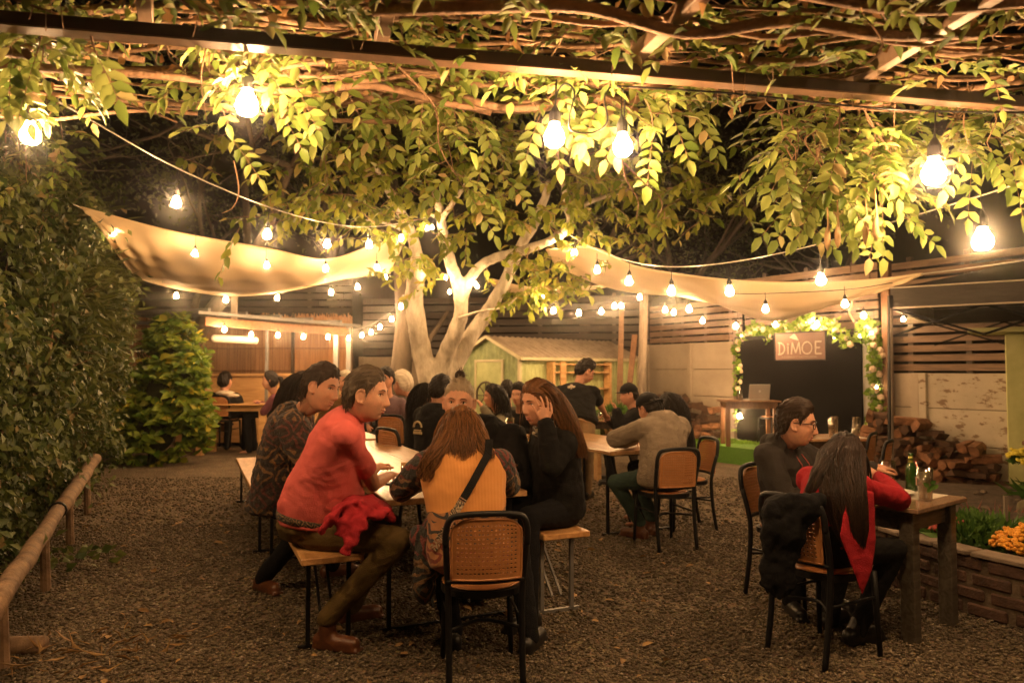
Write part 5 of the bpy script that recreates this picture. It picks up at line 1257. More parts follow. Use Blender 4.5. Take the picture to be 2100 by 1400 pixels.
# ================================================================ BRICK PLANTER AND FLOWERS
m_brick = M('rough_brick', (.05, .025, .017), .85, .35, 9, bump=.5, bscale=40, c2=(.11, .055, .036)); m_mortar = M('mortar', (.13, .095, .065), .95, .3, 12, bump=.5)
pp = catmull([V(3.9, 3.70, 0), V(3.45, 3.78, 0), V(3.1, 3.98, 0), V(2.83, 4.32, 0), V(2.66, 4.78, 0), V(2.58, 5.3, 0), V(2.66, 5.9, 0)], 8)
cum = [0]
for a_, b_ in zip(pp[:-1], pp[1:]): cum.append(cum[-1] + (b_ - a_).length)
def ap(s):
    s = max(0, min(cum[-1] - 1e-4, s)); i = max(k for k in range(len(cum)) if cum[k] <= s); i = min(i, len(pp) - 2); t = (s - cum[i]) / (cum[i + 1] - cum[i]); return pp[i].lerp(pp[i + 1], t), (pp[i + 1] - pp[i]).normalized()
r = empty('brick_planter', pp[0], 0, 'low curved planter wall of rough dark bricks at the right front', 'planter'); o0 = pp[0]
mb = MB(); hc = .088
for c in range(4):
    s = -.12 * (c % 2)
    while s < cum[-1]:
        l = rnd(.22, .26); p, t = ap(s + l / 2); mb.box(p - o0 + V(0, 0, hc * (c + .5)), (l - .025 - rnd(0, .01), .13 + rnd(-.01, .012), hc - .022), rz=math.atan2(t.y, t.x) + rnd(-.03, .03), bev=.008); s += l
mb.build('bricks', m_brick, r)
mb = MB(); k = 40
for i in range(k):
    p, t = ap(cum[-1] * (i + .5) / k); mb.box(p - o0 + V(0, 0, .17), (cum[-1] / k + .01, .105, .34), rz=math.atan2(t.y, t.x))
mb.build('mortar', m_mortar, r)
mb = MB()
s = 0
while s < cum[-1]:
    l = rnd(.22, .34); p, t = ap(s + l / 2); mb.box(p - o0 + V(0, 0, .365), (l - .015, .15, .03), rz=math.atan2(t.y, t.x) + rnd(-.05, .05), bev=.006); s += l
mb.build('capping', M('capping_stone', (.20, .15, .11), .9, .3, 10, bump=.4), r)
sp = [(p.x, p.y) for p in pp]; MB().prism(sp + [(3.6, 6.3), (5.2, 5.4), (5.0, 3.6)], .05, .30).build('planter_soil', m_soil, kind='structure')
tuft('green_bush', G(2000, 1112, .30), 1500, (.08, .19), m_leaf_g, 'bushy green plant with upright leaves in the brick planter', wd=.16, up=.75, spread=.13, droop=.3)
def mums(p, R_, nfl, m, label, sz=.022):
    r = empty('flower_bush', p, 0, label, 'flower'); 
    P_, A_ = [], []
    for i in range(260): a = rnd(0, 6.28); e = rnd(0, 1.4); P_.append((R_ * .7 * math.cos(a) * math.cos(e), R_ * .7 * math.sin(a) * math.cos(e), R_ * .5 * math.sin(e))); A_.append((math.cos(a) * math.cos(e), math.sin(a) * math.cos(e), math.sin(e)))
    leaves('leaves', m_leaf_g, P_, A_, np.random.normal(0, 1, (260, 3)), np.random.uniform(.04, .08, 260), .3, LT5, .3, r)
    mb = MB()
    for (ox, oy) in ((0, 0), (sz * 1.9, .3 * sz), (sz * .8, sz * 1.7)):
      mb.ell((ox, oy, -.1 * abs(ox)), (sz, sz, sz * .7), nu=9, nv=6)
      for k in range(9): a = k * .7; mb.ell((ox + sz * .62 * math.cos(a), oy + sz * .62 * math.sin(a), sz * .25 * (k % 2)), (sz * .4, sz * .4, sz * .3), nu=5, nv=4)
    me0 = None
    for i in range(nfl):
        a = rnd(0, 6.28); e = math.asin(rnd(.0, 1)); q = V(R_ * math.cos(a) * math.cos(e), R_ * math.sin(a) * math.cos(e), R_ * .72 * math.sin(e) + .03) * rnd(.9, 1.06)
        if me0 is None: o = mb.build('blossom', m, r); me0 = o.data
        else: o = bpy.data.objects.new('blossom', me0); col.objects.link(o); o.parent = r
        o.location = q; o.rotation_euler = (rnd(-.6, .6), rnd(-.6, .6), rnd(0, 6)); o.scale = (rnd(.75, 1.2),) * 3
    return r
mums(V(3.10, 4.42, .34), .18, 99, M('orange_petals', (.66, .30, .03), .7, .25, 40), 'round bush of orange chrysanthemums in the brick planter at the right edge', .0165)
mums(V(2.86, 5.0, .36), .15, 40, M('pink_petals', (.42, .09, .08), .7, .25, 40), 'small bush of dusky pink blossoms seen behind the table leg', .02)
mums(V(5.3, 7.6, .5), .14, 22, M('yellow_petals', (.6, .5, .05), .7, .2, 40), 'yellow flowers at the foot of the green kiosk', .024)
tuft('reddish_grass', V(4.05, 6.2, .1), 90, (.10, .22), leafmat('red_stalk', (.20, .06, .05), (.36, .16, .12), None, .2), 'thin reddish stalks in the soil bed behind the front table', wd=.03, up=.8, spread=.1)
tuft('bed_plant', V(5.6, 7.3, .1), 300, (.15, .32), m_leaf_g, 'leafy plant in front of the green kiosk', wd=.2, up=.7, spread=.14)
tuft('grass_clump', WP(1350) + WN * .7, 900, (.35, .95), m_leaf_d, 'feathery dark green grass clump by the pale wall behind the left logs', wd=.04, up=1.1, spread=.25)
tuft('potted_fern', W(1262, 822, 11.3) * 1 - V(0, 0, .35), 240, (.15, .3), m_leaf_g, 'small leafy plant in front of the shed, left of the man with the cap', wd=.2, up=.8, spread=.07)
m_rock = M('garden_rock', (.16, .12, .085), .9, .35, 7, bump=.6, bscale=20)
def rock(p, s, label, group=None, rz=0, m=m_rock):
    iv, if_ = icosa(); me = bpy.data.meshes.new('rock'); vs = iv * (1 + np.random.uniform(-.12, .12, (12, 1))) * np.array(s); me.from_pydata(vs.tolist(), [], if_.tolist())
    o = mkobj('rock', me, m, loc=p, smooth=True, label=label, cat='rock', group=group); o.rotation_euler = (0, 0, rz)
    md = o.modifiers.new('s', 'SUBSURF'); md.levels = 3; md.render_levels = 3
    tx = bpy.data.textures.new('rk', 'CLOUDS'); tx.noise_scale = .12; dm = o.modifiers.new('d', 'DISPLACE'); dm.texture = tx; dm.strength = min(s) * .35; return o
rock(V(2.92, 5.22, .38), (.13, .10, .09), 'rounded brown rock in the planter behind the right table leg')
rock(V(3.15, 5.55, .36), (.12, .1, .08), 'brown rock beside the green bush in the planter')
rock(V(4.75, 6.6, .22), (.26, .2, .2), 'big mossy rock before the green kiosk', m=M('mossy_rock', (.13, .11, .06), .95, .4, 8, bump=.6))
rock(V(2.45, 5.35, .16), (.26, .14, .10), 'flat sandstone block under the dark front table', rz=.3, m=M('sandstone', (.30, .22, .14), .9, .25, 6, bump=.5))
rock(V(2.30, 5.0, .12), (.20, .14, .10), 'lower sandstone block nearer under the dark front table', rz=-.3, m=bpy.data.materials['sandstone'])
for i in range(9):
    rock(V(3.35 + i * .14, 5.35 - i * .11 + rnd(-.05, .05), .33), (.07, .05, .02), 'flat pale stone chip edging the planter bed', 'pale stone edging of the planter bed', rnd(0, 3), bpy.data.materials['white_china'] if i % 3 == 0 else m_rock)
for i in range(16):
    rock(V(rnd(3.2, 5.6), rnd(5.9, 8.2), .11), (rnd(.03, .08), rnd(.03, .06), .03), 'small stone lying on the soil bed', 'stones on the soil bed', rnd(0, 3))
q = V(3.28, 4.9, .3); MB().bar(q, q + V(.0, 0, .32), .02, .02).build('plant_stake', m_greywood, origin=q, label='short wooden stake in the planter above the orange flowers', cat='stake')
# ================================================================ PEOPLE
def face_mesh(nu=96, nv=72, fem=0, nose=1.0, jaw=1.0):
    """head in its own frame: x right, y face, z up; origin in the middle"""
    th = np.linspace(.02, math.pi - .02, nv + 1)[:, None]; ph = (np.linspace(0, 2 * math.pi, nu, endpoint=False) + .0)[None]
    x = np.sin(th) * np.cos(ph); y = np.sin(th) * np.sin(ph); z = np.cos(th) * np.ones_like(ph)
    k = np.clip(-z, 0, 1); kt = np.clip(z, 0, 1)
    X = .0755 * np.sign(x) * np.abs(x) ** .92 * (1 - (.30 if fem else .15) * jaw * k ** 1.7)
    Y = np.where(y > 0, .090 * np.abs(y) ** .86, -.104 * np.abs(y) ** .92 * (1 - .50 * k ** 1.3)); Z = .120 * z
    Y = Y + np.where(y > 0, .006 * k, 0) - .006 * kt * (y > 0)
    fr = np.clip(y * 3, 0, 1); g = lambda a, s: np.exp(-(a / s) ** 2)
    d = np.zeros_like(X)
    zz = Z; nz_ = np.interp(zz, [-.047, -.040, -.032, -.02, 0, .018, .03], [0, .016, .027, .021, .012, .006, 0]) * nose
    wn = np.interp(zz, [-.045, -.03, 0, .03], [.0155, .0145, .0085, .010])
    d += nz_ * np.exp(-(X / wn) ** 2)
    for s in (-1, 1):
        d -= .0150 * g(X - s * .032, .018) * g(zz - .012, .0120)
        d += .0055 * g(X - s * .028, .022) * g(zz - .034, .008)
        d += .0035 * g(X - s * .045, .018) * g(zz + .022, .018)
        d += .005 * g(X - s * .0155, .006) * g(zz + .036, .007)
        d -= .003 * g(X - s * .045, .016) * g(zz + .065, .018)
    d += .006 * g(X, .026) * g(zz + .066, .017); d -= .0055 * g(X, .026) * g(zz + .0655, .0032)
    d += .0025 * g(X, .018) * g(zz + .058, .005) + .003 * g(X, .016) * g(zz + .073, .005)
    for s in (-1, 1): d -= .0028 * g(X - s * (.020 + (-.035 - zz) * .35), .0045) * g(zz + .050, .017)
    d -= .0045 * g(X, .022) * g(zz + .083, .006); d += .009 * g(X, .022) * g(zz + .1, .014)
    Y = Y + d * fr
    v = np.stack([X, Y, Z], 2).reshape(-1, 3)
    i = np.arange(nu); j = np.arange(nv)[:, None]
    f = np.stack([j * nu + i, (j + 1) * nu + i, (j + 1) * nu + (i + 1) % nu, j * nu + (i + 1) % nu], 2).reshape(-1, 4)
    f = f[:, ::-1]
    return v, f, nu, nv
FV, FF, FNU, FNV = face_mesh()
FVF, _, _, _ = face_mesh(fem=1, nose=.8)
def face_y(x, z, base=None):
    base = FV if base is None else base
    m = base[:, 1] > 0; b = base[m]; i = np.argmin((b[:, 0] - x) ** 2 + (b[:, 2] - z) ** 2); return float(b[i, 1])
def headR(look, roll=0.0):
    f = Vector(look).normalized(); r = f.cross(V(0, 0, 1)).normalized(); u = r.cross(f)
    R = Matrix((r, f, u)).transposed()
    return R @ Matrix.Rotation(math.radians(roll), 3, 'Y')
def fasttris(vs, fs, name): me = bpy.data.meshes.new(name); me.from_pydata([tuple(p) for p in vs], [], [tuple(q) for q in fs]); return me
def ring(mb, cs, n=22):
    """cs: list of (centre, lateral unit, forward unit, a, b)"""
    vs = []; m = len(cs)
    for (c, x, y, a, b) in cs:
        for k in range(n):
            t = 2 * math.pi * k / n; ct, st_ = math.cos(t), math.sin(t)
            vs.append(c + x * (a * math.copysign(abs(ct) ** .85, ct)) + y * (b * math.copysign(abs(st_) ** .9, st_)))
    fs = [(i * n + k, i * n + (k + 1) % n, (i + 1) * n + (k + 1) % n, (i + 1) * n + k) for i in range(m - 1) for k in range(n)]
    fs += [tuple(reversed(range(n))), tuple(range((m - 1) * n, m * n))]; mb.add(vs, fs)
def ik(S, Wt, L1, L2, pole):
    d = Wt - S; D = d.length
    if D > (L1 + L2) * .995: Wt = S + d * ((L1 + L2) * .995 / D); d = Wt - S; D = d.length
    a = (L1 * L1 - L2 * L2 + D * D) / (2 * D); h = math.sqrt(max(0, L1 * L1 - a * a)); d.normalize()
    p = Vector(pole); p = (p - d * p.dot(d)).normalized(); return S + d * a + p * h, Wt
def hand(mb, w, d, n, s=1.0, curl=(.5, .6, .5), thumb=1, spread=.1, fing=None):
    """w wrist, d towards the fingers, n out of the palm; thumb = side (+1/-1 along d x n)"""
    d = Vector(d).normalized(); n = Vector(n); n = (n - d * n.dot(d)).normalized(); x = d.cross(n).normalized() * thumb     # x points to the thumb side
    R = Matrix((x, d, n)).transposed()
    mb.ell(w + d * .045 * s, (.040 * s, .052 * s, .0155 * s), R, 14, 10); mb.capsule(w - d * .02, w + d * .03 * s, .026 * s, .026 * s, 10)
    Ls = (.072, .080, .074, .058)
    for i in range(4):
        off = (.0335 - .0222 * i) * s; b = w + d * (.082 - (.006 if i == 3 else 0) - .003 * abs(i - 1)) * s + x * off
        a = 0; p = b - d * .02 * s; c = curl if fing is None else fing[i]
        dd = (d + x * (spread * (1.2 - i * .8))).normalized()
        segs = [(.0, .02)] + [(c[j], Ls[i] * (.44, .31, .25)[j]) for j in range(3)]
        r0 = .0088 * s
        for j, (cv, l) in enumerate(segs):
            a += cv; q = p + (dd * math.cos(a) + n * math.sin(a)) * l * s; mb.capsule(p, q, r0, r0 * .93, 8); p = q; r0 *= .93
    b = w + d * .022 * s + x * .026 * s; q = b + (x * .85 + d * .75 + n * .25).normalized() * .042 * s; mb.capsule(b, q, .0125 * s, .0105 * s, 8)
    q2 = q + (x * .35 + d * .95 + n * .35).normalized() * .032 * s; mb.capsule(q, q2, .0102 * s, .0092 * s, 8); q3 = q2 + (d + n * .45 + x * .1).normalized() * .022 * s; mb.capsule(q2, q3, .0092 * s, .0078 * s, 8)
def skinmat(name, c):
    m = M(name, c, .6, .14, 22, bump=.12, bscale=120, c2=(min(1, c[0] * 1.16), c[1] * 1.05, c[2] * 1.02), spec=.35); b = m.node_tree.nodes['Principled BSDF']
    b.inputs['Subsurface Weight'].default_value = .12; b.inputs['Subsurface Radius'].default_value = (.02, .008, .004); b.inputs['Subsurface Scale'].default_value = .5; return m
m_skin = skinmat('skin', (.50, .265, .17)); m_skin2 = skinmat('skin_tan', (.42, .215, .135))
m_lip = M('lips', (.34, .10, .075), .4, .1); m_eye = M('eye_white', (.55, .48, .42), .2, .02); m_iris = M('iris', (.03, .016, .01), .15, .05)
def hairmat(name, ca, cb):
    m = leafmat(name, ca, cb, None, .08, .5); m.node_tree.nodes['Principled BSDF'].inputs['Specular IOR Level'].default_value = .22; return m
m_hblack = hairmat('black_hair', (.005, .004, .003), (.016, .010, .007)); m_hdark = hairmat('dark_brown_hair', (.010, .006, .004), (.036, .018, .009))
m_hbrown = hairmat('brown_hair', (.030, .013, .006), (.20, .085, .03)); m_hgrey = hairmat('grey_brown_hair', (.10, .075, .05), (.36, .28, .19)); m_hsilver = hairmat('silver_hair', (.42, .36, .28), (.66, .58, .46))
def cloth(name, c, **k):
    d = dict(rough=.92, var=.14, scale=9, bump=.35, bscale=160, spec=.2); d.update(k); m = M(name, c, **d); n, L, b = nodes_of(m)
    tc = n.nodes.new('ShaderNodeTexCoord'); mp = n.nodes.new('ShaderNodeMapping'); mp.inputs['Scale'].default_value = (1, 1, 1.8); mp.inputs['Rotation'].default_value = (.3, .5, 0); L.new(tc.outputs['Object'], mp.inputs[0])
    nz = n.nodes.new('ShaderNodeTexNoise'); nz.inputs['Scale'].default_value = 4.5; nz.inputs['Detail'].default_value = 1.5; nz.inputs['Distortion'].default_value = 1.3; L.new(mp.outputs[0], nz.inputs['Vector'])
    bp = n.nodes.new('ShaderNodeBump'); bp.inputs['Strength'].default_value = .30; bp.inputs['Distance'].default_value = .05; L.new(nz.outputs['Fac'], bp.inputs['Height'])
    old = b.inputs['Normal'].links[0].from_node; L.new(bp.outputs[0], old.inputs['Normal']); return m

def hair_cap(sc_, R, H, line, thick, seed=1, base=None, tuft=.004):
    """closed shell over the head; sinks under the skin where there is no hair"""
    rs = np.random.RandomState(seed); b = (FV if base is None else base).copy()
    x, y, z = b[:, 0], b[:, 1], b[:, 2]
    m = line(x, y, z) + .004 * np.sin(x * 310 + y * 200) + .003 * np.sin(x * 700) + rs.normal(0, .0012, len(x))   # >0 hair
    k = np.clip(m / .010, -1, 1); kk = np.clip(m / .045, 0, 1) ** .7; sc1 = np.where(k > 0, 1 + .012 + (thick / .09) * kk, 1 + .06 * k)
    nzv = tuft * (.8 * np.sin(x * 230 + z * 60 + y * 40) + .5 * np.sin(y * 90 - z * 240 + x * 160) + rs.normal(0, .30, len(x))) * np.clip(kk * 1.3, 0, 1)
    r_ = np.linalg.norm(b, axis=1, keepdims=True); v = b * sc1[:, None] + b / r_ * nzv[:, None]
    v[:, 2] += np.where((k > 0) & (z > .04), thick * .3, 0)
    Rn = np.array(R); return v * sc_ @ Rn.T + np.array(H)
def strands(mb, H, R, sc_, line, n, length, rad, flow, colliders=(), seg=3, step=.03, base=None, rootlift=.012, wave=.004, seed=1, grav=1.0, inertia=.55, side=.3, lift=.55, cl=.008):
    random.seed(seed); b = FV if base is None else base; m = line(b[:, 0], b[:, 1], b[:, 2]) > .004; pts = b[m]; Rn = Matrix(R)
    for i in range(n):
        q = Vector(pts[random.randrange(len(pts))]); nrm = q.normalized(); p = H + Rn @ (q * sc_ + nrm * cl)
        L_ = rnd(*length); k = max(3, int(L_ / step)); d = (Rn @ (nrm * lift + Vector(flow(q)))).normalized(); P = [p]; ph = rnd(0, 6.28); am = wave * rnd(.5, 1.5)
        for j in range(k):
            d = (d * inertia + V(0, 0, -1) * grav * (1 - inertia) + V(rnd(-.05, .05), rnd(-.05, .05), 0)).normalized(); p = p + d * (L_ / k)
            hc = p - H; hl = Rn.inverted() @ hc; ex, ey, ez = (.0755 + cl) * sc_, ((.092 if hl.y > 0 else .104) + cl) * sc_, (.122 + cl * 1.25) * sc_; e = Vector((hl.x / ex, hl.y / ey, hl.z / ez))
            if e.length < 1: e = e / e.length; hl = Vector((e.x * ex, e.y * ey, e.z * ez)); p = H + Rn @ hl
            for (a, b2, rr) in colliders:
                ab = b2 - a; t = max(0, min(1, (p - a).dot(ab) / ab.length_squared)); c = a + ab * t; dv = p - c
                if dv.length < rr: p = c + dv.normalized() * rr
            P.append(p + V(math.sin(ph + j * .9), math.cos(ph + j * .9), 0) * am * (j / k))
        r0 = rad * rnd(.6, 1.3); mb.tube(P, [r0 * (1 - .8 * (j / k) ** 2) for j in range(k + 1)], seg, cap=False)
LINE_SHORT = lambda x, y, z: z - np.interp(y, [-.11, -.065, -.040, -.026, -.010, .012, .022, .030, .045, .062, .09], [-.075, -.072, -.045, .0, .034, .032, .004, .026, .046, .070, .083])
LINE_LONG = lambda x, y, z: z - np.interp(y, [-.11, -.03, .0, .02, .05, .068, .09], [-.10, -.09, -.05, .0, .045, .074, .085])
LINE_HIGH = lambda x, y, z: z - np.interp(y, [-.11, -.06, -.04, -.02, .0, .02, .045, .062, .09], [-.07, -.06, -.03, .01, .024, .040, .056, .072, .084])

def person(label, P, f, N, H, look, hands=None, knees=None, ankles=None, roll=0, sc_=1.0, hsc=1.0, vox=.009, skin=None, top=None, trousers=None, shoes=None, hair='short', hairm=None, hairargs=None,
           sleeves='long', pad=.0, wide=1.0, belly=0.0, hood=None, rS=None, fem=0, cap=None, thick=.016, wr=(.016, .10), mouth=True, elbows=None, collar=None, hunch=.03, poles=None, hfine=True, standing=False, group=None, shrug=0.0, handkw=None, line=None, group_=None, deep=1.0, tmin_=-.2):
    f = V(f[0], f[1], 0); f.normalize(); rt = V(f.y, -f.x, 0); rS = Vector(rS).normalized() if rS is not None else rt
    P, N, H = Vector(P), Vector(N), Vector(H); skin = skin or m_skin; hands = hands or {}; handkw = handkw or {}
    root = empty('person', (P.x, P.y, 0), 0, label, 'person', group); O = V(P.x, P.y, 0)
    R = headR(look, roll); base = FVF if fem else FV; hs = sc_ * hsc
    sp = (N - P).normalized(); fw = (f - sp * f.dot(sp)).normalized(); Lg = (N - P).length
    fS = rS.cross(sp) * -1
    if fS.dot(f) < 0: fS = -fS
    mid = (P + N) / 2 - fw * hunch
    def spine(t): return P * (1 - t) ** 2 + mid * 2 * t * (1 - t) + N * t * t
    def torso(mb, k, pd, up=1.05, tmin=-.2):
        cs = []
        for (t, a, b, yo) in [(-.20, .10, .07, 0), (-.13, .158, .115, 0), (0, .172, .125, 0), (.15, .162, .118 + belly, belly * .6), (.35, .158, .112 + belly * .8, belly * .5), (.55, .168, .115, 0), (.75, .182, .115, 0), (.88, .170, .100, -.005), (.97, .115, .075, -.01), (1.04, .062, .058, 0)]:
            if t > up or t < tmin: continue
            b = b * (1 + (deep - 1) * min(1, max(0, 1.25 - t)))
            c = spine(max(-.2, t)) if t >= 0 else P - sp * (-t * Lg); x = rt.lerp(rS, max(0, min(1, t))).normalized(); tg = (spine(min(1, max(0, t) + .05)) - spine(max(0, t - .05))).normalized(); yv = (fw.lerp(fS, max(0, min(1, t)))); yv = (yv - tg * yv.dot(tg)).normalized()
            cs.append((c + yv * yo, x, yv, (a * wide * k + pd) * sc_, (b * k + pd) * sc_))
        ring(mb, cs)
    S = {}; E = {}; Wr = {}
    for nm, sg in (('L', -1), ('R', 1)):
        S[nm] = spine(.86) + rS * sg * .178 * sc_ * wide + V(0, 0, shrug)
        if nm in hands:
            Wr[nm] = Vector(hands[nm])
        else: Wr[nm] = P + f * .30 + rt * sg * .16 + V(0, 0, .13)
        if elbows and nm in elbows: E[nm] = Vector(elbows[nm])
        else:
            pole = (poles or {}).get(nm, rS * sg * .6 - f * .3 + V(0, 0, -1)); E[nm], Wr[nm] = ik(S[nm], Wr[nm], .295 * sc_, .265 * sc_, pole)
    Hp = {}; K = {}; An = {}; T = {}
    for nm, sg in (('L', -1), ('R', 1)):
        Hp[nm] = P + rt * sg * .09 * sc_ - V(0, 0, .02)
        K[nm] = Vector(knees[nm]) if knees and nm in knees else (Hp[nm] + f * .43 * sc_ + rt * sg * .06 - V(0, 0, .03) if not standing else Hp[nm] + V(0, 0, -.43) + f * .03)
        An[nm] = Vector(ankles[nm]) if ankles and nm in ankles else V(K[nm].x - (f.x * .06 if not standing else f.x * .03), K[nm].y - (f.y * .06 if not standing else 0), .085)
        tf = (K[nm] - Hp[nm]); tf.z = 0; tf = tf.normalized() if tf.length > .1 else f
        T[nm] = V(An[nm].x, An[nm].y, .04) + tf * .15
    # ---- body: one continuous skin
    mb = MB()
    Rn = np.array(R); hv = (base * hs) @ Rn.T + np.array(H) if hfine else None
    mb.add(hv.tolist(), FF.tolist())
    mb.add([], [])
    mb.ell(H + R @ V(0, 0, .1175) * hs, (.01, .01, .004)); 
    for sg in (-1, 1):
        Re = R @ Matrix.Rotation(sg * .35, 3, 'Z') @ Matrix.Rotation(-.15, 3, 'X')
        mb.ell(H + R @ V(sg * .0770, -.004, -.002) * hs, (.0065 * hs, .017 * hs, .030 * hs), Re, 12, 10)
        mb.tube([H + R @ V(sg * (.082 + .010 * max(0, -math.cos(t))), -.004 + .0185 * math.cos(t), .000 + .030 * math.sin(t)) * hs for t in [math.radians(q) for q in range(40, 300, 20)]], [.0042 * hs] * 13, 6)
        mb.ell(H + R @ V(sg * .081, .003, -.029) * hs, (.006 * hs, .008 * hs, .009 * hs))
    mb.capsule(N - sp * .03, H + R @ V(0, -.028, -.055) * hs, .056 * sc_, .054 * sc_, 14); mb.capsule(N, H + R @ V(0, .01, -.085) * hs, .045 * sc_, .040 * sc_, 12)
    torso(mb, .86, 0, tmin=-.06)
    for nm in 'LR':
        mb.capsule(S[nm], E[nm], .050 * sc_, .040 * sc_); mb.capsule(E[nm], Wr[nm], .041 * sc_, .026 * sc_); mb.capsule(spine(.85), S[nm], .06, .055)
        kw = dict(handkw.get(nm, {})); d = kw.pop('d', (Wr[nm] - E[nm])); nn = kw.pop('n', V(0, 0, -1)); sg = 1 if nm == 'L' else -1
        hand(mb, Wr[nm], d, nn, sc_ * .98, thumb=kw.pop('thumb', -sg if Vector(nn).z <= 0 else sg), **kw)
        mb.capsule(Hp[nm], K[nm], .070, .050); mb.capsule(K[nm], An[nm], .048, .034); mb.capsule(An[nm], V(An[nm].x, An[nm].y, .05), .03, .022); mb.capsule(V(An[nm].x, An[nm].y, .05), T[nm] - V(0, 0, .008), .022, .018)
    o = mb.build('body', skin, root); o.data.transform(Matrix.Translation(-O)); remesh(o, vox, 1)
    # ---- face details
    fz = lambda x, z: face_y(x, z, base)
    for sg in (-1, 1):
        ye = fz(sg * .032, .012)
        e = MB().ell(H + R @ V(sg * .0315, ye - .0025, .011) * hs - O, (.0135 * hs, .0065 * hs, .0062 * hs), R, 12, 8).build('eye', m_eye, root, smooth=True)
        MB().ell(H + R @ V(sg * .0315, ye + .0022, .0112) * hs - O, (.0056 * hs, .0035 * hs, .0056 * hs), R, 10, 8).build('iris', m_iris, e, smooth=True)
        MB().tube([H + R @ V(sg * xx, fz(sg * xx, zz_) + .0012, zz_) * hs - O for xx, zz_ in ((.017, .012), (.025, .0175), (.034, .0185), (.046, .0125))], [.0012 * hs, .002 * hs, .002 * hs, .001 * hs], 6).build('eyelashes', m_iris, e)
        if hairm: MB().tube([H + R @ V(sg * xx, fz(sg * xx, zz_) + .001, zz_) * hs - O for xx, zz_ in ((.014, .029), (.024, .034), (.036, .035), (.049, .028))], [.0014 * hs, .0027 * hs, .0024 * hs, .001 * hs], 6).build('eyebrow', m_hdark if hairm in (m_hgrey, m_hbrown) else hairm, root)
    if mouth:
        for (zz_, rr) in ((-.0605, .0042), (-.0715, .0048)):
            MB().tube([H + R @ V(xx, fz(xx, zz_) - .0012, zz_ + .003 * abs(xx) / .02) * hs - O for xx in (-.023, -.012, 0, .012, .023)], [.001 * hs, rr * .8 * hs, rr * hs, rr * .8 * hs, .001 * hs], 6).build('lip', m_lip, root, smooth=True)
    # ---- clothes
    if top:
        mb = MB(); torso(mb, 1.0, pad + .006, tmin=tmin_); 
        for nm in 'LR':
            if sleeves == 'long':
                mb.capsule(S[nm] - (E[nm] - S[nm]).normalized() * .01, E[nm], (.062 + pad) * sc_, (.053 + pad) * sc_); mb.capsule(E[nm], E[nm].lerp(Wr[nm], .93), (.053 + pad) * sc_, (.036 + pad * .7) * sc_)
            elif sleeves == 'short':
                e_ = S[nm].lerp(E[nm], .70); mb.tube([S[nm] - (E[nm] - S[nm]).normalized() * .03, S[nm], S[nm].lerp(e_, .5), e_], [.045, .068, .064, .066], 16)
            if sleeves == 'none': mb.capsule(spine(.84), spine(.84).lerp(S[nm], .62), .085 + pad, .066 + pad); mb.capsule(N - sp * .055, spine(.9).lerp(S[nm], .6), .05 + pad * .6, .045 + pad * .6); continue
            mb.capsule(spine(.84), S[nm], .085 + pad, .066 + pad); mb.capsule(N - sp * .055, S[nm] - sp * .01, .050 + pad * .6, .052 + pad * .6)
        if collar == 'polo': mb.tube([N - sp * .06, N + sp * .005, N + sp * .035], [.09, .072, .066], 16)
        elif collar == 'high': mb.tube([N - sp * .06, N + sp * .03, N + sp * .075], [.10, .078, .072], 16)
        elif collar == 'low': mb.tube([N - sp * .07, N - sp * .01], [.10, .078], 16)
        if hood:
            for i in range(9):
                a = math.pi * (i / 8) ; c = N + sp * (.02 - .0) - fS * .075 * math.sin(a) + rS * .095 * math.cos(a) + fS * .02; mb.ell(c, (.052, .052, .062))
            mb.ell(N - fS * .10 - sp * .035, (.11, .06, .10), Matrix((rS, fS, sp)).transposed())
        if hood == 'up':
            mb.ell(H + R @ V(0, -.03, .0) * hs, (.115 * hs, .125 * hs, .145 * hs), R)
        o = mb.build('jacket' if pad > .008 else 'shirt', top, root); o.data.transform(Matrix.Translation(-O)); remesh(o, max(vox, .0075), 8, wr)
    if trousers:
        mb = MB(); ring(mb, [(P - sp * .11, rt, fw, .13, .11 * deep), (P - sp * .04, rt, fw, .178 * wide, .138 * deep), (P + sp * .05, rt, fw, .178 * wide, .132 * deep), (P + sp * .10, rt, fw, .172 * wide, .126 * deep)])
        for nm in 'LR':
            mb.capsule(Hp[nm], K[nm], .098 * sc_, .069 * sc_); mb.capsule(K[nm], An[nm] - V(0, 0, .01), .067 * sc_, .054 * sc_)
        o = mb.build('trousers', trousers, root); o.data.transform(Matrix.Translation(-O)); remesh(o, max(vox, .009), 4, (.014, .09))
    if shoes:
        for nm in 'LR':
            mb = MB(); h_ = V(An[nm].x, An[nm].y, .045); dd = (T[nm] - h_); dd.z = 0; dd.normalize()
            mb.capsule(h_ - dd * .04, T[nm] + V(0, 0, .0), .045, .040); mb.capsule(An[nm] + (K[nm] - An[nm]).normalized() * .07, An[nm], .044, .047); mb.capsule(An[nm], h_, .047, .046); mb.box(h_ + dd * .06 + V(0, 0, -.034), (.08, .27, .02), R=Matrix((V(dd.y, -dd.x, 0), dd, V(0, 0, 1))).transposed())
            o = mb.build('shoe', shoes, root); o.data.transform(Matrix.Translation(-O)); remesh(o, .01, 2)
    # ---- hair
    if hair:
        ln_ = line or {'short': LINE_SHORT, 'long': LINE_LONG, 'bun': LINE_HIGH, 'buzz': LINE_SHORT}[hair]
        cap_v = hair_cap(hs, R, H, ln_, {'short': thick, 'buzz': .005, 'long': .014, 'bun': .012}[hair], base=base)
        hm_ = MB().add((cap_v - np.array(O)).tolist(), FF.tolist()).build('hair', hairm, root, smooth=True)
        ha = dict(n=240, length=(.025, .05), rad=.0016, flow=lambda q: (q.x * 3, -.5 if q.z > .06 else -.15, -.1 if q.z > .06 else -1), step=.010, grav=.6, inertia=.7, lift=.10)
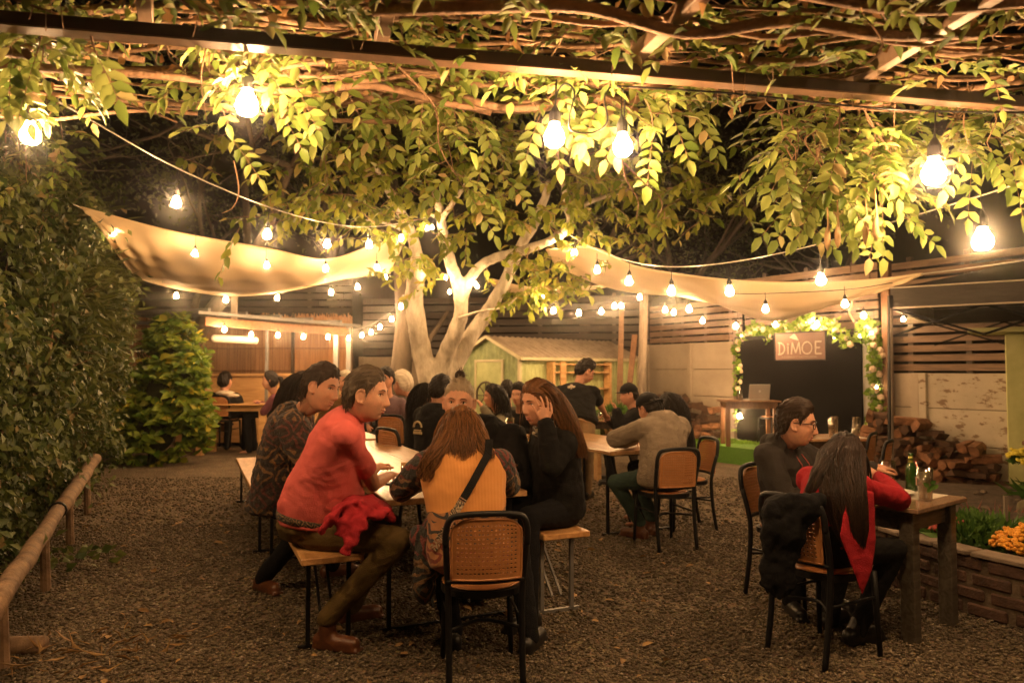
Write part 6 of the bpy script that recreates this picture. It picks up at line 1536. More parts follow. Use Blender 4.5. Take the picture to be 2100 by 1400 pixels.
        if hair == 'long': ha = dict(n=420, length=(.28, .42), rad=.0045, flow=lambda q: (q.x * 8, -.6, .1), step=.035, grav=1, inertia=.6, wave=.008)
        if hair == 'bun': ha = dict(n=150, length=(.02, .05), rad=.0012, flow=lambda q: (0, -.9, .6), step=.012, grav=0, inertia=.9)
        ha['cl'] = {'short': thick * .95 + .002, 'buzz': .006, 'long': .016, 'bun': .013}[hair]; ha.update(hairargs or {})
        col_ = [(spine(.1), spine(.9), (.115 + pad) * sc_), (spine(.86) - rS * .15, spine(.86) + rS * .15, .085 + pad), (S['L'], E['L'], .07 + pad), (S['R'], E['R'], .07 + pad)]
        mb = MB(); st0 = random.getstate(); strands(mb, H, R, hs, ln_, colliders=col_ if hair == 'long' else (), base=base, **ha); random.setstate(st0)
        o = mb.build('hair_strands', hairm, hm_, smooth=True); o.data.transform(Matrix.Translation(-O))
    info = dict(root=root, O=O, R=R, H=H, S=S, E=E, W=Wr, sp=sp, fS=fS, rS=rS, N=N, spine=spine, hs=hs, rt=rt, f=f, fw=fw)
    if cap:
        mb = MB(); Rc = R @ Matrix.Rotation(math.pi if cap[1] == 'back' else 0, 3, 'Z')
        prof = [(.001, .131), (.05, .124), (.078, .105), (.090, .078), (.094, .045)]
        vs = []; seg = 24
        for (r_, z) in prof:
            for k in range(seg): a = 2 * math.pi * k / seg; vs.append(H + R @ V(r_ * math.cos(a) * .93, r_ * 1.14 * math.sin(a) - .006, z) * hs - O)
        fs = [(i * seg + k, i * seg + (k + 1) % seg, (i + 1) * seg + (k + 1) % seg, (i + 1) * seg + k) for i in range(len(prof) - 1) for k in range(seg)]
        c_ = MB().add(vs, fs).build('cap', cap[0], root, smooth=True); md = c_.modifiers.new('t', 'SOLIDIFY'); md.thickness = .004
        vs = []
        for j in range(4):
            for k in range(9):
                a = math.radians(-62 + 124 * k / 8); rr = .088 + .065 * j / 3 * math.cos(a) ** .5
                vs.append(H + Rc @ V(math.sin(a) * (.086 + .004 * j), math.cos(a) * rr * 1.12 - .01, .05 - .012 * (j / 3) - .012 * math.sin(a) ** 2) * hs - O)
        fs = [(j * 9 + k, j * 9 + k + 1, (j + 1) * 9 + k + 1, (j + 1) * 9 + k) for j in range(3) for k in range(8)]
        p_ = MB().add(vs, fs).build('visor', cap[0], c_, smooth=True); md = p_.modifiers.new('t', 'SOLIDIFY'); md.thickness = .005
    return info

def bundle(mb, path, lat, n, rad, O, jitter=.006, fwd=None, taper=1.0, seed=3, seg=3, fray=.25):
    """a fall of hair: n fine strands along a path; path = [(point, half width, half depth)]"""
    st0 = random.getstate(); random.seed(seed); pts = [p for p, a, b in path]
    for i in range(n):
        an = rnd(0, 6.28); r_ = math.sqrt(rnd(.15, 1)); u, v = r_ * math.cos(an), r_ * math.sin(an); j0 = rnd(0, fray); end = 1 - rnd(0, fray); ph = rnd(0, 6.28); P = []
        for k, (p, a, b) in enumerate(path):
            x = Vector(lat).normalized(); y = x.cross(V(0, 0, 1)).normalized()
            P.append(p + x * (u * a + math.sin(ph + k * 1.7) * jitter) + y * (v * b) + V(0, 0, rnd(-.006, .006)) - O)
        P = catmull(P, 4); m = len(P); a0, b0 = int(j0 * m * .5), max(4, int(end * m)); P = P[a0:b0]; m = len(P)
        if m > 3: r0 = rad * rnd(.6, 1.4); mb.tube(P, [r0 * (1 - .75 * (q / m) ** 2) for q in range(m)], seg, cap=False)
    random.setstate(st0); return mb
def PZ(px, Y, z): return V((px - 1050) / 1500 * Y, Y, z)
m_polo = cloth('coral_polo', (.58, .115, .105), var=.06, bump=.2); m_khaki = cloth('olive_trousers', (.095, .062, .022), bump=.3); m_navy = cloth('dark_trousers', (.007, .007, .009))
m_blackc = cloth('black_fabric', (.005, .005, .006), c2=(.012, .011, .011)); m_leather = M('brown_leather', (.10, .035, .015), .4, .35, 14, bump=.2)
m_blacks = M('black_shoe', (.012, .011, .01), .4, .2)
def aztec(name, base, c1, c2, s=7.0, thr=.5, c0=None):
    """woven geometric pattern: nested diamonds and bars"""
    m = M(name, base, .9, .3, 10, bump=.8, bscale=60, sheen=.1); n, L, b = nodes_of(m); old = b.inputs['Base Color'].links[0].from_socket
    tc = n.nodes.new('ShaderNodeTexCoord'); nz = n.nodes.new('ShaderNodeTexNoise'); nz.inputs['Scale'].default_value = 6; av = n.nodes.new('ShaderNodeMix'); av.data_type = 'RGBA'; av.inputs[0].default_value = .12
    L.new(tc.outputs['Object'], nz.inputs['Vector']); L.new(tc.outputs['Object'], av.inputs[6]); L.new(nz.outputs['Color'], av.inputs[7])
    sx = n.nodes.new('ShaderNodeSeparateXYZ'); L.new(av.outputs[2], sx.inputs[0])
    def math_(op, a, bb=None, c=None):
        x = n.nodes.new('ShaderNodeMath'); x.operation = op
        for i, q in enumerate((a, bb, c)):
            if q is None: continue
            if isinstance(q, (int, float)): x.inputs[i].default_value = q
            else: L.new(q, x.inputs[i])
        return x.outputs[0]
    xy = math_('ADD', sx.outputs[0], math_('MULTIPLY', sx.outputs[1], .6))
    u = math_('PINGPONG', math_('MULTIPLY', xy, s), .5); v = math_('PINGPONG', math_('MULTIPLY', sx.outputs[2], s * .8), .5); d = math_('ADD', u, v)
    k = math_('GREATER_THAN', math_('FRACT', math_('MULTIPLY', d, 3.0)), .62); k2 = math_('GREATER_THAN', math_('FRACT', math_('MULTIPLY', sx.outputs[2], s * .37)), .55)
    m1 = n.nodes.new('ShaderNodeMix'); m1.data_type = 'RGBA'; L.new(k, m1.inputs[0]); L.new(old, m1.inputs[6]); m1.inputs[7].default_value = tuple(c1) + (1,)
    m2 = n.nodes.new('ShaderNodeMix'); m2.data_type = 'RGBA'; L.new(math_('MULTIPLY', k, k2), m2.inputs[0]); L.new(m1.outputs[2], m2.inputs[6]); m2.inputs[7].default_value = tuple(c2) + (1,)
    out = m2.outputs[2]
    if c0:   # plain cloth above a height, pattern below it
        m3 = n.nodes.new('ShaderNodeMix'); m3.data_type = 'RGBA'; L.new(math_('GREATER_THAN', sx.outputs[2], thr), m3.inputs[0]); L.new(out, m3.inputs[6]); m3.inputs[7].default_value = tuple(c0) + (1,); out = m3.outputs[2]
        wv = n.nodes.new('ShaderNodeTexWave'); wv.bands_direction = 'X'; wv.inputs['Scale'].default_value = 45; L.new(tc.outputs['Object'], wv.inputs['Vector']); bp = n.nodes.new('ShaderNodeBump'); bp.inputs['Strength'].default_value = .35; bp.inputs['Distance'].default_value = .01
        L.new(wv.outputs['Fac'], bp.inputs['Height']); L.new(bp.outputs[0], b.inputs['Normal'])
    L.new(out, b.inputs['Base Color']); return m
m_fleece = aztec('patterned_fleece', (.022, .013, .010), (.15, .075, .028), (.08, .022, .016), 7.5)
m_vest = aztec('orange_knit', (.30, .13, .05), (.02, .02, .025), (.16, .03, .02), 9.0, .735, (.54, .23, .06)); m_sleeve = aztec('patterned_sleeve', (.022, .022, .02), (.20, .11, .05), (.13, .025, .02), 8)
m_greyh = cloth('grey_fleece', (.27, .215, .16), bump=.6, bscale=120); m_char = cloth('charcoal_hoodie', (.034, .029, .027), bump=.3); m_teal = cloth('teal_jeans', (.035, .06, .05))
m_redk = cloth('crimson_knit', (.30, .012, .02), bump=.4); m_purple = cloth('mauve_top', (.17, .06, .08)); m_beige = cloth('khaki_trousers', (.30, .21, .12)); m_olivej = cloth('olive_grey_jacket', (.06, .052, .04)); m_lilac = cloth('lilac_shirt', (.18, .12, .14))
m_white = cloth('cream_collar', (.6, .5, .38))

# 1 ---- man in the coral polo
a = person('grey haired man in a coral pink polo shirt leaning on the table in profile', W(640, 1074, 4.06), (.93, .30), W(716, 852, 3.88), W(754, 811, 3.80), (1, -.16, -.10),
    hands={'R': W(798, 975, 4.34), 'L': W(770, 962, 4.6)}, elbows={'R': W(766, 992, 4.08), 'L': W(745, 985, 4.45)}, knees={'R': W(818, 1108, 3.82), 'L': W(800, 1075, 4.35)}, ankles={'R': W(672, 1262, 3.88), 'L': W(720, 1240, 4.3)},
    hsc=1.07, deep=1.35, tmin_=.0, vox=.0048, top=m_polo, trousers=m_khaki, shoes=m_leather, hair='short', hairm=m_hgrey, sleeves='short', collar='polo', belly=.04, wide=1.16, pad=.006, thick=.012, sc_=1.04,
    hairargs=dict(n=1500, length=(.02, .045)), handkw={'R': dict(n=V(0, .2, -1), curl=(.5, .7, .5))}, wr=(.020, .13))
m_hpepper = hairmat('pepper_hair', (.018, .012, .008), (.10, .07, .045))
for ch in a['root'].children:
    if ch.name.startswith('hair'):
        for c in [ch] + list(ch.children): c.data.materials[0] = m_hpepper
mb = MB(); sp = a['spine']; ring(mb, [(sp(.015) - a['O'], a['rt'], a['fw'], .212, .200), (sp(.08) - a['O'], a['rt'], a['fw'], .212, .204)], 30)
b_ = mb.build('belt', aztec('tooled_belt', (.02, .014, .01), (.16, .09, .04), (.03, .02, .01), 22), a['root'], smooth=True)
mb = MB()
def band(mb, pts, lat=(0, 1, 0)):
    C_ = catmull([W(*p[:3]) for p in pts], 4); m = len(C_); cs = []
    for i, c in enumerate(C_):
        t = i / (m - 1) * (len(pts) - 1); k = min(int(t), len(pts) - 2); a = pts[k][3] + (pts[k + 1][3] - pts[k][3]) * (t - k); b = pts[k][4] + (pts[k + 1][4] - pts[k][4]) * (t - k)
        tg = (C_[min(i + 1, m - 1)] - C_[max(i - 1, 0)]).normalized(); x = Vector(lat); x = (x - tg * x.dot(tg)).normalized(); cs.append((c, x, tg.cross(x), a * (1 + .12 * math.sin(i * 2.1)), b * (1 + .35 * math.sin(i * 1.7))))
    ring(mb, cs, 16)
band(mb, [(800, 1052, 3.95, .07, .02), (768, 1034, 3.86, .10, .026), (730, 1030, 3.80, .12, .028), (700, 1044, 3.74, .11, .026), (676, 1068, 3.68, .09, .022), (656, 1094, 3.66, .05, .014)])
band(mb, [(752, 1040, 3.72, .05, .035), (738, 1070, 3.68, .035, .040), (722, 1102, 3.65, .030, .036), (706, 1136, 3.64, .022, .024)])
band(mb, [(722, 1042, 3.70, .04, .03), (706, 1072, 3.66, .03, .032), (694, 1100, 3.64, .02, .024)])
band(mb, [(790, 1046, 3.80, .05, .02), (770, 1052, 3.74, .06, .022), (748, 1050, 3.70, .05, .02)])
q = W(715, 1075, 3.7); o = mb.build('red_jacket', cloth('crimson_jacket', (.33, .02, .03), bump=.3), label='crumpled crimson jacket lying over the thigh of the man in pink', cat='jacket'); remesh(o, .0065, 3, (.022, .06))
# 2 ---- man in patterned fleece
person('smiling dark haired man in a brown patterned hooded fleece', PZ(570, 4.95, .60), (.93, .30), W(608, 850, 4.72), W(660, 797, 4.50), (1, -.38, -.22), roll=-8,
    hands={'R': W(735, 985, 4.7), 'L': W(730, 960, 5.0)}, ankles={'R': PZ(545, 4.9, .09)}, hsc=1.12, vox=.0055, top=m_fleece, trousers=m_navy, shoes=m_leather, hair='short', hairm=m_hdark, wide=1.14, pad=.046, hood=True, wr=(.05, .10), sc_=1.02, thick=.015,
    hairargs=dict(n=1200, length=(.025, .05)), skin=m_skin2, knees={'R': W(640, 1060, 4.6)})
# 3 ---- person behind him
person('person with long dark hair hidden behind the man in the patterned fleece', PZ(600, 5.75, .60), (.9, .4), W(600, 842, 5.6), W(622, 806, 5.4), (1, -.1, -.1), vox=.012, top=m_blackc, trousers=m_navy, hair='long', hairm=m_hdark, fem=1, hsc=1.1, hairargs=dict(n=420, rad=.003), pad=.01)
# 4 ---- man with the bun
a = person('grey haired man with a top bun facing the viewer over the table', V(.12, 5.02, .62), (-.92, -.40), V(-.20, 4.86, 1.06), W(941, 827, 4.72), (-.04, -1, -.06), hands={'R': W(905, 960, 4.75), 'L': W(985, 975, 4.55)},
    hsc=1.20, vox=.0055, top=m_blackc, trousers=m_navy, shoes=m_blacks, hair='bun', hairm=m_hgrey, pad=.03, hood=True, rS=(-.85, .45, 0), wr=(.03, .1), roll=-3, hunch=.06)
H, R, hs, O = a['H'], a['R'], a['hs'], a['O']
mb = MB(); c = H + R @ V(.004, -.03, .150) * hs - O; mb.ell(c, (.036, .034, .032), R, 12, 9)
for i in range(36):
    an = rnd(0, 6.28); e = rnd(-.6, 1.4); d = R @ V(math.cos(an) * math.cos(e), math.sin(an) * math.cos(e), math.sin(e)); mb.tube([c + d * .028, c + d * .04 + V(rnd(-.01, .01), 0, .004), c + d * rnd(.042, .06) + V(rnd(-.02, .02), rnd(-.02, .02), rnd(-.01, .015))], [.0012, .001, .0005], 3, cap=False)
mb.build('hair_bun', m_hdark, a['root'], smooth=True)
# 5 ---- woman with the hand on her face
HW = W(1103, 828, 4.5)
a = person('woman with long brown hair in black rubbing her eye with a ringed hand', V(.29, 4.60, .61), (-.92, -.34), W(1128, 884, 4.56), HW, (-.80, -.60, -.16), hands={'L': W(1119, 866, 4.30), 'R': W(1050, 955, 4.6)}, elbows={'L': W(1130, 952, 4.30)},
    hsc=1.10, vox=.005, fem=1, top=m_blackc, trousers=m_navy, shoes=m_blacks, hair='long', hairm=m_hbrown, pad=.022, handkw={'L': dict(d=W(1105, 812, 4.28) - W(1119, 866, 4.30), n=V(-.35, 1, 0), thumb=-1, curl=(.10, .35, .25), spread=.20)}, knees={'L': W(1085, 1060, 4.3), 'R': W(1060, 1040, 4.8)}, ankles={'L': PZ(1085, 4.2, .09)},
    hairargs=dict(n=300, length=(.12, .26), rad=.0032, wave=.01, flow=lambda q: (q.x * 9 + .1, -.8, .05)), wr=(.03, .11), collar='high', mouth=True)
mb = MB(); bundle(mb, [(W(1112, 786, 4.56), .045, .05), (W(1138, 815, 4.52), .05, .07), (W(1158, 850, 4.48), .055, .08), (W(1172, 885, 4.46), .05, .07), (W(1184, 915, 4.45), .04, .05), (W(1194, 945, 4.45), .025, .03)], (1, .1, 0), 1400, .0018, a['O'], .022)
mb.build('hair_strands', m_hbrown, a['root'], smooth=True)
O = a['O']; w_ = a['W']['L']; 
mb = MB(); N = a['N']
for k, (dz, rr) in enumerate(((.055, .062), (.03, .072), (.0, .08))):
    P_ = [N + a['sp'] * dz + (a['rS'] * math.cos(t) + a['fS'] * math.sin(t)) * rr + a['fS'] * .015 - O for t in [2 * math.pi * i / 16 for i in range(17)]]
    mb.tube(P_, .020, 8)
mb.build('scarf', aztec('striped_scarf', (.02, .02, .02), (.45, .40, .30), (.35, .3, .2), 26), a['root'], smooth=True)
mb = MB(); d = (W(1105, 812, 4.28) - W(1119, 866, 4.30)).normalized(); c = w_ + d * .10 + V(-.012, 0, 0); mb.tube([c - O + (V(1, 0, .2).normalized() * math.cos(t) + V(0, 1, 0) * math.sin(t)) * .0105 for t in [2 * math.pi * i / 12 for i in range(13)]], .0025, 6)
mb.build('ring', M('gold_ring', (.8, .5, .2), .2, .1, metal=1), a['root'])
# 6 ---- woman in orange, back to the viewer
a = person('brown haired woman in an orange knit vest with her back to the viewer', PZ(962, 3.64, .56), (-.10, 1), W(948, 925, 3.80), W(945, 887, 3.90), (-.08, 1, -.55), hands={'L': W(890, 975, 4.25), 'R': W(1005, 975, 4.25)}, elbows={'L': W(822, 1003, 3.88), 'R': W(1043, 992, 3.90)},
    vox=.0055, fem=1, top=m_vest, trousers=m_navy, shoes=m_blacks, hair='long', hairm=m_hbrown, sleeves='none', pad=.026, wide=1.04, wr=(.022, .14), hairargs=dict(n=380, length=(.18, .30), rad=.0032, wave=.012, inertia=.5, flow=lambda q: (q.x * 12, -.5, .1)), collar='low', hsc=1.05,
    knees={'L': PZ(900, 4.0, .52), 'R': PZ(1060, 4.0, .50)}, ankles={'L': PZ(930, 3.9, .09), 'R': PZ(1085, 3.85, .09)})
O = a['O']; mb = MB()
bundle(mb, [(W(945, 843, 3.84), .050, .04), (W(944, 868, 3.77), .076, .04), (W(943, 898, 3.71), .078, .035), (W(942, 925, 3.67), .070, .03), (W(940, 950, 3.64), .05, .02)], (1, 0, 0), 1400, .0017, O, .014, fray=.4)
bundle(mb, [(W(922, 862, 3.79), .02, .03), (W(910, 898, 3.70), .030, .025), (W(893, 926, 3.65), .036, .02), (W(880, 952, 3.63), .036, .02), (W(872, 972, 3.62), .03, .015), (W(872, 992, 3.61), .015, .01)], (1, 0, 0), 380, .0022, O, .022, seed=8, fray=.5)
bundle(mb, [(W(965, 860, 3.80), .03, .03), (W(985, 895, 3.74), .03, .03), (W(998, 925, 3.68), .028, .02), (W(1006, 945, 3.66), .02, .015)], (1, 0, 0), 240, .0024, O, .012, seed=9)
mb.build('hair_strands', m_hbrown, a['root'], smooth=True); mb = MB()
for nm in 'LR': S, E, Wt = a['S'][nm], a['E'][nm], a['W'][nm]; mb.capsule(S, E, .082, .066); mb.capsule(E, E.lerp(Wt, .9), .066, .045)
o = mb.build('sleeves', m_sleeve, a['root']); o.data.transform(Matrix.Translation(-O)); remesh(o, .009, 4, (.02, .1))
mb = MB(); pts = []
for (t, lt) in [(1.0, .13), (.9, .12), (.75, .075), (.6, .03), (.45, -.02), (.3, -.07), (.15, -.12), (.02, -.17)]:
    pts.append(a['spine'](t) + a['rS'] * lt - a['fS'] * (.17 * math.sqrt(max(.05, 1 - (lt / .24) ** 2))) + V(0, 0, .02 if t == 1 else 0) - O)
for i, (p, q) in enumerate(zip(pts[:-1], pts[1:])):
    mb.bar(p, q, .038, .007, up=(0, -1, .1), end=.012)
    if i == 3: mb.build('strap', m_blackc, a['root']); mb = MB()
mb.build('embroidered_strap', aztec('embroidered_strap', (.30, .22, .14), (.02, .018, .016), (.25, .08, .04), 30), a['root'])
mb = MB()
for (px, py, Y, r_) in [(905, 1090, 3.72, (.10, .10, .12)), (880, 1140, 3.74, (.08, .09, .13)), (870, 1190, 3.76, (.06, .08, .12)), (960, 1100, 3.62, (.16, .12, .10)), (862, 1105, 3.76, (.06, .07, .07))]: mb.ell(W(px, py, Y) - O, r_)
o = mb.build('cardigan_hem', m_sleeve, a['root']); remesh(o, .011, 3, (.03, .08))
# 7 ---- grey hoodie man
person('man in a grey hoodie and black cap seated with his back to the viewer', PZ(1352, 6.18, .57), (-.45, .9), W(1356, 862, 6.30), W(1331, 840, 6.42), (-.55, .75, -.35), hands={'L': W(1300, 903, 6.75), 'R': W(1345, 900, 6.8)}, elbows={'L': W(1262, 900, 6.42)},
    vox=.0075, hsc=1.05, top=m_greyh, trousers=m_teal, shoes=m_leather, hair='short', hairm=m_hblack, pad=.03, hood=True, cap=(m_blackc, 'back'), knees={'L': W(1262, 988, 6.35), 'R': W(1310, 975, 6.75)}, ankles={'L': W(1312, 1068, 6.40), 'R': W(1335, 1060, 6.55)}, wr=(.03, .12), hunch=.06, wide=1.04)
# 8
person('woman with dark hair in black sitting right behind the grey hoodie man', PZ(1395, 6.95, .57), (-.95, .1), W(1386, 866, 7.0), W(1372, 836, 6.98), (-.9, .4, -.2), vox=.010, fem=1, top=m_blackc, trousers=m_navy, hair='long', hairm=m_hblack, pad=.02, hairargs=dict(n=420, rad=.003))
# 9 ---- waiter
a = person('young waiter in a black t-shirt and khaki trousers bending over the dark table', PZ(1186, 8.4, .92), (.45, .9), W(1183, 797, 8.72), W(1201, 763, 8.75), (.85, .25, -.45), hands={'R': W(1243, 852, 9.1), 'L': W(1225, 858, 9.3)}, vox=.010, top=m_blackc, trousers=m_beige, shoes=m_blacks,
    hair='short', hairm=m_hblack, sleeves='short', standing=True, hsc=1.02, pad=.016, wide=1.1, sc_=1.08, thick=.022)
c = a['spine'](.72) - a['fS'] * .165 - a['rS'] * .02 - a['O']; mb = MB()
for dx, dz, r_ in ((-.03, 0, .016), (0, .012, .02), (.03, 0, .016), (0, -.022, .012)): mb.ell(c + V(dx, 0, dz), (r_, .004, r_))
mb.build('shirt_emblem', m_white, a['root'])
# 10 ---- cap man
person('man in a black cap and black jacket seated in profile beside the waiter', PZ(1312, 9.5, .60), (-1, .05), W(1300, 845, 9.5), W(1289, 810, 9.45), (-1, -.2, -.05), hands={'L': W(1264, 842, 9.35), 'R': W(1248, 860, 9.8)}, elbows={'L': W(1272, 872, 9.35)}, vox=.010, hsc=1.08, top=m_blackc, trousers=m_navy, shoes=m_blacks, hair='short', hairm=m_hblack, pad=.04, cap=(m_blackc, 'front'))
# 11 ---- man with glasses
bx = bq + V(-.10, -.01, .125)
a = person('dark haired man with black glasses in a charcoal hoodie holding a beer', V(1.79, 4.76, .57), (.61, -.79), W(1610, 915, 4.62), W(1635, 869, 4.48), (.90, -.46, -.16), hands={'L': bx, 'R': W(1700, 1000, 4.35)}, vox=.005, hsc=1.11, top=m_char, trousers=m_navy, shoes=m_blacks, hair='short', hairm=m_hdark,
    pad=.022, hood=True, hairargs=dict(n=1300, length=(.025, .05)), thick=.015, handkw={'L': dict(d=V(.95, .05, .12), n=V(.1, .2, -1), curl=(.35, .55, .4), spread=.12)}, wr=(.028, .12), poles={'L': V(.2, 1, -.6)}, knees={'R': W(1640, 1110, 4.4), 'L': W(1720, 1110, 4.5)}, sc_=1.0)
H, R, hs, O = a['H'], a['R'], a['hs'], a['O']; mb = MB()
for sg in (-1, 1):
    c = V(sg * .033, .094, .008); P_ = [H + R @ (c + V(.0255 * math.copysign(abs(math.cos(t)) ** .5, math.cos(t)), -.006 * abs(math.cos(t)) * (sg * math.cos(t) > 0), .017 * math.copysign(abs(math.sin(t)) ** .6, math.sin(t)))) * hs - O for t in [2 * math.pi * i / 20 for i in range(21)]]
    mb.tube(P_, .0028, 6); mb.tube([H + R @ V(sg * .058, .088, .016) * hs - O, H + R @ V(sg * .083, .03, .014) * hs - O, H + R @ V(sg * .084, -.012, .008) * hs - O], .003, 6)
mb.tube([H + R @ V(-.008, .096, .012) * hs - O, H + R @ V(.008, .096, .012) * hs - O], .0028, 6)
mb.build('glasses', M('black_frame', (.01, .01, .01), .25, .1), a['root'], smooth=True)
mb = MB()
for sg in (-1, 1): P_ = [a['spine'](.93) + a['rS'] * sg * .035 + a['fS'] * .10 - O, a['spine'](.8) + a['rS'] * sg * .04 + a['fS'] * .155 - O, a['spine'](.62) + a['rS'] * sg * .045 + a['fS'] * .16 - O]; mb.tube(P_, .0035, 5)
mb.build('drawstring', M('red_cord', (.25, .04, .03), .7, .3, 90), a['root'])
# 12 ---- woman in red
a = person('woman with long black hair in a crimson knit coat seated at the front right table', V(1.62, 3.86, .55), (.87, .5), W(1715, 972, 3.90), W(1731, 940, 4.03), (.72, .66, -.28), hands={'R': W(1800, 975, 4.18), 'L': W(1775, 985, 4.35)}, elbows={'R': W(1846, 1024, 3.93)}, vox=.0055, fem=1, top=m_redk, trousers=m_blackc, shoes=m_blacks,
    hair='long', hairm=m_hblack, pad=.010, sc_=.92, wide=.9, hsc=1.12, hairargs=dict(n=300, length=(.2, .3), rad=.0032, wave=.010, inertia=.45, flow=lambda q: (q.x * 5, -.7, .1)), wr=(.02, .1), handkw={'R': dict(d=V(-.5, .4, .2), n=V(-.2, .8, -.3), curl=(.7, .8, .5))}, ankles={'R': W(1755, 1290, 3.95), 'L': W(1700, 1270, 4.2)})
O = a['O']; mb = MB()
bundle(mb, [(W(1735, 895, 3.98), .055, .05), (W(1727, 925, 3.84), .105, .06), (W(1724, 960, 3.74), .115, .05), (W(1728, 1000, 3.66), .105, .04), (W(1735, 1040, 3.62), .095, .035), (W(1744, 1085, 3.60), .075, .03), (W(1752, 1120, 3.60), .045, .02), (W(1758, 1140, 3.60), .02, .01)], (1, -.2, 0), 2200, .0018, O, .010)
bundle(mb, [(W(1700, 930, 3.80), .03, .03), (W(1680, 965, 3.72), .03, .03), (W(1664, 1000, 3.68), .025, .02), (W(1652, 1025, 3.68), .015, .01)], (1, -.2, 0), 200, .0022, O, .008, seed=6)
mb.build('hair_strands', hairmat('dark_hair_brown_tips', (.007, .005, .004), (.038, .017, .009)), a['root'], smooth=True); mb = MB()
q = [W(1738, 1000, 3.62), W(1792, 1010, 3.66), W(1796, 1110, 3.62), W(1788, 1170, 3.58), W(1768, 1222, 3.56), W(1748, 1165, 3.54), W(1722, 1100, 3.54)]
k = len(q); off = V(.03, .06, 0); mb.add([p - O for p in q] + [p + off - O for p in q], [tuple(range(k)), tuple(reversed(range(k, 2 * k)))] + [(i, k + i, k + (i + 1) % k, (i + 1) % k) for i in range(k)])
o = mb.build('coat_tail', m_redk, a['root']); remesh(o, .008, 5, (.01, .10))
mb = MB()
for (px, py, Y, r_) in [(1640, 1030, 3.60, (.14, .06, .06)), (1610, 1050, 3.62, (.12, .07, .09)), (1605, 1090, 3.60, (.11, .055, .13)), (1600, 1130, 3.60, (.095, .05, .14)), (1596, 1170, 3.60, (.08, .05, .12)), (1590, 1190, 3.62, (.065, .045, .09)), (1650, 1045, 3.57, (.09, .05, .06)), (1622, 1085, 3.57, (.075, .045, .12))]: mb.ell(W(px, py, Y), r_)
for (x0, y0, x1, y1, r0) in ((1585, 1040, 1572, 1195, .035), (1605, 1045, 1600, 1215, .03), (1636, 1040, 1618, 1200, .026), (1664, 1035, 1645, 1100, .026)): mb.capsule(W(x0, y0, 3.58), W(x1, y1, 3.57), r0, r0 * 1.1)
o = mb.build('black_jacket', m_blackc, label='black jacket draped over the chair back of the woman in crimson', cat='jacket'); remesh(o, .010, 10, (.06, .09)); o.data.materials[0] = M('matt_black_cloth', (.005, .005, .006), .95, .2, 9, bump=.4, bscale=40, spec=.15)
# ---- people in the distance
far = dict(vox=.014)
person('person in a black jacket with cream collar seated in the far left corner', PZ(462, 12.9, .72), (.1, 1), W(460, 815, 12.9), W(462, 783, 12.95), (.15, 1, 0), vox=.016, hsc=1.15, sc_=1.15, top=m_blackc, trousers=m_navy, hair='short', hairm=m_hblack, pad=.05, collar=None, hands={'L': PZ(445, 13.3, 1.0), 'R': PZ(480, 13.3, 1.0)})
q = W(462, 806, 12.85); _pc = [o for o in bpy.data.objects if 'cream collar' in o.get('label', '')][0]; mb = MB(); mb.ell((0, 0, 0), (.17, .13, .05)); mb.ell((.14, -.05, -.04), (.13, .08, .04)); o = mb.build('collar', m_white, _pc, smooth=True)
o.location = q - o.parent.location
a = person('woman in a mauve top with a ponytail in profile at the far left table', PZ(568, 13.0, .75), (-1, -.1), W(566, 812, 12.7), W(553, 781, 12.6), (-1, -.15, 0), vox=.016, hsc=1.15, sc_=1.1, fem=1, top=m_purple, trousers=m_navy, hair='bun', hairm=m_hblack, pad=.01, line=LINE_LONG)
mb = MB(); H = a['H'] - a['O']; mb.tube(catmull([H + V(.10, .02, .06), H + V(.19, .02, .03), H + V(.20, .02, -.10), H + V(.17, .02, -.22)], 4), [.03, .035, .04, .045, .045, .045, .045, .04, .04, .035, .03, .02, .01], 8); mb.build('ponytail', m_hblack, a['root'], smooth=True)
person('silver haired person in an olive grey jacket seated behind the man in pink', PZ(842, 10.0, .72), (-.9, .4), W(836, 822, 9.8), W(824, 789, 9.7), (-.8, .5, -.1), top=m_olivej, trousers=m_navy, hair='short', hairm=m_hsilver, pad=.05, hsc=1.16, sc_=1.12, thick=.022, vox=.012)
person('dark haired man in a lilac shirt in the distance, left of the silver hair', PZ(797, 9.6, .62), (-.2, -1), W(797, 815, 9.4), W(791, 779, 9.35), (-.45, -1, -.05), top=m_lilac, trousers=m_navy, hair='short', hairm=m_hblack, hsc=1.1, thick=.024, vox=.014)
person('white haired man in a brown jacket in the distance behind the pink polo man', PZ(706, 9.6, .62), (.2, -1), W(706, 815, 9.5), W(708, 784, 9.4), (-.5, -.9, 0), top=cloth('brown_jacket', (.14, .075, .03)), trousers=m_navy, hair='short', hairm=m_hsilver, hsc=1.1, pad=.02, vox=.014)
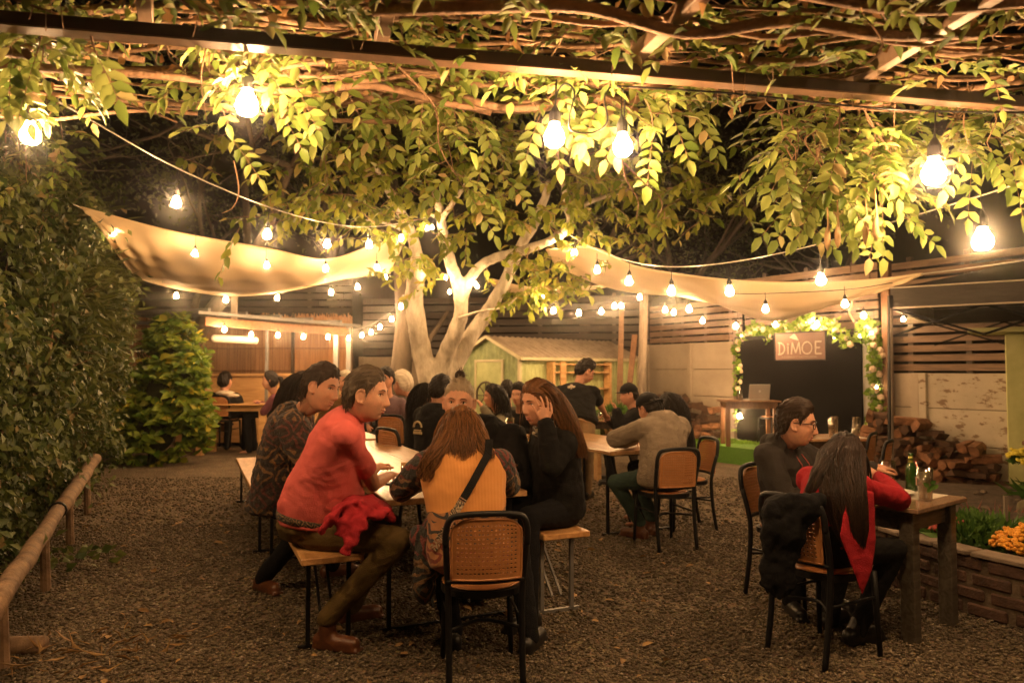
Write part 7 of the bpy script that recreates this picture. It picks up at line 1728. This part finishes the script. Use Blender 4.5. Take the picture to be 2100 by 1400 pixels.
person('woman with long black hair seated left of the printed hoodie', PZ(856, 8.0, .60), (.85, .4), W(860, 848, 7.95), W(872, 812, 7.9), (.9, .3, -.1), top=m_blackc, trousers=m_navy, hair='long', hairm=m_hblack, fem=1, pad=.01, vox=.012, hairargs=dict(n=420, rad=.0035))
a = person('person in a black hoodie with a round print on the back', PZ(884, 7.35, .60), (.85, .5), W(893, 842, 7.4), W(905, 802, 7.45), (.6, .75, -.1), top=m_blackc, trousers=m_navy, hair='short', hairm=m_hblack, hsc=1.1, thick=.026, pad=.03, hood=True, vox=.010, rS=(.7, -.6, 0))
c = a['spine'](.55) - a['fS'] * .195 - a['O']; x_ = a['rS']; mb = MB()
P_ = [c + x_ * (.055 * math.cos(t)) + V(0, 0, .02 + .055 * math.sin(t)) for t in [math.pi * i / 10 for i in range(11)]]; mb.tube(P_, .011, 6)
mb.bar(c - x_ * .06 - V(0, 0, .035), c + x_ * .06 - V(0, 0, .035), .01, .025); mb.bar(c - x_ * .05 - V(0, 0, .01), c + x_ * .05 - V(0, 0, .01), .008, .012); mb.build('back_print', M('hoodie_print', (.42, .33, .18), .8, .2, 60), a['root'])
person('woman with long black hair in a pale jacket, in profile at the middle table', PZ(1032, 8.8, .60), (-.95, -.2), W(1024, 848, 8.7), W(1010, 813, 8.6), (-1, -.25, -.12), hands={'L': W(990, 835, 8.3)}, top=cloth('pale_olive_jacket', (.18, .16, .11)), trousers=m_navy, hair='long', hairm=m_hblack, fem=1, pad=.02, vox=.010, hsc=1.06, hairargs=dict(n=450, rad=.0035, length=(.35, .5)))
person('person with short dark hair seen from behind between two guests of the middle table', PZ(1042, 9.9, .60), (0, 1), W(1041, 835, 9.8), W(1040, 804, 9.8), (0, 1, 0), top=m_olivej, trousers=m_navy, hair='short', hairm=m_hblack, hsc=1.08, thick=.024, vox=.014)
person('young dark haired man in black facing the viewer at the end of the middle table', PZ(1068, 9.3, .60), (-.5, -1), W(1067, 845, 9.2), W(1064, 811, 9.1), (-.5, -.9, -.05), top=m_blackc, trousers=m_navy, hair='short', hairm=m_hblack, hsc=1.1, thick=.024, vox=.012)
